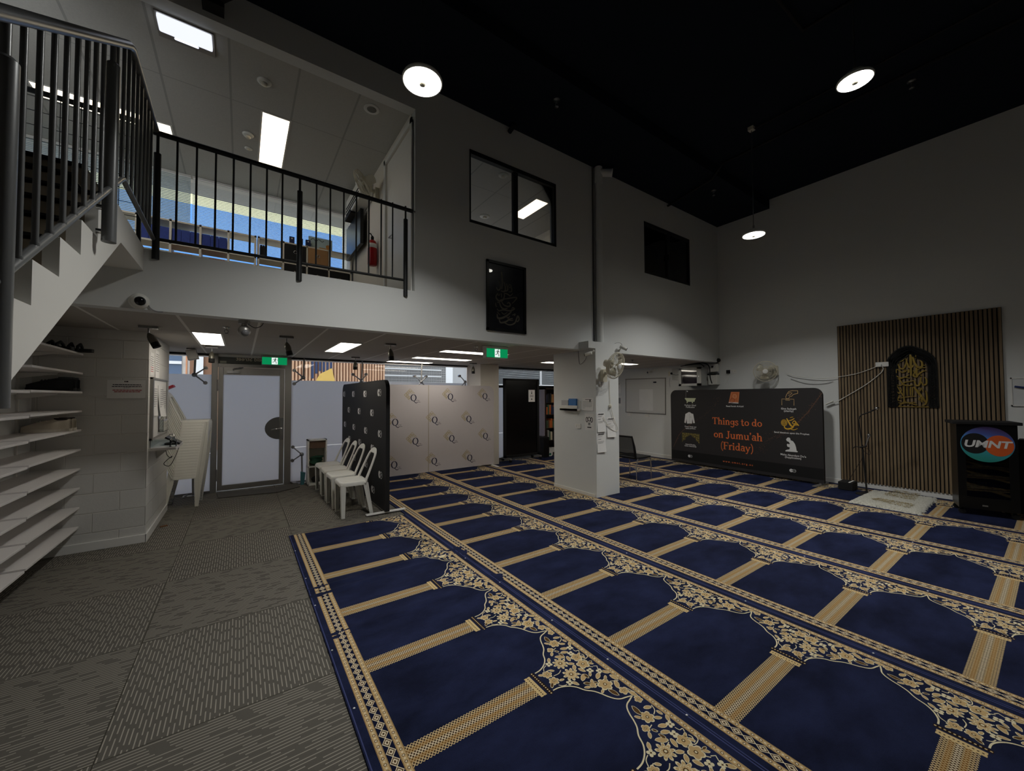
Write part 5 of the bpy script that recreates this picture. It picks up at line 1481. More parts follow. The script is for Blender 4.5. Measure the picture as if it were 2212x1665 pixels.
def make_chair(label, group):
    t = thing('plastic_chair', label, 'chair', (0, 0, 0), 0, group)
    b = MB()
    n, S = 28, 5
    rings = []
    for k, (g, z) in enumerate(((1.0, .385), (1.0, .425), (.94, .436), (.75, .428), (.4, .42), (.02, .418))):
        o = rrect(-.135 - .0, -.195, .205, .195, .07, 6)
        cx = sum(p[0] for p in o) / len(o)
        rings.append([(cx + (p[0] - cx) * g, p[1] * g, z) for p in o])
    L = len(rings[0]); v = [p for r_ in rings for p in r_]; f = []
    for i in range(len(rings) - 1):
        for k in range(L): f.append((i * L + k, i * L + (k + 1) % L, (i + 1) * L + (k + 1) % L, (i + 1) * L + k))
    f.append(tuple(range((len(rings) - 1) * L, len(rings) * L)))
    b.add(v, f, 0, True); b.build('seat', m_white_pl, t, world=False)
    up = Vector((-.39, 0, .92)).normalized(); out = Vector((0, 1, 0)).cross(up)
    Mb = Matrix(((0, up.x, out.x, -.095), (1, 0, 0, 0), (0, up.z, out.z, .425), (0, 0, 0, 1)))
    b = MB()
    pth = spline([(-.178, -.02), (-.172, .10), (-.155, .24), (-.128, .34), (-.07, .385), (0, .392), (.07, .385), (.128, .34), (.155, .24), (.172, .10), (.178, -.02)], 4)
    m = len(pth)
    b.ribbon(pth, [.075 - .03 * math.sin(PI * min(1, 2 * k / (m - 1))) if k < m / 2 else .075 - .03 * math.sin(PI * min(1, 2 * (m - 1 - k) / (m - 1))) for k in range(m)], -.008, .008, 0, Mb)
    o = b.build('backrest', m_white_pl, t, bevel=.004, world=False)
    for (tx, ty, bx, by, sx, sy) in ((.20, -.19, .19, -.195, -1, 1), (.20, .19, .19, .195, -1, -1), (-.125, -.19, -.19, -.195, 1, 1), (-.125, .19, -.19, .195, 1, -1)):
        leg(MB(), (tx, ty, .41), (bx, by, 0), .062, .040, sx, sy).build('leg', m_white_pl, t, world=False)
    return t
proto = make_chair('white plastic chair nearest the viewer beside the black banner', 'loose white chairs by the black banner')
proto.location = (1.215, 5.305, 0); proto.rotation_euler.z = PI
for lb, y, rz in (('second white plastic chair back from the viewer, beside the black banner', 5.83, .03), ('third white plastic chair back, beside the black banner', 6.30, -.02), ('white plastic chair furthest back beside the black banner, nearest the street glass', 6.78, .04)):
    c = copy_tree(proto); c.location = (1.2, y, 0); c.rotation_euler.z = PI + rz; c['label'] = lb
NST = 21
nums = ['bottom', 'second', 'third', 'fourth', 'fifth', 'sixth', 'seventh', 'eighth', 'ninth', 'tenth', 'eleventh', 'twelfth', 'thirteenth', 'fourteenth', 'fifteenth', 'sixteenth', 'seventeenth', 'eighteenth', 'nineteenth', 'twentieth', 'top']
for k in range(NST):
    c = copy_tree(proto); c.location = (-.645 + .0042 * k, 7.09, .0375 * k); c.rotation_euler.z = -.05
    c['label'] = ('%s white plastic chair of the tall stack by the door' % nums[k]) if k in (0, NST - 1) else '%s white plastic chair from the floor in the tall stack by the door' % nums[k]
    c['group'] = 'stacked white chairs'
b = MB(); b.box(-.10, -.09, 0, .10, .09, .03, 0, Matrix.Translation((-.84, 7.05, 1.60)) @ Matrix.Rotation(-.5, 4, 'Y')); tag(b.build('red_folder', mat('red_plastic', '#b5323a', .5)), 'red plastic folder on top of the chair stack by the notice board', 'folder')

# ---------------------------------------------------------------- glass spider fittings at the street front
def spider(label, x, z, arms, rod, base=None):
    y = 7.66
    t = thing('glass_fitting', label, 'glass fitting', (x, y, z), 0, 'steel glass fittings')
    b = MB(); b.sphere((x, y, z), .035, 14, 0, None, (1, .8, 1)); b.build('hub', m_steel, t)
    for (ax, az) in arms:
        b = MB(); b.tube([(x, y, z), (x + ax * .6, y + .01, z + az * .6), (x + ax, y + .03, z + az)], [.013, .010, .010], 8); b.cyl((x + ax, y + .02, z + az), (x + ax, y + .075, z + az), .028, 14); b.build('arm', m_steel, t)
    b = MB(); b.tube([(x, y, z), (x + .01, y, rod)], .014, 8); b.build('rod', m_alud, t)
    if base:
        b = MB(); b.box(x - .11, y - .10, .001, x + .11, y + .06, .012); b.build('base_plate', m_alu, t)
        b = MB()
        for i in (-1, 1):
            for j in (-1, 1): b.cyl((x + i * .07, y - .02 + j * .05, .012), (x + i * .07, y - .02 + j * .05, .024), .016, 6)
        b.build('bolts', m_steel, t)
spider('steel glass fitting left of the door, arms towards the frame', -.592, 1.847, [(.134, .113), (.131, -.12)], 2.185)
spider('steel glass fitting right of the door, hung from the ceiling', .892, 1.839, [(-.137, .127), (-.135, -.109)], 2.185)
spider('steel glass fitting on a floor post right of the door', .881, .497, [(-.135, .133), (-.14, -.1)], .012, True)
spider('steel glass fitting on a floor post behind the stacked chairs', -.592, .45, [(.12, .12), (.12, -.12), (-.12, .12), (-.12, -.12)], .012, True)
spider('steel glass fitting above the black banner, four arms', 1.877, 1.80, [(-.15, .12), (.09, .13), (-.14, -.12), (.1, -.12)], 2.185)
spider('steel glass fitting above the middle of the white banner', 3.07, 1.80, [(-.13, .12), (.12, .12), (-.12, -.12), (.12, -.12)], 2.185)
spider('steel glass fitting against the rear pillar above the white banner', 4.10, 1.82, [(-.12, .13), (-.10, -.11)], 1.60)

# door mat, cubby and small floor things
b = MB(); q = [(-0.294,7.605),(0.448,7.474),(0.794,7.592),(0.82,7.322),(0.489,7.107),(-0.255,7.209)]; b.prism(q[::-1], .001, .014); tag(b.build('door_mat', mat('dark_grey_mat', '#57544f', .95, bump=.5, bscale=300), bevel=.003), 'dark grey door mat lying across the glass door threshold', 'mat')
b = MB(); b.prism([(0.707,7.786),(0.795,7.881),(0.8,7.587),(0.751,7.58)][::-1], .016, .03); tag(b.build('paper_card', m_alu), 'small pale card lying at the end of the door mat', 'card')
t = thing('cubby_shelf', 'narrow white open cubby with a green bag, left of the white chairs', 'shelf unit', (1.08, 7.42, 0))
x0, x1, y0, y1, zt = .935, 1.228, 7.335, 7.55, .77
b = MB(); b.box(x0, y0, 0, x0 + .02, y1, zt); b.box(x1 - .02, y0, 0, x1, y1, zt); b.box(x0, y0, zt - .02, x1, y1, zt); b.box(x0, y0, 0, x1, y1, .03); b.box(x0, y0, .30, x1, y1, .32); b.build('carcass', m_trim, t)
b = MB(); b.box(x0, y1 - .01, .01, x1, y1, zt - .01); b.build('back_panel', m_cream_pl, t)
b = MB(); b.box(x0 + .02, y0 + .03, .62, x1 - .02, y0 + .05, zt - .02); b.build('top_drawer', mat('brown_box', '#6b5546', .8), t)
b = MB()
R = random.Random(6)
for k in range(7):
    zc = .345 + k * .02
    b.sphere((1.08 + R.uniform(-.03, .03), 7.42 + R.uniform(-.02, .02), zc), .09, 12, 0, Matrix.Rotation(R.uniform(-.2, .2), 4, 'Y') if False else None, (1.15, .8, .25))
tag(b.build('green_bag', mat('dark_green_cloth', '#1f4a37', .7, var=.4, scale=25, bump=.4, bscale=30)), 'crumpled dark green bag stuffed in the white cubby', 'bag')
b = MB(); b.sphere((1.1, 7.44, .09), .07, 12, 0, None, (1.4, 1, .8)); b.tube([(1.02, 7.38, .05), (1.05, 7.35, .12), (1.12, 7.36, .13)], .008, 8); tag(b.build('dark_bag', mat('black_cloth', '#1c1b1c', .9, var=.3)), 'black bag on the bottom of the white cubby', 'bag')
b = MB(); b.prism([(.0, 0), (.05, 0), (.07, .20), (.0, .22)], -.03, .03, 0, plane_xz(7.52, .85, .001)); tag(b.build('teal_dustpan', mat('teal_plastic', '#3e6f78', .5)), 'teal plastic dustpan standing left of the white cubby', 'dustpan')
b = MB(); b.prism(spline([(0, 0), (.03, .012), (.06, .008), (.07, -.004), (.04, -.012), (.015, -.012)], 4, True), 0, .012, 0, Matrix.Translation((-0.752,6.028,-0.0)) @ Matrix.Rotation(.35, 4, 'Z')); tag(b.build('dry_leaf', mat('dry_leaf', '#6e4a2c', .8, var=.3, scale=60)), 'small brown dry leaf on the carpet by the block wall', 'leaf')

# ---------------------------------------------------------------- block wall: notices, board, sill shelf
def lines(b, M, w, h, rows, m, h0=.0012, x0=.1, x1=.9):
    """faint rows of print"""
    R = random.Random(int(w * 1000 + h * 77 + len(rows)))
    for (fy, fx0, fx1, th, mm) in rows:
        x = fx0 * w
        while x < fx1 * w:
            l_ = min(R.uniform(.03, .09) * w, fx1 * w - x)
            b.box(x, fy * h, h0, x + l_, fy * h + th, h0 + .0004, mm, M); x += l_ + .012 * w
def sheet(label, M, w, h, rows=(), extra=None, group='paper notices', curl=0, name='paper_notice', col=None):
    t = thing(name, label, 'notice', M @ Vector((w / 2, 0, 0)), 0, group)
    b = MB()
    n = 8
    v = []
    for j in range(n + 1):
        for hh in (.0, .0009):
            z = curl * (1 - j / n) ** 2
            v += [(0, h * j / n, z + hh), (w, h * j / n, z * 1.6 + hh)]
    f = []
    for j in range(n):
        a = j * 4
        f += [(a + 2, a + 3, a + 7, a + 6), (a + 1, a, a + 4, a + 5), (a, a + 2, a + 6, a + 4), (a + 3, a + 1, a + 5, a + 7)]
    f += [(0, 1, 3, 2), (n * 4, n * 4 + 2, n * 4 + 3, n * 4 + 1)]
    b.add(v, f, 0, False, M); b.build('sheet', col or m_paper, t)
    if rows:
        b = MB(); lines(b, M, w, h, rows, 0, .0012 + curl * .6); b.build('print', [m_ink, m_red, m_greyink], t)
    if extra:
        b = MB(); extra(b, M, w, h); b.build('symbol', [m_ink, m_greyink, m_red], t)
    return t
txt = [(.86 - .07 * k, .1, .9, .006, 2) for k in range(9)]
sheet('landscape notice with black and red lines on the block wall', Matrix(((1, 0, 0, -1.105), (0, 0, -1, 5.5195), (0, 1, 0, 1.495), (0, 0, 0, 1))), .283, .187,
      [(.88, .44, .54, .012, 0), (.72, .14, .88, .007, 0), (.62, .12, .9, .007, 0), (.55, .42, .6, .005, 2), (.42, .14, .9, .008, 1), (.33, .18, .86, .008, 1)], None, 'notices by the entrance', .004)
MBk = Matrix(((0, 0, 1, -.7995), (1, 0, 0, 0), (0, 1, 0, 0), (0, 0, 0, 1)))     # a along +y, b up, out along +x
def at_block(y, z): return MBk @ Matrix.Translation((y, z, 0))
sheet('left sheet with red lines above the notice board', at_block(5.60, 1.74), .20, .25, [(.8 - .09 * k, .1, .85, .006, 1 if k > 4 else 2) for k in range(8)], None, 'notices by the entrance')
sheet('right white sheet taped above the notice board', at_block(5.88, 1.70), .24, .34, txt, None, 'notices by the entrance', .004)
t = thing('notice_board', 'white notice board in a metal frame on the block wall return', 'notice board', (-.79, 6.1, 1.1))
b = MB(); b.box(5.63, 1.06, 0, 6.62, 1.70, .012, 0, MBk); b.build('board', m_trim, t)
b = MB(); b.box(5.61, 1.04, 0, 5.66, 1.72, .028, 0, MBk); b.box(6.60, 1.04, 0, 6.64, 1.72, .02, 0, MBk); b.box(5.61, 1.04, 0, 6.64, 1.06, .02, 0, MBk); b.box(5.61, 1.70, 0, 6.64, 1.72, .02, 0, MBk); b.build('frame', m_alu, t)
for lb, y, z, w, h, c in (('tall printed sheet pinned left on the notice board', 5.70, 1.30, .22, .34, .01), ('curling printed sheet pinned mid notice board', 6.0, 1.28, .24, .36, .03), ('grey printed sheet pinned right on the notice board', 6.32, 1.26, .24, .36, .006)):
    sheet(lb, at_block(y, z) @ Matrix.Translation((0, 0, .013)), w, h, txt, None, 'sheets on the notice board', c)
t = thing('leaflet_pocket', 'clear plastic leaflet pocket hanging on the notice board', 'leaflet holder', (-.72, 6.25, 1.2))
m_clear = glass_mat('clear_acrylic', '#e9eef0', .1)
b = MB(); b.box(6.05, 1.10, .014, 6.42, 1.28, .018, 0, MBk); b.box(6.05, 1.10, .018, 6.42, 1.105, .06, 0, MBk); b.box(6.05, 1.10, .056, 6.42, 1.24, .06, 0, MBk); b.box(6.05, 1.10, .018, 6.054, 1.24, .06, 0, MBk); b.build('pocket', m_clear, t)
t = thing('wall_ledge', 'white wooden ledge under the notice board', 'shelf', (-.68, 5.95, .95))
b = MB(); b.prism([(-.8, 5.585), (-.575, 5.585), (-.575, 6.2), (-.8, 6.6)], .93, .957); b.build('board', m_shelf, t, bevel=.003)
b = MB(); b.prism([(0, 0), (.15, 0), (0, -.14)], -.01, .01, 0, Matrix(((1, 0, 0, -.8), (0, 0, 1, 6.1), (0, 1, 0, .93), (0, 0, 0, 1)))); b.build('bracket', m_trim, t)
t = thing('acrylic_box', 'clear acrylic box on the ledge under the notice board', 'box', (-.72, 5.70, .957))
b = MB()
x0, x1, y0, y1 = -.79, -.63, 5.62, 5.80
for q in ((x0, y0, x1, y0 + .004), (x0, y1 - .004, x1, y1), (x0, y0, x0 + .004, y1), (x1 - .004, y0, x1, y1)): b.box(q[0], q[1], .957, q[2], q[3], 1.04)
b.build('walls', m_clear, t)
t = thing('pump_bottle', 'clear pump bottle standing at the corner of the ledge', 'bottle', (-.61, 5.66, .957))
b = MB(); b.lathe([(.026, .957), (.028, .965), (.028, 1.03), (.012, 1.05), (.012, 1.06)], 16, 0, Matrix.Translation((-.605, 5.65, 0))); b.build('body', m_clear, t)
b = MB(); b.lathe([(.013, 1.06), (.013, 1.075), (.005, 1.078), (.005, 1.095)], 12, 0, Matrix.Translation((-.605, 5.65, 0))); b.tube([(-.605, 5.65, 1.093), (-.635, 5.65, 1.096), (-.645, 5.65, 1.085)], .005, 8); b.build('pump', m_chrome, t)
t = thing('card_terminal', 'black card terminal on a stand on the ledge', 'terminal', (-.65, 5.95, .957))
b = MB(); b.box(-.05, -.08, 0, .05, .08, .02, 0, Matrix.Translation((-.66, 5.98, .957))); b.build('base', m_blackgloss, t)
b = MB(); b.box(-.075, -.11, 0, .075, .11, .018, 0, Matrix.Translation((-.64, 5.95, 1.0)) @ Matrix.Rotation(.55, 4, 'Y')); b.build('screen_unit', m_blackgloss, t)
def cable(label, pts, m, r=.004, name='cable', n=6):
    b = MB(); b.tube(spline(pts, n), r, 6); return tag(b.build(name, m), label, 'cable')
cable('tangled black cable hanging under the wall ledge', [(-.70, 5.9, .93), (-.68, 5.85, .85), (-.66, 5.95, .80), (-.64, 5.85, .83), (-.70, 5.8, .76), (-.66, 5.9, .72), (-.62, 6.0, .82), (-.6, 6.15, .93)], m_blackmat, .0035)

# cctv
m_dome = mat('dark_dome', '#07080a', .1)
t = thing('dome_camera', 'white dome camera with a black eye on the balcony edge by the stair', 'camera', (-.645, YM, 2.24))
b = MB(); b.lathe([(.062, 0), (.062, .01), (.05, .035)], 24, 0, Matrix.Translation((-.66, YM, 2.25)) @ Matrix.Rotation(PI / 2, 4, 'X')); b.build('base', m_white_pl, t)
b = MB(); b.sphere((-.655, YM - .045, 2.245), .046, 18); b.build('eyeball', m_white_pl, t)
b = MB(); b.sphere((-.647, YM - .065, 2.243), .036, 18); b.build('lens', m_dome, t)
cable('grey cable looping from the dome camera under the balcony edge', [(-0.614,4.115,2.267),(-0.605,4.115,2.224),(-0.586,4.115,2.197),(-0.553,4.115,2.183),(-0.52,4.115,2.185)], m_greyink, .004)
t = thing('dome_camera', 'round white camera hanging under the balcony edge', 'camera', (.016, 4.2, 2.19))
b = MB(); b.cyl((.016, 4.22, 2.189), (.016, 4.22, 2.16), .045, 20); b.cyl((.016, 4.22, 2.16), (.016, 4.22, 2.12), .022, 14); b.build('mount', m_alu, t)
b = MB(); b.sphere((.016, 4.22, 2.095), .05, 20, 0, None, (1, 1, 1.05)); b.build('body', m_alu, t)
b = MB(); b.sphere((.022, 4.19, 2.075), .032, 16); b.build('lens', mat('grey_lens', '#77777a', .3), t)
cable('thin dark cable from the round white camera along the ceiling', [(.03, 4.2, 2.17), (.09, 4.2, 2.13), (.14, 4.22, 2.15), (.16, 4.24, 2.185)], m_blackmat, .003)
def bullet(label, a, b_, mount, cab=None):
    t = thing('bullet_camera', label, 'camera', mount, 0, 'bullet cameras')
    A, B_ = Vector(a), Vector(b_)
    d = (B_ - A).normalized()
    b = MB(); b.tube([A, A + d * .002, B_], [.02, .026, .026], 14); b.build('body', m_white_pl, t)
    b = MB(); b.tube([B_, B_ + d * .008], .024, 14); b.build('lens', m_dome, t)
    b = MB(); b.cyl(mount, A.lerp(B_, .3), .009, 8); b.sphere(mount, .022, 10); b.build('bracket', m_white_pl, t)
    if cab: cable(cab[0], cab[1], m_greyink, .003)
bullet('white bullet camera high on the left face of the white pillar', (4.2,3.947,2.128), (4.16,4.039,2.106), (4.255,3.962,2.16), ('thin cable drooping below the pillar camera', [(4.256,4.278,2.198),(4.256,4.27,2.068),(4.256,4.251,1.988),(4.256,4.192,1.998),(4.256,4.123,2.056),(4.256,4.103,2.132)]))
bullet('grey bullet camera perched on top of the white pillar head', (4.75,3.88,2.254), (4.827,3.82,2.211), (4.8,3.94,2.2), ('short cable looping over the camera on the pillar head', [(4.692,3.93,2.299),(4.768,3.93,2.319),(4.844,3.93,2.31),(4.866,3.93,2.268)]))
bullet('white bullet camera under the ceiling above the whiteboard', (8.22, 5.75, 2.09), (8.12, 5.80, 2.06), (8.285, 5.72, 2.12))
t = thing('dome_camera', 'black dome camera in the corner above the equipment cabinet', 'camera', (8.18,4.127,2.231))
b = MB(); b.sphere((8.16,4.108,2.228), .045, 16); b.build('lens', m_dome, t)
b = MB(); b.cyl((8.236,4.176,2.198), (8.19,4.142,2.213), .03, 14); b.build('base', m_blackmat, t)

# ---------------------------------------------------------------- white pillar: leaflets, notices, fan
MPL = Matrix(((0, 0, -1, 4.261), (-1, 0, 0, 0), (0, 1, 0, 0), (0, 0, 0, 1)))     # left face: a along -y, out along -x
t = thing('leaflet_rack', 'white leaflet rack with a blue booklet on the pillar', 'leaflet rack', (4.2, 4.43, 1.3))
b = MB(); b.box(-4.63, 1.27, 0, -4.24, 1.30, .08, 0, MPL); b.box(-4.63, 1.27, .074, -4.24, 1.35, .08, 0, MPL); b.box(-4.63, 1.27, 0, -4.24, 1.42, .006, 0, MPL); b.build('tray', m_white_pl, t)
b = MB(); b.box(-4.62, 1.29, .01, -4.47, 1.43, .05, 0, MPL @ Matrix.Rotation(0, 4, 'X')); tag(b.build('grey_leaflets', mat('grey_leaflet', '#b9b9ba', .7)), 'stack of grey leaflets in the pillar leaflet rack', 'leaflets')
b = MB(); b.box(-4.46, 1.28, .012, -4.30, 1.455, .045, 0, MPL); tag(b.build('blue_booklet', mat('blue_cover', '#3f78b5', .5, var=.15)), 'blue booklet in the pillar leaflet rack', 'booklet')
def mask(b, M, w, h):
    b.ribbon(ell(w * .5, h * .66, w * .14, h * .12, 18), .01, .0014, .0018, 0, M, True)
    for s in (-1, 1): b.ribbon(ell(w * (.5 + .26 * s), h * .62, w * .10, h * .14, 16), .012, .0014, .0018, 0, M, True)
    b.box(w * .38, h * .30, .0014, w * .62, h * .46, .0018, 1, M); b.box(w * .28, h * .14, .0014, w * .72, h * .2, .0018, 0, M)
def on_pillar(y, z): return MPL @ Matrix.Translation((-y, z, 0))
sheet('printed form in a clear sleeve right of the leaflet rack', on_pillar(4.205, 1.275), .225, .19, [(.86, .3, .85, .008, 0)] + [(.7 - .1 * k, .08, .9, .005, 2) for k in range(6)], lambda b, M, w, h: b.box(w * .66, h * .68, .0014, w * .76, h * .9, .0018, 0, M), 'sheets on the pillar', .006)
sheet('notice with a headphone drawing on the pillar left face', on_pillar(4.155, .985), .18, .25, [], mask, 'sheets on the pillar')
MPF = plane_xz(3.929)
def on_front(x, z): return MPF @ Matrix.Translation((x, z, 0))
tx2 = [(.90, .1, .8, .012, 0), (.80, .1, .6, .005, 2), (.66, .1, .45, .006, 2), (.55, .1, .8, .004, 2), (.48, .1, .7, .004, 2)]
sheet('upper left notice sheet on the pillar front', on_front(4.28, .965), .17, .285, tx2, None, 'sheets on the pillar', .012)
sheet('right-hand notice sheet on the pillar front', on_front(4.488, .875), .185, .30, tx2, None, 'sheets on the pillar', .015)
sheet('lowest notice sheet on the pillar front', on_front(4.275, .665), .18, .29, tx2, None, 'sheets on the pillar', .012)
def socket(label, M, w=.115, h=.072, group='white wall sockets'):
    t = thing('wall_socket', label, 'socket', M @ Vector((0, 0, 0)), 0, group)
    b = MB(); b.prism(rrect(-w / 2, -h / 2, w / 2, h / 2, .006), 0, .01, 0, M); b.build('plate', m_trim, t)
    b = MB()
    for s in (-1, 1):
        b.box(s * w * .24 - .008, .004, .01, s * w * .24 + .008, .016, .014, 0, M)
        for q in (-1, 1): b.box(s * w * .24 + q * .006 - .0012, -.016, .0098, s * w * .24 + q * .006 + .0012, -.004, .0104, 1, M)
    b.build('switches', [m_cream_pl, m_ink], t)
socket('white double socket on the pillar left face', on_pillar(4.295, 1.034))

m_fan = mat('cream_fan_plastic', '#d6d0bd', .35, var=.03)
m_fanblade = mat('clear_fan_blade', '#cfcbb8', .3)
m_wire = mat('fan_wire', '#d2ccb9', .35)
def wall_fan(label, base, M_wall_n, c, n, r=.19):
    """base point on a wall, head centre c, facing n"""
    t = thing('wall_fan', label, 'fan', base, 0, 'wall fans')
    B_, Cc, N = Vector(base), Vector(c), Vector(n).normalized()
    wn_ = Vector(M_wall_n)
    upw = Vector((0, 0, 1)); sd = wn_.cross(upw)
    Mw = Matrix(((sd.x, upw.x, wn_.x, B_.x), (sd.y, upw.y, wn_.y, B_.y), (sd.z, upw.z, wn_.z, B_.z), (0, 0, 0, 1)))
    b = MB(); b.prism(rrect(-.045, -.10, .045, .09, .03), 0, .055, 0, Mw, True); b.build('wall_base', m_fan, t, bevel=.006)
    hb = Cc - N * .13
    b = MB(); b.tube([B_ + wn_ * .05 + upw * .03, B_ + wn_ * .11 + upw * .035, hb], [.028, .022, .03], 12); b.build('arm', m_fan, t)
    z = N; x = upw.cross(z).normalized(); y = z.cross(x)
    Mh = Matrix(((x.x, y.x, z.x, Cc.x), (x.y, y.y, z.y, Cc.y), (x.z, y.z, z.z, Cc.z), (0, 0, 0, 1)))
    b = MB(); b.lathe([(.03, -.19), (.052, -.18), (.06, -.12), (.058, -.07), (.045, -.06)], 20, 0, Mh); b.build('motor', m_fan, t)
    b = MB()
    for rr, zz in ((r, 0), (r * .99, -.025), (r * .97, .02), (r * .75, .045), (r * .5, .055), (r * .3, .06), (r * .75, -.05), (r * .5, -.06)):
        b.tube([Mh @ Vector((rr * math.cos(2 * PI * k / 28), rr * math.sin(2 * PI * k / 28), zz)) for k in range(28)], .004 if rr > r * .95 else .0018, 6, 0, None, False, True)
    for k in range(44):
        a = 2 * PI * k / 44
        ca, sa = math.cos(a), math.sin(a)
        b.tube([Mh @ Vector((r * f_ * ca, r * f_ * sa, zz)) for f_, zz in ((.22, .06), (.6, .052), (.88, .035), (1, 0))], .0013, 5, 0, None, False)
        b.tube([Mh @ Vector((r * f_ * ca, r * f_ * sa, zz)) for f_, zz in ((.3, -.06), (.6, -.057), (.9, -.04), (1, 0))], .0013, 5, 0, None, False)
    b.build('cage', m_wire, t)
    for k in range(3):
        a = 2 * PI * k / 3 + .4
        pts = []
        b = MB()
        v = []
        for i, (f_, w_) in enumerate(((.15, .25), (.4, .55), (.65, .62), (.85, .45))):
            for s in (-1, 1):
                an = a + s * w_ * (.9 if f_ > .2 else .6)
                v.append(Mh @ Vector((r * f_ * math.cos(an), r * f_ * math.sin(an), s * .018 - .01)))
        b.add(v, [(2 * i, 2 * i + 1, 2 * i + 3, 2 * i + 2) for i in range(3)], 0, True)
        o = b.build('blade', m_fanblade, t); sm = o.modifiers.new('solid', 'SOLIDIFY'); sm.thickness = .003
    b = MB(); b.lathe([(.040, .055), (.046, .066), (.036, .074), (.02, .076)], 20, 0, Mh); b.build('badge', m_trim, t)
    return t
wall_fan('cream wall fan on the front of the white pillar', (4.405, 3.93, 1.80), (0, -1, 0), (4.36,3.64,1.923), (.12, -.9, -.28))
cable('long white cord with a plug hanging from the pillar fan', [(4.545,3.92,1.726),(4.552,3.92,1.53),(4.559,3.92,1.376)] + [(4.573,3.915,1.307),(4.633,3.915,1.144),(4.716,3.915,1.0),(4.683,3.915,0.959),(4.589,3.915,0.985),(4.487,3.915,1.067),(4.397,3.915,1.187)], m_cream_pl, .004)
b = MB(); p = (4.553,3.915,1.342); b.lathe([(.006, -.03), (.02, -.02), (.022, .015), (.008, .03)], 12, 0, Matrix.Translation(p)); tag(b.build('cord_connector', m_cream_pl), 'white in-line plug halfway down the pillar fan cord', 'plug')
t = thing('drain_pipe', 'white drain pipe with a capped tee on the wall above the pillar', 'pipe', (4.52, 4.06, 2.3))
b = MB(); b.cyl((4.515, 4.065, 2.298), (4.515, 4.065, 4.86), .052, 20); b.build('pipe', m_wall, t)
b = MB(); b.cyl((4.515, 4.065, 4.80), (4.515, 4.065, 5.05), .062, 20); b.cyl((4.515, 4.065, 4.97), (4.66, 3.92, 4.95), .058, 20); b.cyl((4.515, 4.065, 3.9), (4.515, 4.065, 3.96), .058, 20); b.build('fitting', m_wall, t)
b = MB(); b.lathe([(.058, 0), (.064, .004), (.064, .016)], 20, 0, Matrix.Translation((4.655, 3.925, 4.95)) @ Vector((1, -1, -.13)).to_track_quat('Z', 'Y').to_matrix().to_4x4()); b.build('cap', m_trim, t)
b = MB(); b.box(4.425, 4.10, 2.298, 4.437, 4.123, 5.06); tag(b.build('gap_strip', mat('gap_strip_grey', '#5a5c5e', .6)), 'thin dark conduit beside the white drain pipe', 'stripe')  # thin grey strip drawn for the dark gap line along the pipe

# ---------------------------------------------------------------- lower room, far right: whiteboard, cabinet, chair
MR3 = Matrix(((0, 0, -1, 8.299), (-1, 0, 0, 0), (0, 1, 0, 0), (0, 0, 0, 1)))
t = thing('whiteboard', 'whiteboard in an aluminium frame on the far right wall', 'whiteboard', (8.29, 6.0, 1.05))
MWB = MR3 @ Matrix.Translation((-6.6, 1.062, 0)) @ Matrix.Rotation(-.012, 4, 'Z')
b = MB(); b.box(0, 0, 0, 1.16, .868, .012, 0, MWB); b.build('writing_surface', mat('whiteboard_enamel', '#d4d5d4', .2, var=.03, scale=1.5), t)
b = MB()
for q in ((-.006, -.006, 1.166, .014), (-.006, .854, 1.166, .874), (-.006, -.006, .012, .874), (1.148, -.006, 1.166, .874)): b.box(q[0], q[1], 0, q[2], q[3], .02, 0, MWB)
b.build('frame', m_alu, t)
b = MB(); b.box(.42, .07, .0125, .82, .60, .0135, 0, MWB); b.build('wiped_patch', mat('clean_enamel', '#e6e7e7', .2), t)
b = MB(); b.box(.84, .755, .012, .91, .785, .03, 0, MWB); tag(b.build('board_magnet', mat('navy_felt', '#23283f', .7)), 'dark blue eraser stuck on the whiteboard', 'eraser')
socket('cream socket under the left end of the whiteboard', MR3 @ Matrix.Translation((-6.49, 1.01, 0)))
socket('white socket under the right end of the whiteboard', MR3 @ Matrix.Translation((-5.96, 1.0, 0)))
sheet('white notice on the wall left of the whiteboard', MR3 @ Matrix.Translation((-6.95, 1.56, 0)), .19, .27, tx2, None, 'sheets by the whiteboard')
sheet('notice with a dark square left of the whiteboard', MR3 @ Matrix.Translation((-6.93, 1.22, 0)), .19, .27, [], lambda b, M, w, h: b.box(w * .2, h * .25, .0014, w * .8, h * .8, .0018, 1, M), 'sheets by the whiteboard')
t = thing('network_cabinet', 'grey wall cabinet with a glass door above the notice banner', 'cabinet', (8.0, 4.8, 1.72))
cf = [(4.823,2.107),(4.322,2.114),(4.318,1.746),(4.829,1.751)]
ya_, yb_ = cf[0][0], cf[1][0]; za_, zb_ = 1.70, 2.09
m_cab = mat('light_grey_steel', '#b4b6b3', .45, .2)
b = MB(); b.box(7.88, yb_, za_, 8.238, ya_, zb_); b.build('body', m_cab, t, bevel=.004)
b = MB()
for q in ((yb_, za_, ya_, za_ + .05), (yb_, zb_ - .04, ya_, zb_), (yb_, za_, yb_ + .09, zb_), (ya_ - .055, za_, ya_, zb_)): b.box(7.858, q[0], q[1], 7.879, q[2], q[3])
b.build('door_frame', m_cab, t)
b = MB(); b.box(7.865, yb_ + .09, za_ + .05, 7.872, ya_ - .055, zb_ - .04); b.build('door_glass', mat('dark_reflecting_glass', '#2a2430', .05, spec=1, coat=1), t)
b = MB(); b.cyl((7.858, yb_ + .045, (za_ + zb_) / 2), (7.848, yb_ + .045, (za_ + zb_) / 2), .012, 12); b.build('lock', m_chrome, t)
cb_ = [(7.95,4.724,2.155),(7.95,4.513,2.17),(7.95,4.31,2.175),(7.95,4.194,2.09),(7.95,4.179,1.868),(7.95,4.143,1.742)]
cable('bundle of dark cables over the grey wall cabinet', cb_, m_blackmat, .012)
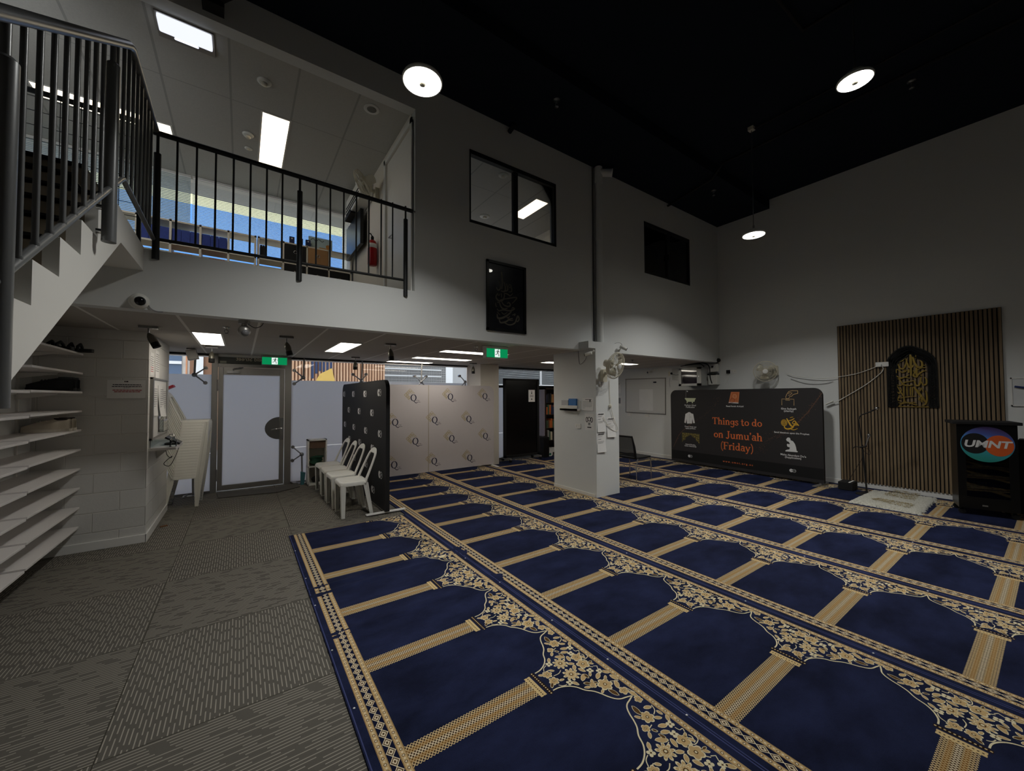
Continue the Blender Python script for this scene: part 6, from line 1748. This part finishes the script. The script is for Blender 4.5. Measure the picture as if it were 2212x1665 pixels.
cable('second dark cable behind the grey wall cabinet', [(8.1,4.924,2.154),(8.1,4.651,2.176),(8.1,4.443,2.162),(8.1,4.354,2.027),(8.1,4.318,1.809)], m_blackmat, .008)
b = MB(); q = (8.15,4.254,1.905); b.box(8.12, q[1] - .13, 1.72, 8.235, q[1] + .13, 1.93); tag(b.build('white_router_box', m_white_pl, bevel=.006), 'white box with a black top edge right of the grey cabinet', 'box')
b = MB(); b.box(8.10, q[1] - .12, 1.932, 8.235, q[1] + .12, 1.955); tag(b.build('black_switch', m_blackmat), 'flat black device lying on the white box', 'device')
b = MB(); b.box(8.16, q[1] - .11, 1.99, 8.235, q[1] + .09, 2.16); b.cyl((8.159, q[1] - .02, 2.1), (8.145, q[1] - .02, 2.1), .02, 12, 1); tag(b.build('white_junction_box', [m_trim, m_blackmat], bevel=.004), 'white junction box on the wall above the flat black device', 'box')
b = MB(); q = (8.27,5.276,2.009); b.box(8.25, q[1] - .06, q[2] - .05, 8.298, q[1] + .05, q[2] + .05); b.cyl((8.25, q[1] - .04, q[2]), (8.2, q[1] - .06, q[2]), .025, 10, 1); tag(b.build('power_outlet', [m_cream_pl, m_blackmat]), 'cream power outlet with a black plug right of the whiteboard', 'socket')
cable('thin cable drooping from the outlet beside the whiteboard', [(8.28,5.295,1.956),(8.28,5.322,1.814),(8.28,5.3,1.672),(8.28,5.254,1.595)], m_greyink, .003)
cable('dark lead from the outlet to the grey cabinet', [(8.15,5.164,1.989),(8.15,5.072,1.963),(8.15,4.98,1.98)], m_blackmat, .004)
b = MB(); q = (8.25,5.11,2.011); b.box(8.22, q[1] - .1, 1.86, 8.238, q[1] + .1, 2.12); tag(b.build('grey_switchboard', m_cab), 'flat grey box left of the wall cabinet', 'box')
MR = plane_yz(8.239, 0)
b = MB(); q = [(3.945,1.98)][0]; b.box(-q[0] - .03, q[1] - .035, 0, -q[0] + .03, q[1] + .035, .04, 0, MR); tag(b.build('plug_adapter', m_blackmat), 'black plug adapter on the right wall above the notice banner', 'plug')
socket('white socket beside the black plug adapter', MR @ Matrix.Translation((-[(3.844,1.984)][0][0], [(3.844,1.984)][0][1], 0)))
cable('white cable from the plug adapter down behind the banner', [(8.23,3.941,1.932),(8.23,3.952,1.836),(8.23,4.0,1.752)], m_trim, .004)
wall_fan('cream wall fan on the right wall above the notice banner', (8.238,3.084,1.96), (-1, 0, 0), (8.0,3.17,1.939), (-.88, -.35, -.1))

t = thing('mesh_chair', 'black mesh-back chair with chrome legs right of the white pillar', 'chair', (5.8, 4.45, 0))
b = MB(); b.prism(rrect(-.22, -.23, .23, .23, .05), .40, .43, 0, Matrix.Translation((5.77, 4.45, 0))); b.build('seat', m_blackmat, t, bevel=.01)
Mb = Matrix(((0, -.22, 1, 5.56), (1, 0, 0, 4.45), (0, 1, .2, .42), (0, 0, 0, 1)))
b = MB(); b.ribbon([(-.22, 0), (-.225, .20), (-.21, .37), (.21, .37), (.225, .20), (.22, 0)], [.04, .035, .03, .03, .035, .04], -.012, .012, 0, Mb); b.build('back_frame', m_blackmat, t, bevel=.005)
b = MB(); b.prism([(-.21, .02), (.21, .02), (.205, .355), (-.205, .355)], -.003, .003, 0, Mb); b.build('mesh', film_mat('black_mesh', '#1b1b1d', .3, .45), t)
for x, y in ((5.56, 4.22), (5.97, 4.22), (5.56, 4.68), (5.97, 4.68)):
    b = MB(); b.tube([(x + (.04 if x < 5.7 else -.02), y, .41), (x, y, .25), (x, y, .012)], .009, 8); b.cyl((x, y, .012), (x, y, .022), .013, 8); b.build('leg', m_chrome, t)
b = MB()
for y in (4.22, 4.68): b.cyl((5.58, y, .385), (5.96, y, .385), .009, 8)
b.build('side_rails', m_chrome, t)

t = thing('partition_screen', 'tall black wheeled partition screen with a white notice', 'partition', (5.38, 7.28, 0))
b = MB(); b.box(4.87, 7.25, .10, 4.93, 7.30, 1.905); b.box(5.83, 7.25, .10, 5.89, 7.30, 1.905); b.box(4.87, 7.25, 1.86, 5.89, 7.30, 1.905); b.box(4.87, 7.25, .10, 5.89, 7.30, .15); b.build('frame', m_blackmat, t, bevel=.003)
b = MB(); b.box(4.93, 7.27, .15, 5.83, 7.285, 1.86); b.build('panel', mat('black_laminate', '#0c0b0d', .22, var=.1), t)
for x in (4.95, 5.81):
    b = MB(); b.box(x - .025, 7.10, .07, x + .025, 7.45, .10); f = b.build('foot', m_alu, t)
    for y in (7.12, 7.43):
        b = MB(); b.cyl((x - .02, y, .045), (x + .02, y, .045), .031, 14); b.build('castor', m_blackmat, f)
sheet('white prayer-room notice on the black partition screen', plane_xz(7.2695) @ Matrix.Translation((5.58, 1.36, 0)), .19, .285, [(.52, .2, .8, .012, 0), (.42, .2, .8, .012, 0)],
      lambda b, M, w, h: (b.prism([(w * .4, h * .66), (w * .6, h * .66), (w * .53, h * .84), (w * .47, h * .84)], .0012, .0016, 0, M), b.prism(ell(w * .5, h * .88, w * .05, h * .035, 10), .0012, .0016, 0, M), b.prism(ell(w * .5, h * .22, w * .1, h * .06, 10), .0012, .0016, 0, M)), 'sheets on the partition')
t = thing('bookcase', 'dark brown open bookcase full of books behind the white pillar', 'bookcase', (6.6, 7.5, 0))
m_dkw = wood_mat('dark_brown_wood', '#231a17', '#35271f', 2, 8)
b = MB(); b.box(6.19, 7.37, .012, 6.215, 7.67, 1.694); b.box(7.06, 7.37, .012, 7.085, 7.67, 1.694); b.box(6.19, 7.37, 1.66, 7.085, 7.67, 1.70)
for z in (.08, .394, .70, 1.037, 1.334): b.box(6.215, 7.38, z - .02, 7.06, 7.67, z)
b.box(6.19, 7.655, .012, 7.085, 7.67, 1.69); b.build('carcass', m_dkw, t)
b = MB(); b.box(6.172, 7.40, .50, 6.188, 7.66, 1.66); tag(b.build('glare_board', mat('lilac_glare', '#a9a0a6', .7)), 'lilac board coloured as glare on the left side of the bookcase', 'board')  # added board: its lilac paints the glare on the bookcase's dark side
R = random.Random(21)
bc = [mat('book_%s' % n_, c, .7) for n_, c in (('tan', '#b58a5a'), ('navy', '#27304f'), ('red', '#8e2f2c'), ('cream', '#d9cfb4'), ('brown', '#5e4330'), ('green', '#3d5a45'), ('orange', '#c0682f'), ('black', '#1f1f22'), ('grey', '#8c8c8c'))]
names = ['tan', 'navy blue', 'red', 'cream', 'brown', 'green', 'orange', 'black', 'grey']
shelfn = {.394: 'second shelf up', .70: 'middle shelf', 1.037: 'second shelf down', 1.334: 'top shelf'}
cnt = {}
for z in (.394, .70, 1.037, 1.334):
    x = 6.225; k = 0
    while x < 6.98:
        w = R.uniform(.040, .058); h = R.uniform(.17, .25); d = R.uniform(.14, .19)
        tilt = R.choice((0, 0, .03, .12)) if x > 6.3 else 0
        ci = R.randrange(9)
        b = MB(); b.box(0, 0, 0, w, d, h, 0, Matrix.Translation((x, 7.40, z + .0005)) @ Matrix.Rotation(tilt, 4, 'Y'))
        o = b.build('book', bc[ci])
        k += 1
        o['label'] = '%s book on the %s of the dark bookcase, %s from the left' % (names[ci], shelfn[z], (nums[k - 1] if k > 1 else 'first'))
        tag(o, None, 'book', 'books in the dark bookcase')
        x += w + .002 + (h * math.sin(tilt) if tilt else 0)
b = MB(); b.box(6.3, 7.42, .0805, 6.62, 7.64, .18); tag(b.build('document_box', m_paper), 'white box on the bottom shelf of the bookcase', 'box')
b = MB(); b.prism(spline([(0, 0), (.11, .01), (.13, .10), (.08, .17), (.02, .15), (-.01, .07)], 4, True), 0, .06, 0, plane_xz(7.36, 6.22, .012)); b.prism(ell(.05, .05, .035, .03, 12), .06, .063, 1, plane_xz(7.36, 6.22, .012)); tag(b.build('plastic_bag', [m_paper, mat('green_print', '#2f7a63', .7)]), 'white plastic bag with green print at the bookcase foot', 'bag')
t = thing('floor_speaker', 'black box speaker standing left of the bookcase', 'speaker', (6.05, 7.30, 0))
b = MB(); b.box(5.985, 7.20, .012, 6.155, 7.36, .50); b.build('cabinet', m_blackmat, t, bevel=.006)
b = MB(); b.box(6.0, 7.196, .03, 6.14, 7.20, .47); b.build('grille', m_blackgloss, t)
b = MB(); b.tube([(6.03, 7.28, .50), (6.04, 7.28, .52), (6.10, 7.28, .52), (6.11, 7.28, .50)], .007, 8); b.build('handle', m_blackgloss, t)

# ---------------------------------------------------------------- front of the hall, right: microphone, mat, lectern
t = thing('microphone_stand', 'black microphone stand with two microphones before the slatted panel', 'microphone stand', (7.63, 1.70, .012))
b = MB(); b.lathe([(.13, .012), (.128, .024), (.05, .032), (.018, .04)], 28, 0, Matrix.Translation((7.63, 1.70, 0))); b.build('base', m_blackmat, t)
b = MB(); b.cyl((7.63, 1.70, .03), (7.61, 1.735, .75), .011, 12); b.cyl((7.61, 1.735, .72), (7.60, 1.765, 1.125), .008, 12); b.build('pole', m_blackmat, t)
b = MB(); b.tube([(7.6,1.755,1.132),(7.6,1.752,1.167),(7.6,1.73,1.195),(7.6,1.656,1.232),(7.6,1.594,1.268)], .008, 8); b.build('gooseneck', m_blackmat, t)
def mic(label, a, b_, grp):
    A, B_ = Vector(a), Vector(b_); d = (B_ - A).normalized()
    t2 = thing('microphone', label, 'microphone', A, 0, grp)
    b = MB(); b.tube([A, A + d * .09, B_ - d * .02], [.010, .012, .018], 12); b.build('body', m_blackmat if 'upper' in label else m_chrome, t2)
    b = MB(); b.sphere(B_, .025, 14); b.build('grille', m_chrome, t2)
mic('upper microphone at the end of the stand gooseneck', (7.6,1.61,1.261), (7.6,1.558,1.296), 'microphones')
mic('lower silver microphone held upright in the stand clip', (7.6,1.688,0.744), (7.6,1.651,0.898), 'microphones')
b = MB(); b.tube([(7.6,1.757,0.709),(7.6,1.714,0.721),(7.6,1.683,0.738)], .012, 8); b.tube([(7.6,1.757,0.709),(7.6,1.81,0.718),(7.6,1.848,0.679)], .006, 8); b.build('clip', m_blackmat, t)
cable('thin black cable looped round the microphone stand', [(7.62,1.688,0.701),(7.62,1.658,0.677),(7.62,1.649,0.624),(7.62,1.675,0.614),(7.62,1.715,0.65),(7.62,1.73,0.683),(7.62,1.744,0.544),(7.62,1.811,0.396),(7.62,1.879,0.245),(7.62,1.925,0.153)], m_blackmat, .003)
t = thing('black_box', 'small black equipment box on the floor by the slatted panel', 'box', (7.8, 1.98, .012))
b = MB(); b.box(7.72, 1.885, .0125, 7.97, 2.065, .135); b.build('case', m_blackmat, t, bevel=.006)
b = MB(); b.box(7.73, 1.92, .135, 7.96, 1.94, .138); b.build('label_strip', m_paper, t)
cable('tangle of thin black cable beside the sheepskin mat', [(7.95, 1.9, .02), (8.0, 1.75, .018), (7.85, 1.6, .018), (7.95, 1.5, .018), (7.75, 1.48, .018), (7.7, 1.6, .02), (7.85, 1.75, .018), (7.7, 1.8, .018)], m_blackmat, .004)

# fluffy white mat
def fluffy(name, label, quad, m, h=.035):
    b = MB()
    n, mrows = 60, 44
    R = random.Random(9)
    A, B_, C_, D_ = [Vector((p[0], p[1])) for p in quad]
    v = []
    for j in range(mrows + 1):
        for i in range(n + 1):
            u, w = i / n, j / mrows
            p = A.lerp(B_, u).lerp(D_.lerp(C_, u), w)
            e = min(u, 1 - u, w, 1 - w)
            edge = e == 0
            if edge: p = p + Vector((R.uniform(-.018, .018), R.uniform(-.018, .018)))
            z = .0122 if edge else .0125 + h * min(1, e * 14) ** .5 + R.uniform(-.006, .006)
            v.append((p.x, p.y, z))
    f = [(j * (n + 1) + i, j * (n + 1) + i + 1, (j + 1) * (n + 1) + i + 1, (j + 1) * (n + 1) + i) for j in range(mrows) for i in range(n)]
    b.add(v, f, 0, True)
    return tag(b.build(name, m), label, 'mat')
def mat_sheep():
    m = bpy.data.materials.new('fluffy_white'); n, l = nt(m); b = n['Principled BSDF']; b.inputs['Roughness'].default_value = .95
    b.inputs['Sheen Weight'].default_value = .5
    tc = n.new('ShaderNodeTexCoord'); a = n.new('ShaderNodeTexNoise'); a.inputs['Scale'].default_value = 60; a.inputs['Detail'].default_value = 6
    l.new(tc.outputs['Object'], a.inputs['Vector']); rp = n.new('ShaderNodeValToRGB')
    rp.color_ramp.elements[0].position = .3; rp.color_ramp.elements[1].position = .7
    rp.color_ramp.elements[0].color = lin('#a8a492'); rp.color_ramp.elements[1].color = lin('#d9d7cb')
    l.new(a.outputs['Fac'], rp.inputs[0]); l.new(rp.outputs[0], b.inputs['Base Color'])
    bp = n.new('ShaderNodeBump'); bp.inputs['Strength'].default_value = 1; bp.inputs['Distance'].default_value = .02; l.new(a.outputs['Fac'], bp.inputs['Height']); l.new(bp.outputs[0], b.inputs['Normal'])
    return m
sm_ = fluffy('prayer_mat', 'fluffy white prayer mat with gold pattern before the slatted panel', [(6.887,1.73),(6.856,1.03),(8.084,1.04),(7.983,1.713)], mat_sheep())
b = MB(); R = random.Random(7)
qd = [(7.154,1.562),(6.974,1.148),(7.27,1.14),(7.321,1.5)]; qd2 = [(7.618,1.535),(7.539,1.194),(8.108,1.211),(8.154,1.486)]
for q4, k0 in ((qd, 420), (qd2, 600)):
    A, B_, C_, D_ = [Vector(p) for p in q4]
    for k in range(k0):
        u, w = R.random(), R.random(); p = A.lerp(B_, u).lerp(D_.lerp(C_, u), w); an = R.random() * 6.3
        c_, s__ = math.cos(an) * .011, math.sin(an) * .011
        z = .0515 + R.uniform(0, .005)
        b.add([(p.x - c_, p.y - s__, z), (p.x + s__ * .3, p.y - c_ * .3, z + .003), (p.x + c_, p.y + s__, z), (p.x - s__ * .3, p.y + c_ * .3, z + .002)], [(0, 1, 2, 3)])
pt = b.build('gold_pattern', mat('straw_pile', '#a18f5c', .8, var=.3, scale=40), sm_)

# lectern
la = Vector((.2578, -.9662, 0)); ln_ = Vector((-.9662, -.2578, 0))
MLc = Matrix(((la.x, 0, ln_.x, 7.375), (la.y, 0, ln_.y, .776), (0, 1, 0, 0), (0, 0, 0, 1)))
t = thing('lectern', 'black wheeled lectern with a round colourful emblem', 'lectern', (7.45, .54, .012))
b = MB(); b.box(-.035, 1.125, -.42, .515, 1.16, .03, 0, MLc); b.build('top', m_blackmat, t, bevel=.004)
for a in (.0, .455):
    b = MB(); b.box(a, .09, -.34, a + .025, 1.125, -.006, 0, MLc); b.build('side_panel', m_blackgloss, t)
b = MB(); b.box(0, .09, -.006, .07, 1.125, .006, 0, MLc); b.box(.41, .09, -.006, .48, 1.125, .006, 0, MLc); b.box(.07, .09, -.006, .41, .235, .006, 0, MLc); b.box(.07, .80, -.006, .41, 1.125, .006, 0, MLc); b.build('front_frame', m_blackgloss, t)
b = MB(); b.box(.07, .235, -.004, .41, .80, .002, 0, MLc); b.build('smoked_pane', glass_mat('smoked_glass_pane', '#6a665e', .12), t)
b = MB(); b.box(.27, .235, -.20, .455, .56, -.18, 0, MLc); b.box(.025, .42, -.33, .455, .435, -.05, 0, MLc); b.build('inner_shelf', m_blackmat, t)
def logo_grad():
    m = bpy.data.materials.new('emblem_ring_print'); n, l = nt(m); b = n['Principled BSDF']; b.inputs['Roughness'].default_value = .35
    tc = n.new('ShaderNodeTexCoord'); sp = n.new('ShaderNodeSeparateXYZ'); l.new(tc.outputs['Object'], sp.inputs[0])
    mr = n.new('ShaderNodeMapRange'); mr.inputs[1].default_value = .67; mr.inputs[2].default_value = 1.10; l.new(sp.outputs[2], mr.inputs[0])
    my = n.new('ShaderNodeMath'); my.operation = 'MULTIPLY_ADD'; l.new(sp.outputs[1], my.inputs[0]); my.inputs[1].default_value = -.55; my.inputs[2].default_value = .30
    ad = n.new('ShaderNodeMath'); ad.operation = 'ADD'; l.new(mr.outputs[0], ad.inputs[0]); l.new(my.outputs[0], ad.inputs[1])
    rp = n.new('ShaderNodeValToRGB'); e = rp.color_ramp.elements; e[0].position = .05; e[0].color = lin('#2f8f86'); e[1].position = .95; e[1].color = lin('#4b3f70')
    for p_, c_ in ((.35, '#3f9fae'), (.6, '#4f8fd6'), (.78, '#4c5ca4')):
        q_ = e.new(p_); q_.color = lin(c_)
    l.new(ad.outputs[0], rp.inputs[0]); l.new(rp.outputs[0], b.inputs['Base Color'])
    return m
b = MB(); b.prism(ell(.243, .886, .214, .214, 48), .006, .008, 0, MLc); em = b.build('emblem', logo_grad(), t)
b = MB(); b.prism(ell(.147, .893, .112, .125, 40), .008, .009, 0, MLc); b.build('emblem_black_disc', m_blackmat, em)
b = MB(); b.prism(ell(.338, .875, .112, .125, 40), .0085, .0095, 0, MLc); b.build('emblem_orange_disc', mat('emblem_orange', '#d3602e', .4), em)
b = MB(); b.text('UMNT', .115, .0095, .0105, 0, MLc, 'CENTER', .004, .18, 1.12, (.238, .885)); b.build('emblem_lettering', m_wprint, em)
b = MB(); b.box(.19, .13, .006, .235, .147, .008, 0, MLc); b.build('maker_plate', m_alu, t)
for a, h in ((.03, -.03), (.45, -.03), (.03, -.32), (.45, -.32)):
    b = MB(); p0 = MLc @ Vector((a, .045, h - .015)); p1 = MLc @ Vector((a, .045, h + .015)); b.cyl(p0, p1, .032, 14); b.cyl(MLc @ Vector((a, .05, h)), MLc @ Vector((a, .095, h)), .012, 8); b.build('castor', m_blackmat, t)
b = MB(); b.box(7.92, .05, .0125, 8.18, .33, .93); tag(b.build('black_cabinet', m_blackmat, bevel=.006), 'black cabinet partly showing behind the right side of the lectern', 'cabinet')
t = thing('wall_whiteboard', 'small whiteboard on the right wall at the picture edge', 'whiteboard', (8.23, .1, 1.5))
b = MB(); b.box(-.375, 1.35, 0, .6, 1.70, .012, 0, MR); b.build('writing_surface', mat('whiteboard_enamel_small', '#d9dbdc', .25), t)
b = MB()
for q in ((-.385, 1.34, .6, 1.355), (-.385, 1.695, .6, 1.71), (-.385, 1.34, -.37, 1.71)): b.box(q[0], q[1], 0, q[2], q[3], .018, 0, MR)
b.build('frame', m_trim, t)
b = MB(); q = [(0.321,1.575)][0]; b.tube([MR @ Vector((-q[0] - .03, q[1] + .02, .03)), MR @ Vector((-q[0] + .12, q[1] - .01, .03))], .012, 10); tag(b.build('marker_pen', mat('blue_marker', '#26356b', .4)), 'blue marker pen on the small whiteboard', 'pen')
# power point and cables on the slatted panel
t = thing('wall_socket', 'white double power point on the slatted panel beside the arch', 'socket', (8.2, 1.61, 1.97))
q = [(1.602,1.969)][0]
b = MB(); b.prism(rrect(-q[0] - .075, q[1] - .035, -q[0] + .075, q[1] + .035, .006), 0, .035, 0, plane_yz(8.209, 0)); b.build('plate', m_trim, t)
b = MB(); b.box(-q[0] - .04, q[1] - .035, .035, -q[0] - .005, q[1] + .0, .06, 0, plane_yz(8.209, 0)); b.build('plug', m_white_pl, t)
cable('upper white cable from the power point towards the wall fan', [(8.19,1.648,1.949),(8.19,1.742,1.904),(8.19,1.913,1.839),(8.19,2.152,1.796),(8.19,2.405,1.783),(8.19,2.745,1.839),(8.19,2.888,1.896)], m_white_pl, .005)
cable('lower white cable sagging from the power point to the banner', [(8.19,1.606,1.939),(8.19,1.591,1.895),(8.19,1.635,1.818),(8.19,1.803,1.655),(8.19,2.008,1.501),(8.19,2.173,1.385),(8.19,2.254,1.361)], m_white_pl, .006)
cable('grey cable along the wall under the upper white cable', [(8.225,2.225,1.722),(8.225,2.385,1.687),(8.225,2.619,1.702),(8.225,2.844,1.793)], m_greyink, .004)
b = MB(); b.tube([(8.18,2.22,1.392),(8.18,2.322,1.336)], .014, 8); tag(b.build('cable_joiner', m_white_pl), 'white in-line connector at the end of the sagging cable', 'plug')


# ---------------------------------------------------------------- balcony room
def blind(label, x0, x1, tilt, m):
    t = thing('venetian_blind', label, 'blind', ((x0 + x1) / 2, 7.25, 4.74), 0, 'balcony window blinds')
    b = MB(); b.box(x0, 7.235, 4.715, x1, 7.265, 4.745); b.build('head_rail', m_trim, t)
    b = MB(); c, s = .0125 * math.cos(tilt), .0125 * math.sin(tilt)
    z = 3.62
    while z < 4.71:
        b.add([(x0, 7.25 - c, z - s), (x1, 7.25 - c, z - s), (x1, 7.25 + c, z + s), (x0, 7.25 + c, z + s)], [(0, 1, 2, 3)]); z += .022
    b.build('slats', m, t)
blind('half-open white blind with bright daylight behind the balcony', -.62, 1.54, .0, film_mat('white_slat', '#e2e6e2', .35))
blind('closed grey blind left of the bright blind on the balcony', -2.98, -.64, 1.05, film_mat('grey_slat', '#b9c6ca', .15))
m_unit = mat('white_oak_unit', '#ddd5c6', .5, var=.02)
def cube_unit(label, xs_, top=3.945):
    t = thing('cube_shelf', label, 'shelf unit', ((xs_[0] + xs_[-1]) / 2, 7.08, 2.67), 0, 'cube shelf units')
    b = MB()
    for x in xs_: b.box(x - .012, 6.95, 2.672, x + .012, 7.23, top)
    for z in (top - .03, 3.60, 3.27, 2.94, 2.672): b.box(xs_[0] - .012, 6.95, z, xs_[-1] + .012, 7.23, z + .024)
    b.build('carcass', m_unit, t)
cube_unit('left white cube shelf holding the blue boxes on the balcony', (-1.50, -1.16, -.82, -.50, -.18, .15))
cube_unit('right white cube shelf with black fabric drawers on the balcony', (.19, .515, .845, 1.17, 1.515))
m_bluebox = mat('blue_pattern_box', '#2c3f8c', .6, var=.3, scale=30)
k = 0
for x0_, x1_ in ((-1.145, -.835), (-.805, -.515), (-.485, -.195)):
    for i in range(3):
        w = (x1_ - x0_) / 3
        b = MB(); b.box(x0_ + i * w + .002, 6.965, 3.6245, x0_ + (i + 1) * w - .002, 7.15, 3.825); k += 1
        tag(b.build('blue_box', m_bluebox), '%s blue patterned box from the right in the left cube shelf' % ((nums[::-1][0:0] or ['ninth', 'eighth', 'seventh', 'sixth', 'fifth', 'fourth', 'third', 'second', 'first'])[k - 1]), 'box', 'blue boxes in the cube shelf')
for x0_, n_, m_, c_, z_ in ((-.80, 7, mat('orange_spine', '#b5743a', .7), 'orange', 3.295), (-.40, 6, mat('red_spine', '#9c3a28', .7), 'red', 3.295), (.21, 3, m_blackmat, 'black', 3.6245)):
    for i in range(n_):
        b = MB(); b.box(x0_ + i * .031, 6.97, z_, x0_ + i * .031 + .028, 7.12, z_ + .2); tag(b.build('book', m_), 'one of the %s books in a row on the balcony cube shelf' % c_, 'book', '%s books in the cube shelf' % c_)
def drawer(label, x0_, z_, m_):
    t = thing('fabric_drawer', label, 'drawer', (x0_ + .15, 6.95, z_), 0, 'cube shelf drawers')
    b = MB(); b.box(x0_ + .016, 6.94, z_ + .002, x0_ + .31, 7.2, z_ + .29); b.build('box', m_, t, bevel=.004)
    b = MB(); b.tube([(x0_ + .163 + .022 * math.cos(a * PI / 8), 6.936, z_ + .17 + .022 * math.sin(a * PI / 8)) for a in range(16)], .005, 6, 0, None, False, True); b.build('ring_pull', m_chrome, t)
m_card = mat('brown_cardboard', '#a97f55', .8)
drawer('black fabric drawer in the upper row of the right cube shelf', .515, 3.625, m_blackmat)
drawer('brown cardboard drawer in the upper row of the right cube shelf', .845, 3.625, m_card)
drawer('black fabric drawer under the upper black one', .515, 3.295, m_blackmat)
drawer('black fabric drawer under the brown cardboard one', .845, 3.295, m_blackmat)
drawer('black fabric drawer at the right end of the lower row', 1.17, 3.295, m_blackmat)
for lb, x in (('left small navy pack on the cube shelf top', .60), ('middle small navy pack on the cube shelf top', .72), ('right small navy pack beside the picture board', .83)):
    b = MB(); b.box(x, 7.0, 3.946, x + .07, 7.05, 4.06); b.cyl((x + .035, 6.999, 4.03), (x + .035, 6.997, 4.03), .012, 10, 1); tag(b.build('navy_pack', [mat('navy_pack', '#1d2a55', .5), m_trim]), lb, 'pack', 'navy packs')
t = thing('picture_board', 'pale picture board with dark script and an orange sun on the cube shelf', 'picture', (1.05, 7.1, 3.946))
b = MB(); b.box(.88, 7.08, 3.946, 1.24, 7.095, 4.16); b.build('board', mat('pale_blue_print', '#b9cdd0', .6), t)
b = MB(); MPb = plane_xz(7.0795); b.ribbon(spline([(.91, 4.10), (.95, 4.13), (.99, 4.09), (1.03, 4.13), (1.08, 4.10), (1.11, 4.12)], 5), .008, 0, .001, 0, MPb); b.prism(ell(1.18, 4.03, .04, .035, 16), 0, .001, 1, MPb); b.box(1.04, 3.97, 0, 1.22, 4.0, .001, 1, MPb); b.build('artwork', [m_ink, mat('orange_sun', '#c98a45', .6)], t)
t = thing('air_conditioner', 'white split air conditioner high on the balcony side wall', 'air conditioner', (1.46, 6.2, 4.4))
b = MB(); b.box(1.36, 5.75, 4.40, 1.558, 6.62, 4.68); b.build('body', m_white_pl, t, bevel=.02)
b = MB()
for z in (4.42, 4.47, 4.52): b.box(1.354, 5.79, z, 1.362, 6.58, z + .02)
b.build('vents', m_blackmat, t)
t = thing('television', 'black wall television on the balcony side wall', 'television', (1.5, 6.5, 3.83))
b = MB(); b.box(1.45, 6.06, 3.83, 1.50, 7.0, 4.37); b.build('screen', m_blackgloss, t, bevel=.004)
b = MB(); b.box(1.50, 6.4, 4.0, 1.558, 6.7, 4.2); b.build('bracket', m_blackmat, t)
b = MB(); b.box(1.36, 6.3, 4.375, 1.50, 6.7, 4.43); tag(b.build('camera_bar', m_blackmat), 'black camera bar on top of the television', 'camera')
t = thing('fire_extinguisher', 'red fire extinguisher hung beside the balcony door', 'extinguisher', (1.48, 5.52, 3.35))
Tm = Matrix.Translation((1.485, 5.52, 3.34)); b = MB(); b.lathe([(.055, 0), (.062, .01), (.062, .30), (.045, .345), (.02, .36)], 20, 0, Tm); b.build('cylinder', mat('extinguisher_red', '#a3171c', .3), t)
b = MB(); b.lathe([(.0625, .24), (.0625, .30)], 20, 0, Tm); b.build('label_band', m_paper, t)
b = MB(); b.lathe([(.02, .36), (.022, .40), (.01, .42)], 12, 0, Tm); b.tube([Tm @ Vector(p) for p in ((0, 0, .41), (-.03, -.02, .44), (-.05, -.03, .43))], .008, 8); b.tube([Tm @ Vector(p) for p in ((0, .02, .39), (.03, .06, .36), (.04, .07, .2), (.03, .065, .06))], .008, 8); b.build('valve_and_hose', m_blackmat, t)
b = MB(); b.box(1.575, 4.225, 2.672, 1.60, 5.15, 4.62); d2 = struct(b, 'door_2', m_trim, bevel=.003)
b = MB(); b.tube([(1.575, 4.92, 3.54), (1.53, 4.92, 3.54), (1.53, 4.82, 3.54)], .009, 8); b.build('lever_handle', m_chrome, d2)
b = MB()
for ya_, yb_, z0_, z1_ in ((5.15, 5.21, 2.672, 4.68), (4.17, 4.225, 2.672, 4.68), (4.17, 5.21, 4.62, 4.68)): b.box(1.545, ya_, z0_, 1.56, yb_, z1_)
b.build('architrave', m_trim, d2)
wall_fan('cream wall fan leaning out above the balcony television', (1.56, 5.5, 4.36), (-1, 0, 0), (1.30, 5.36, 4.38), (-.75, .55, -.35), .17)
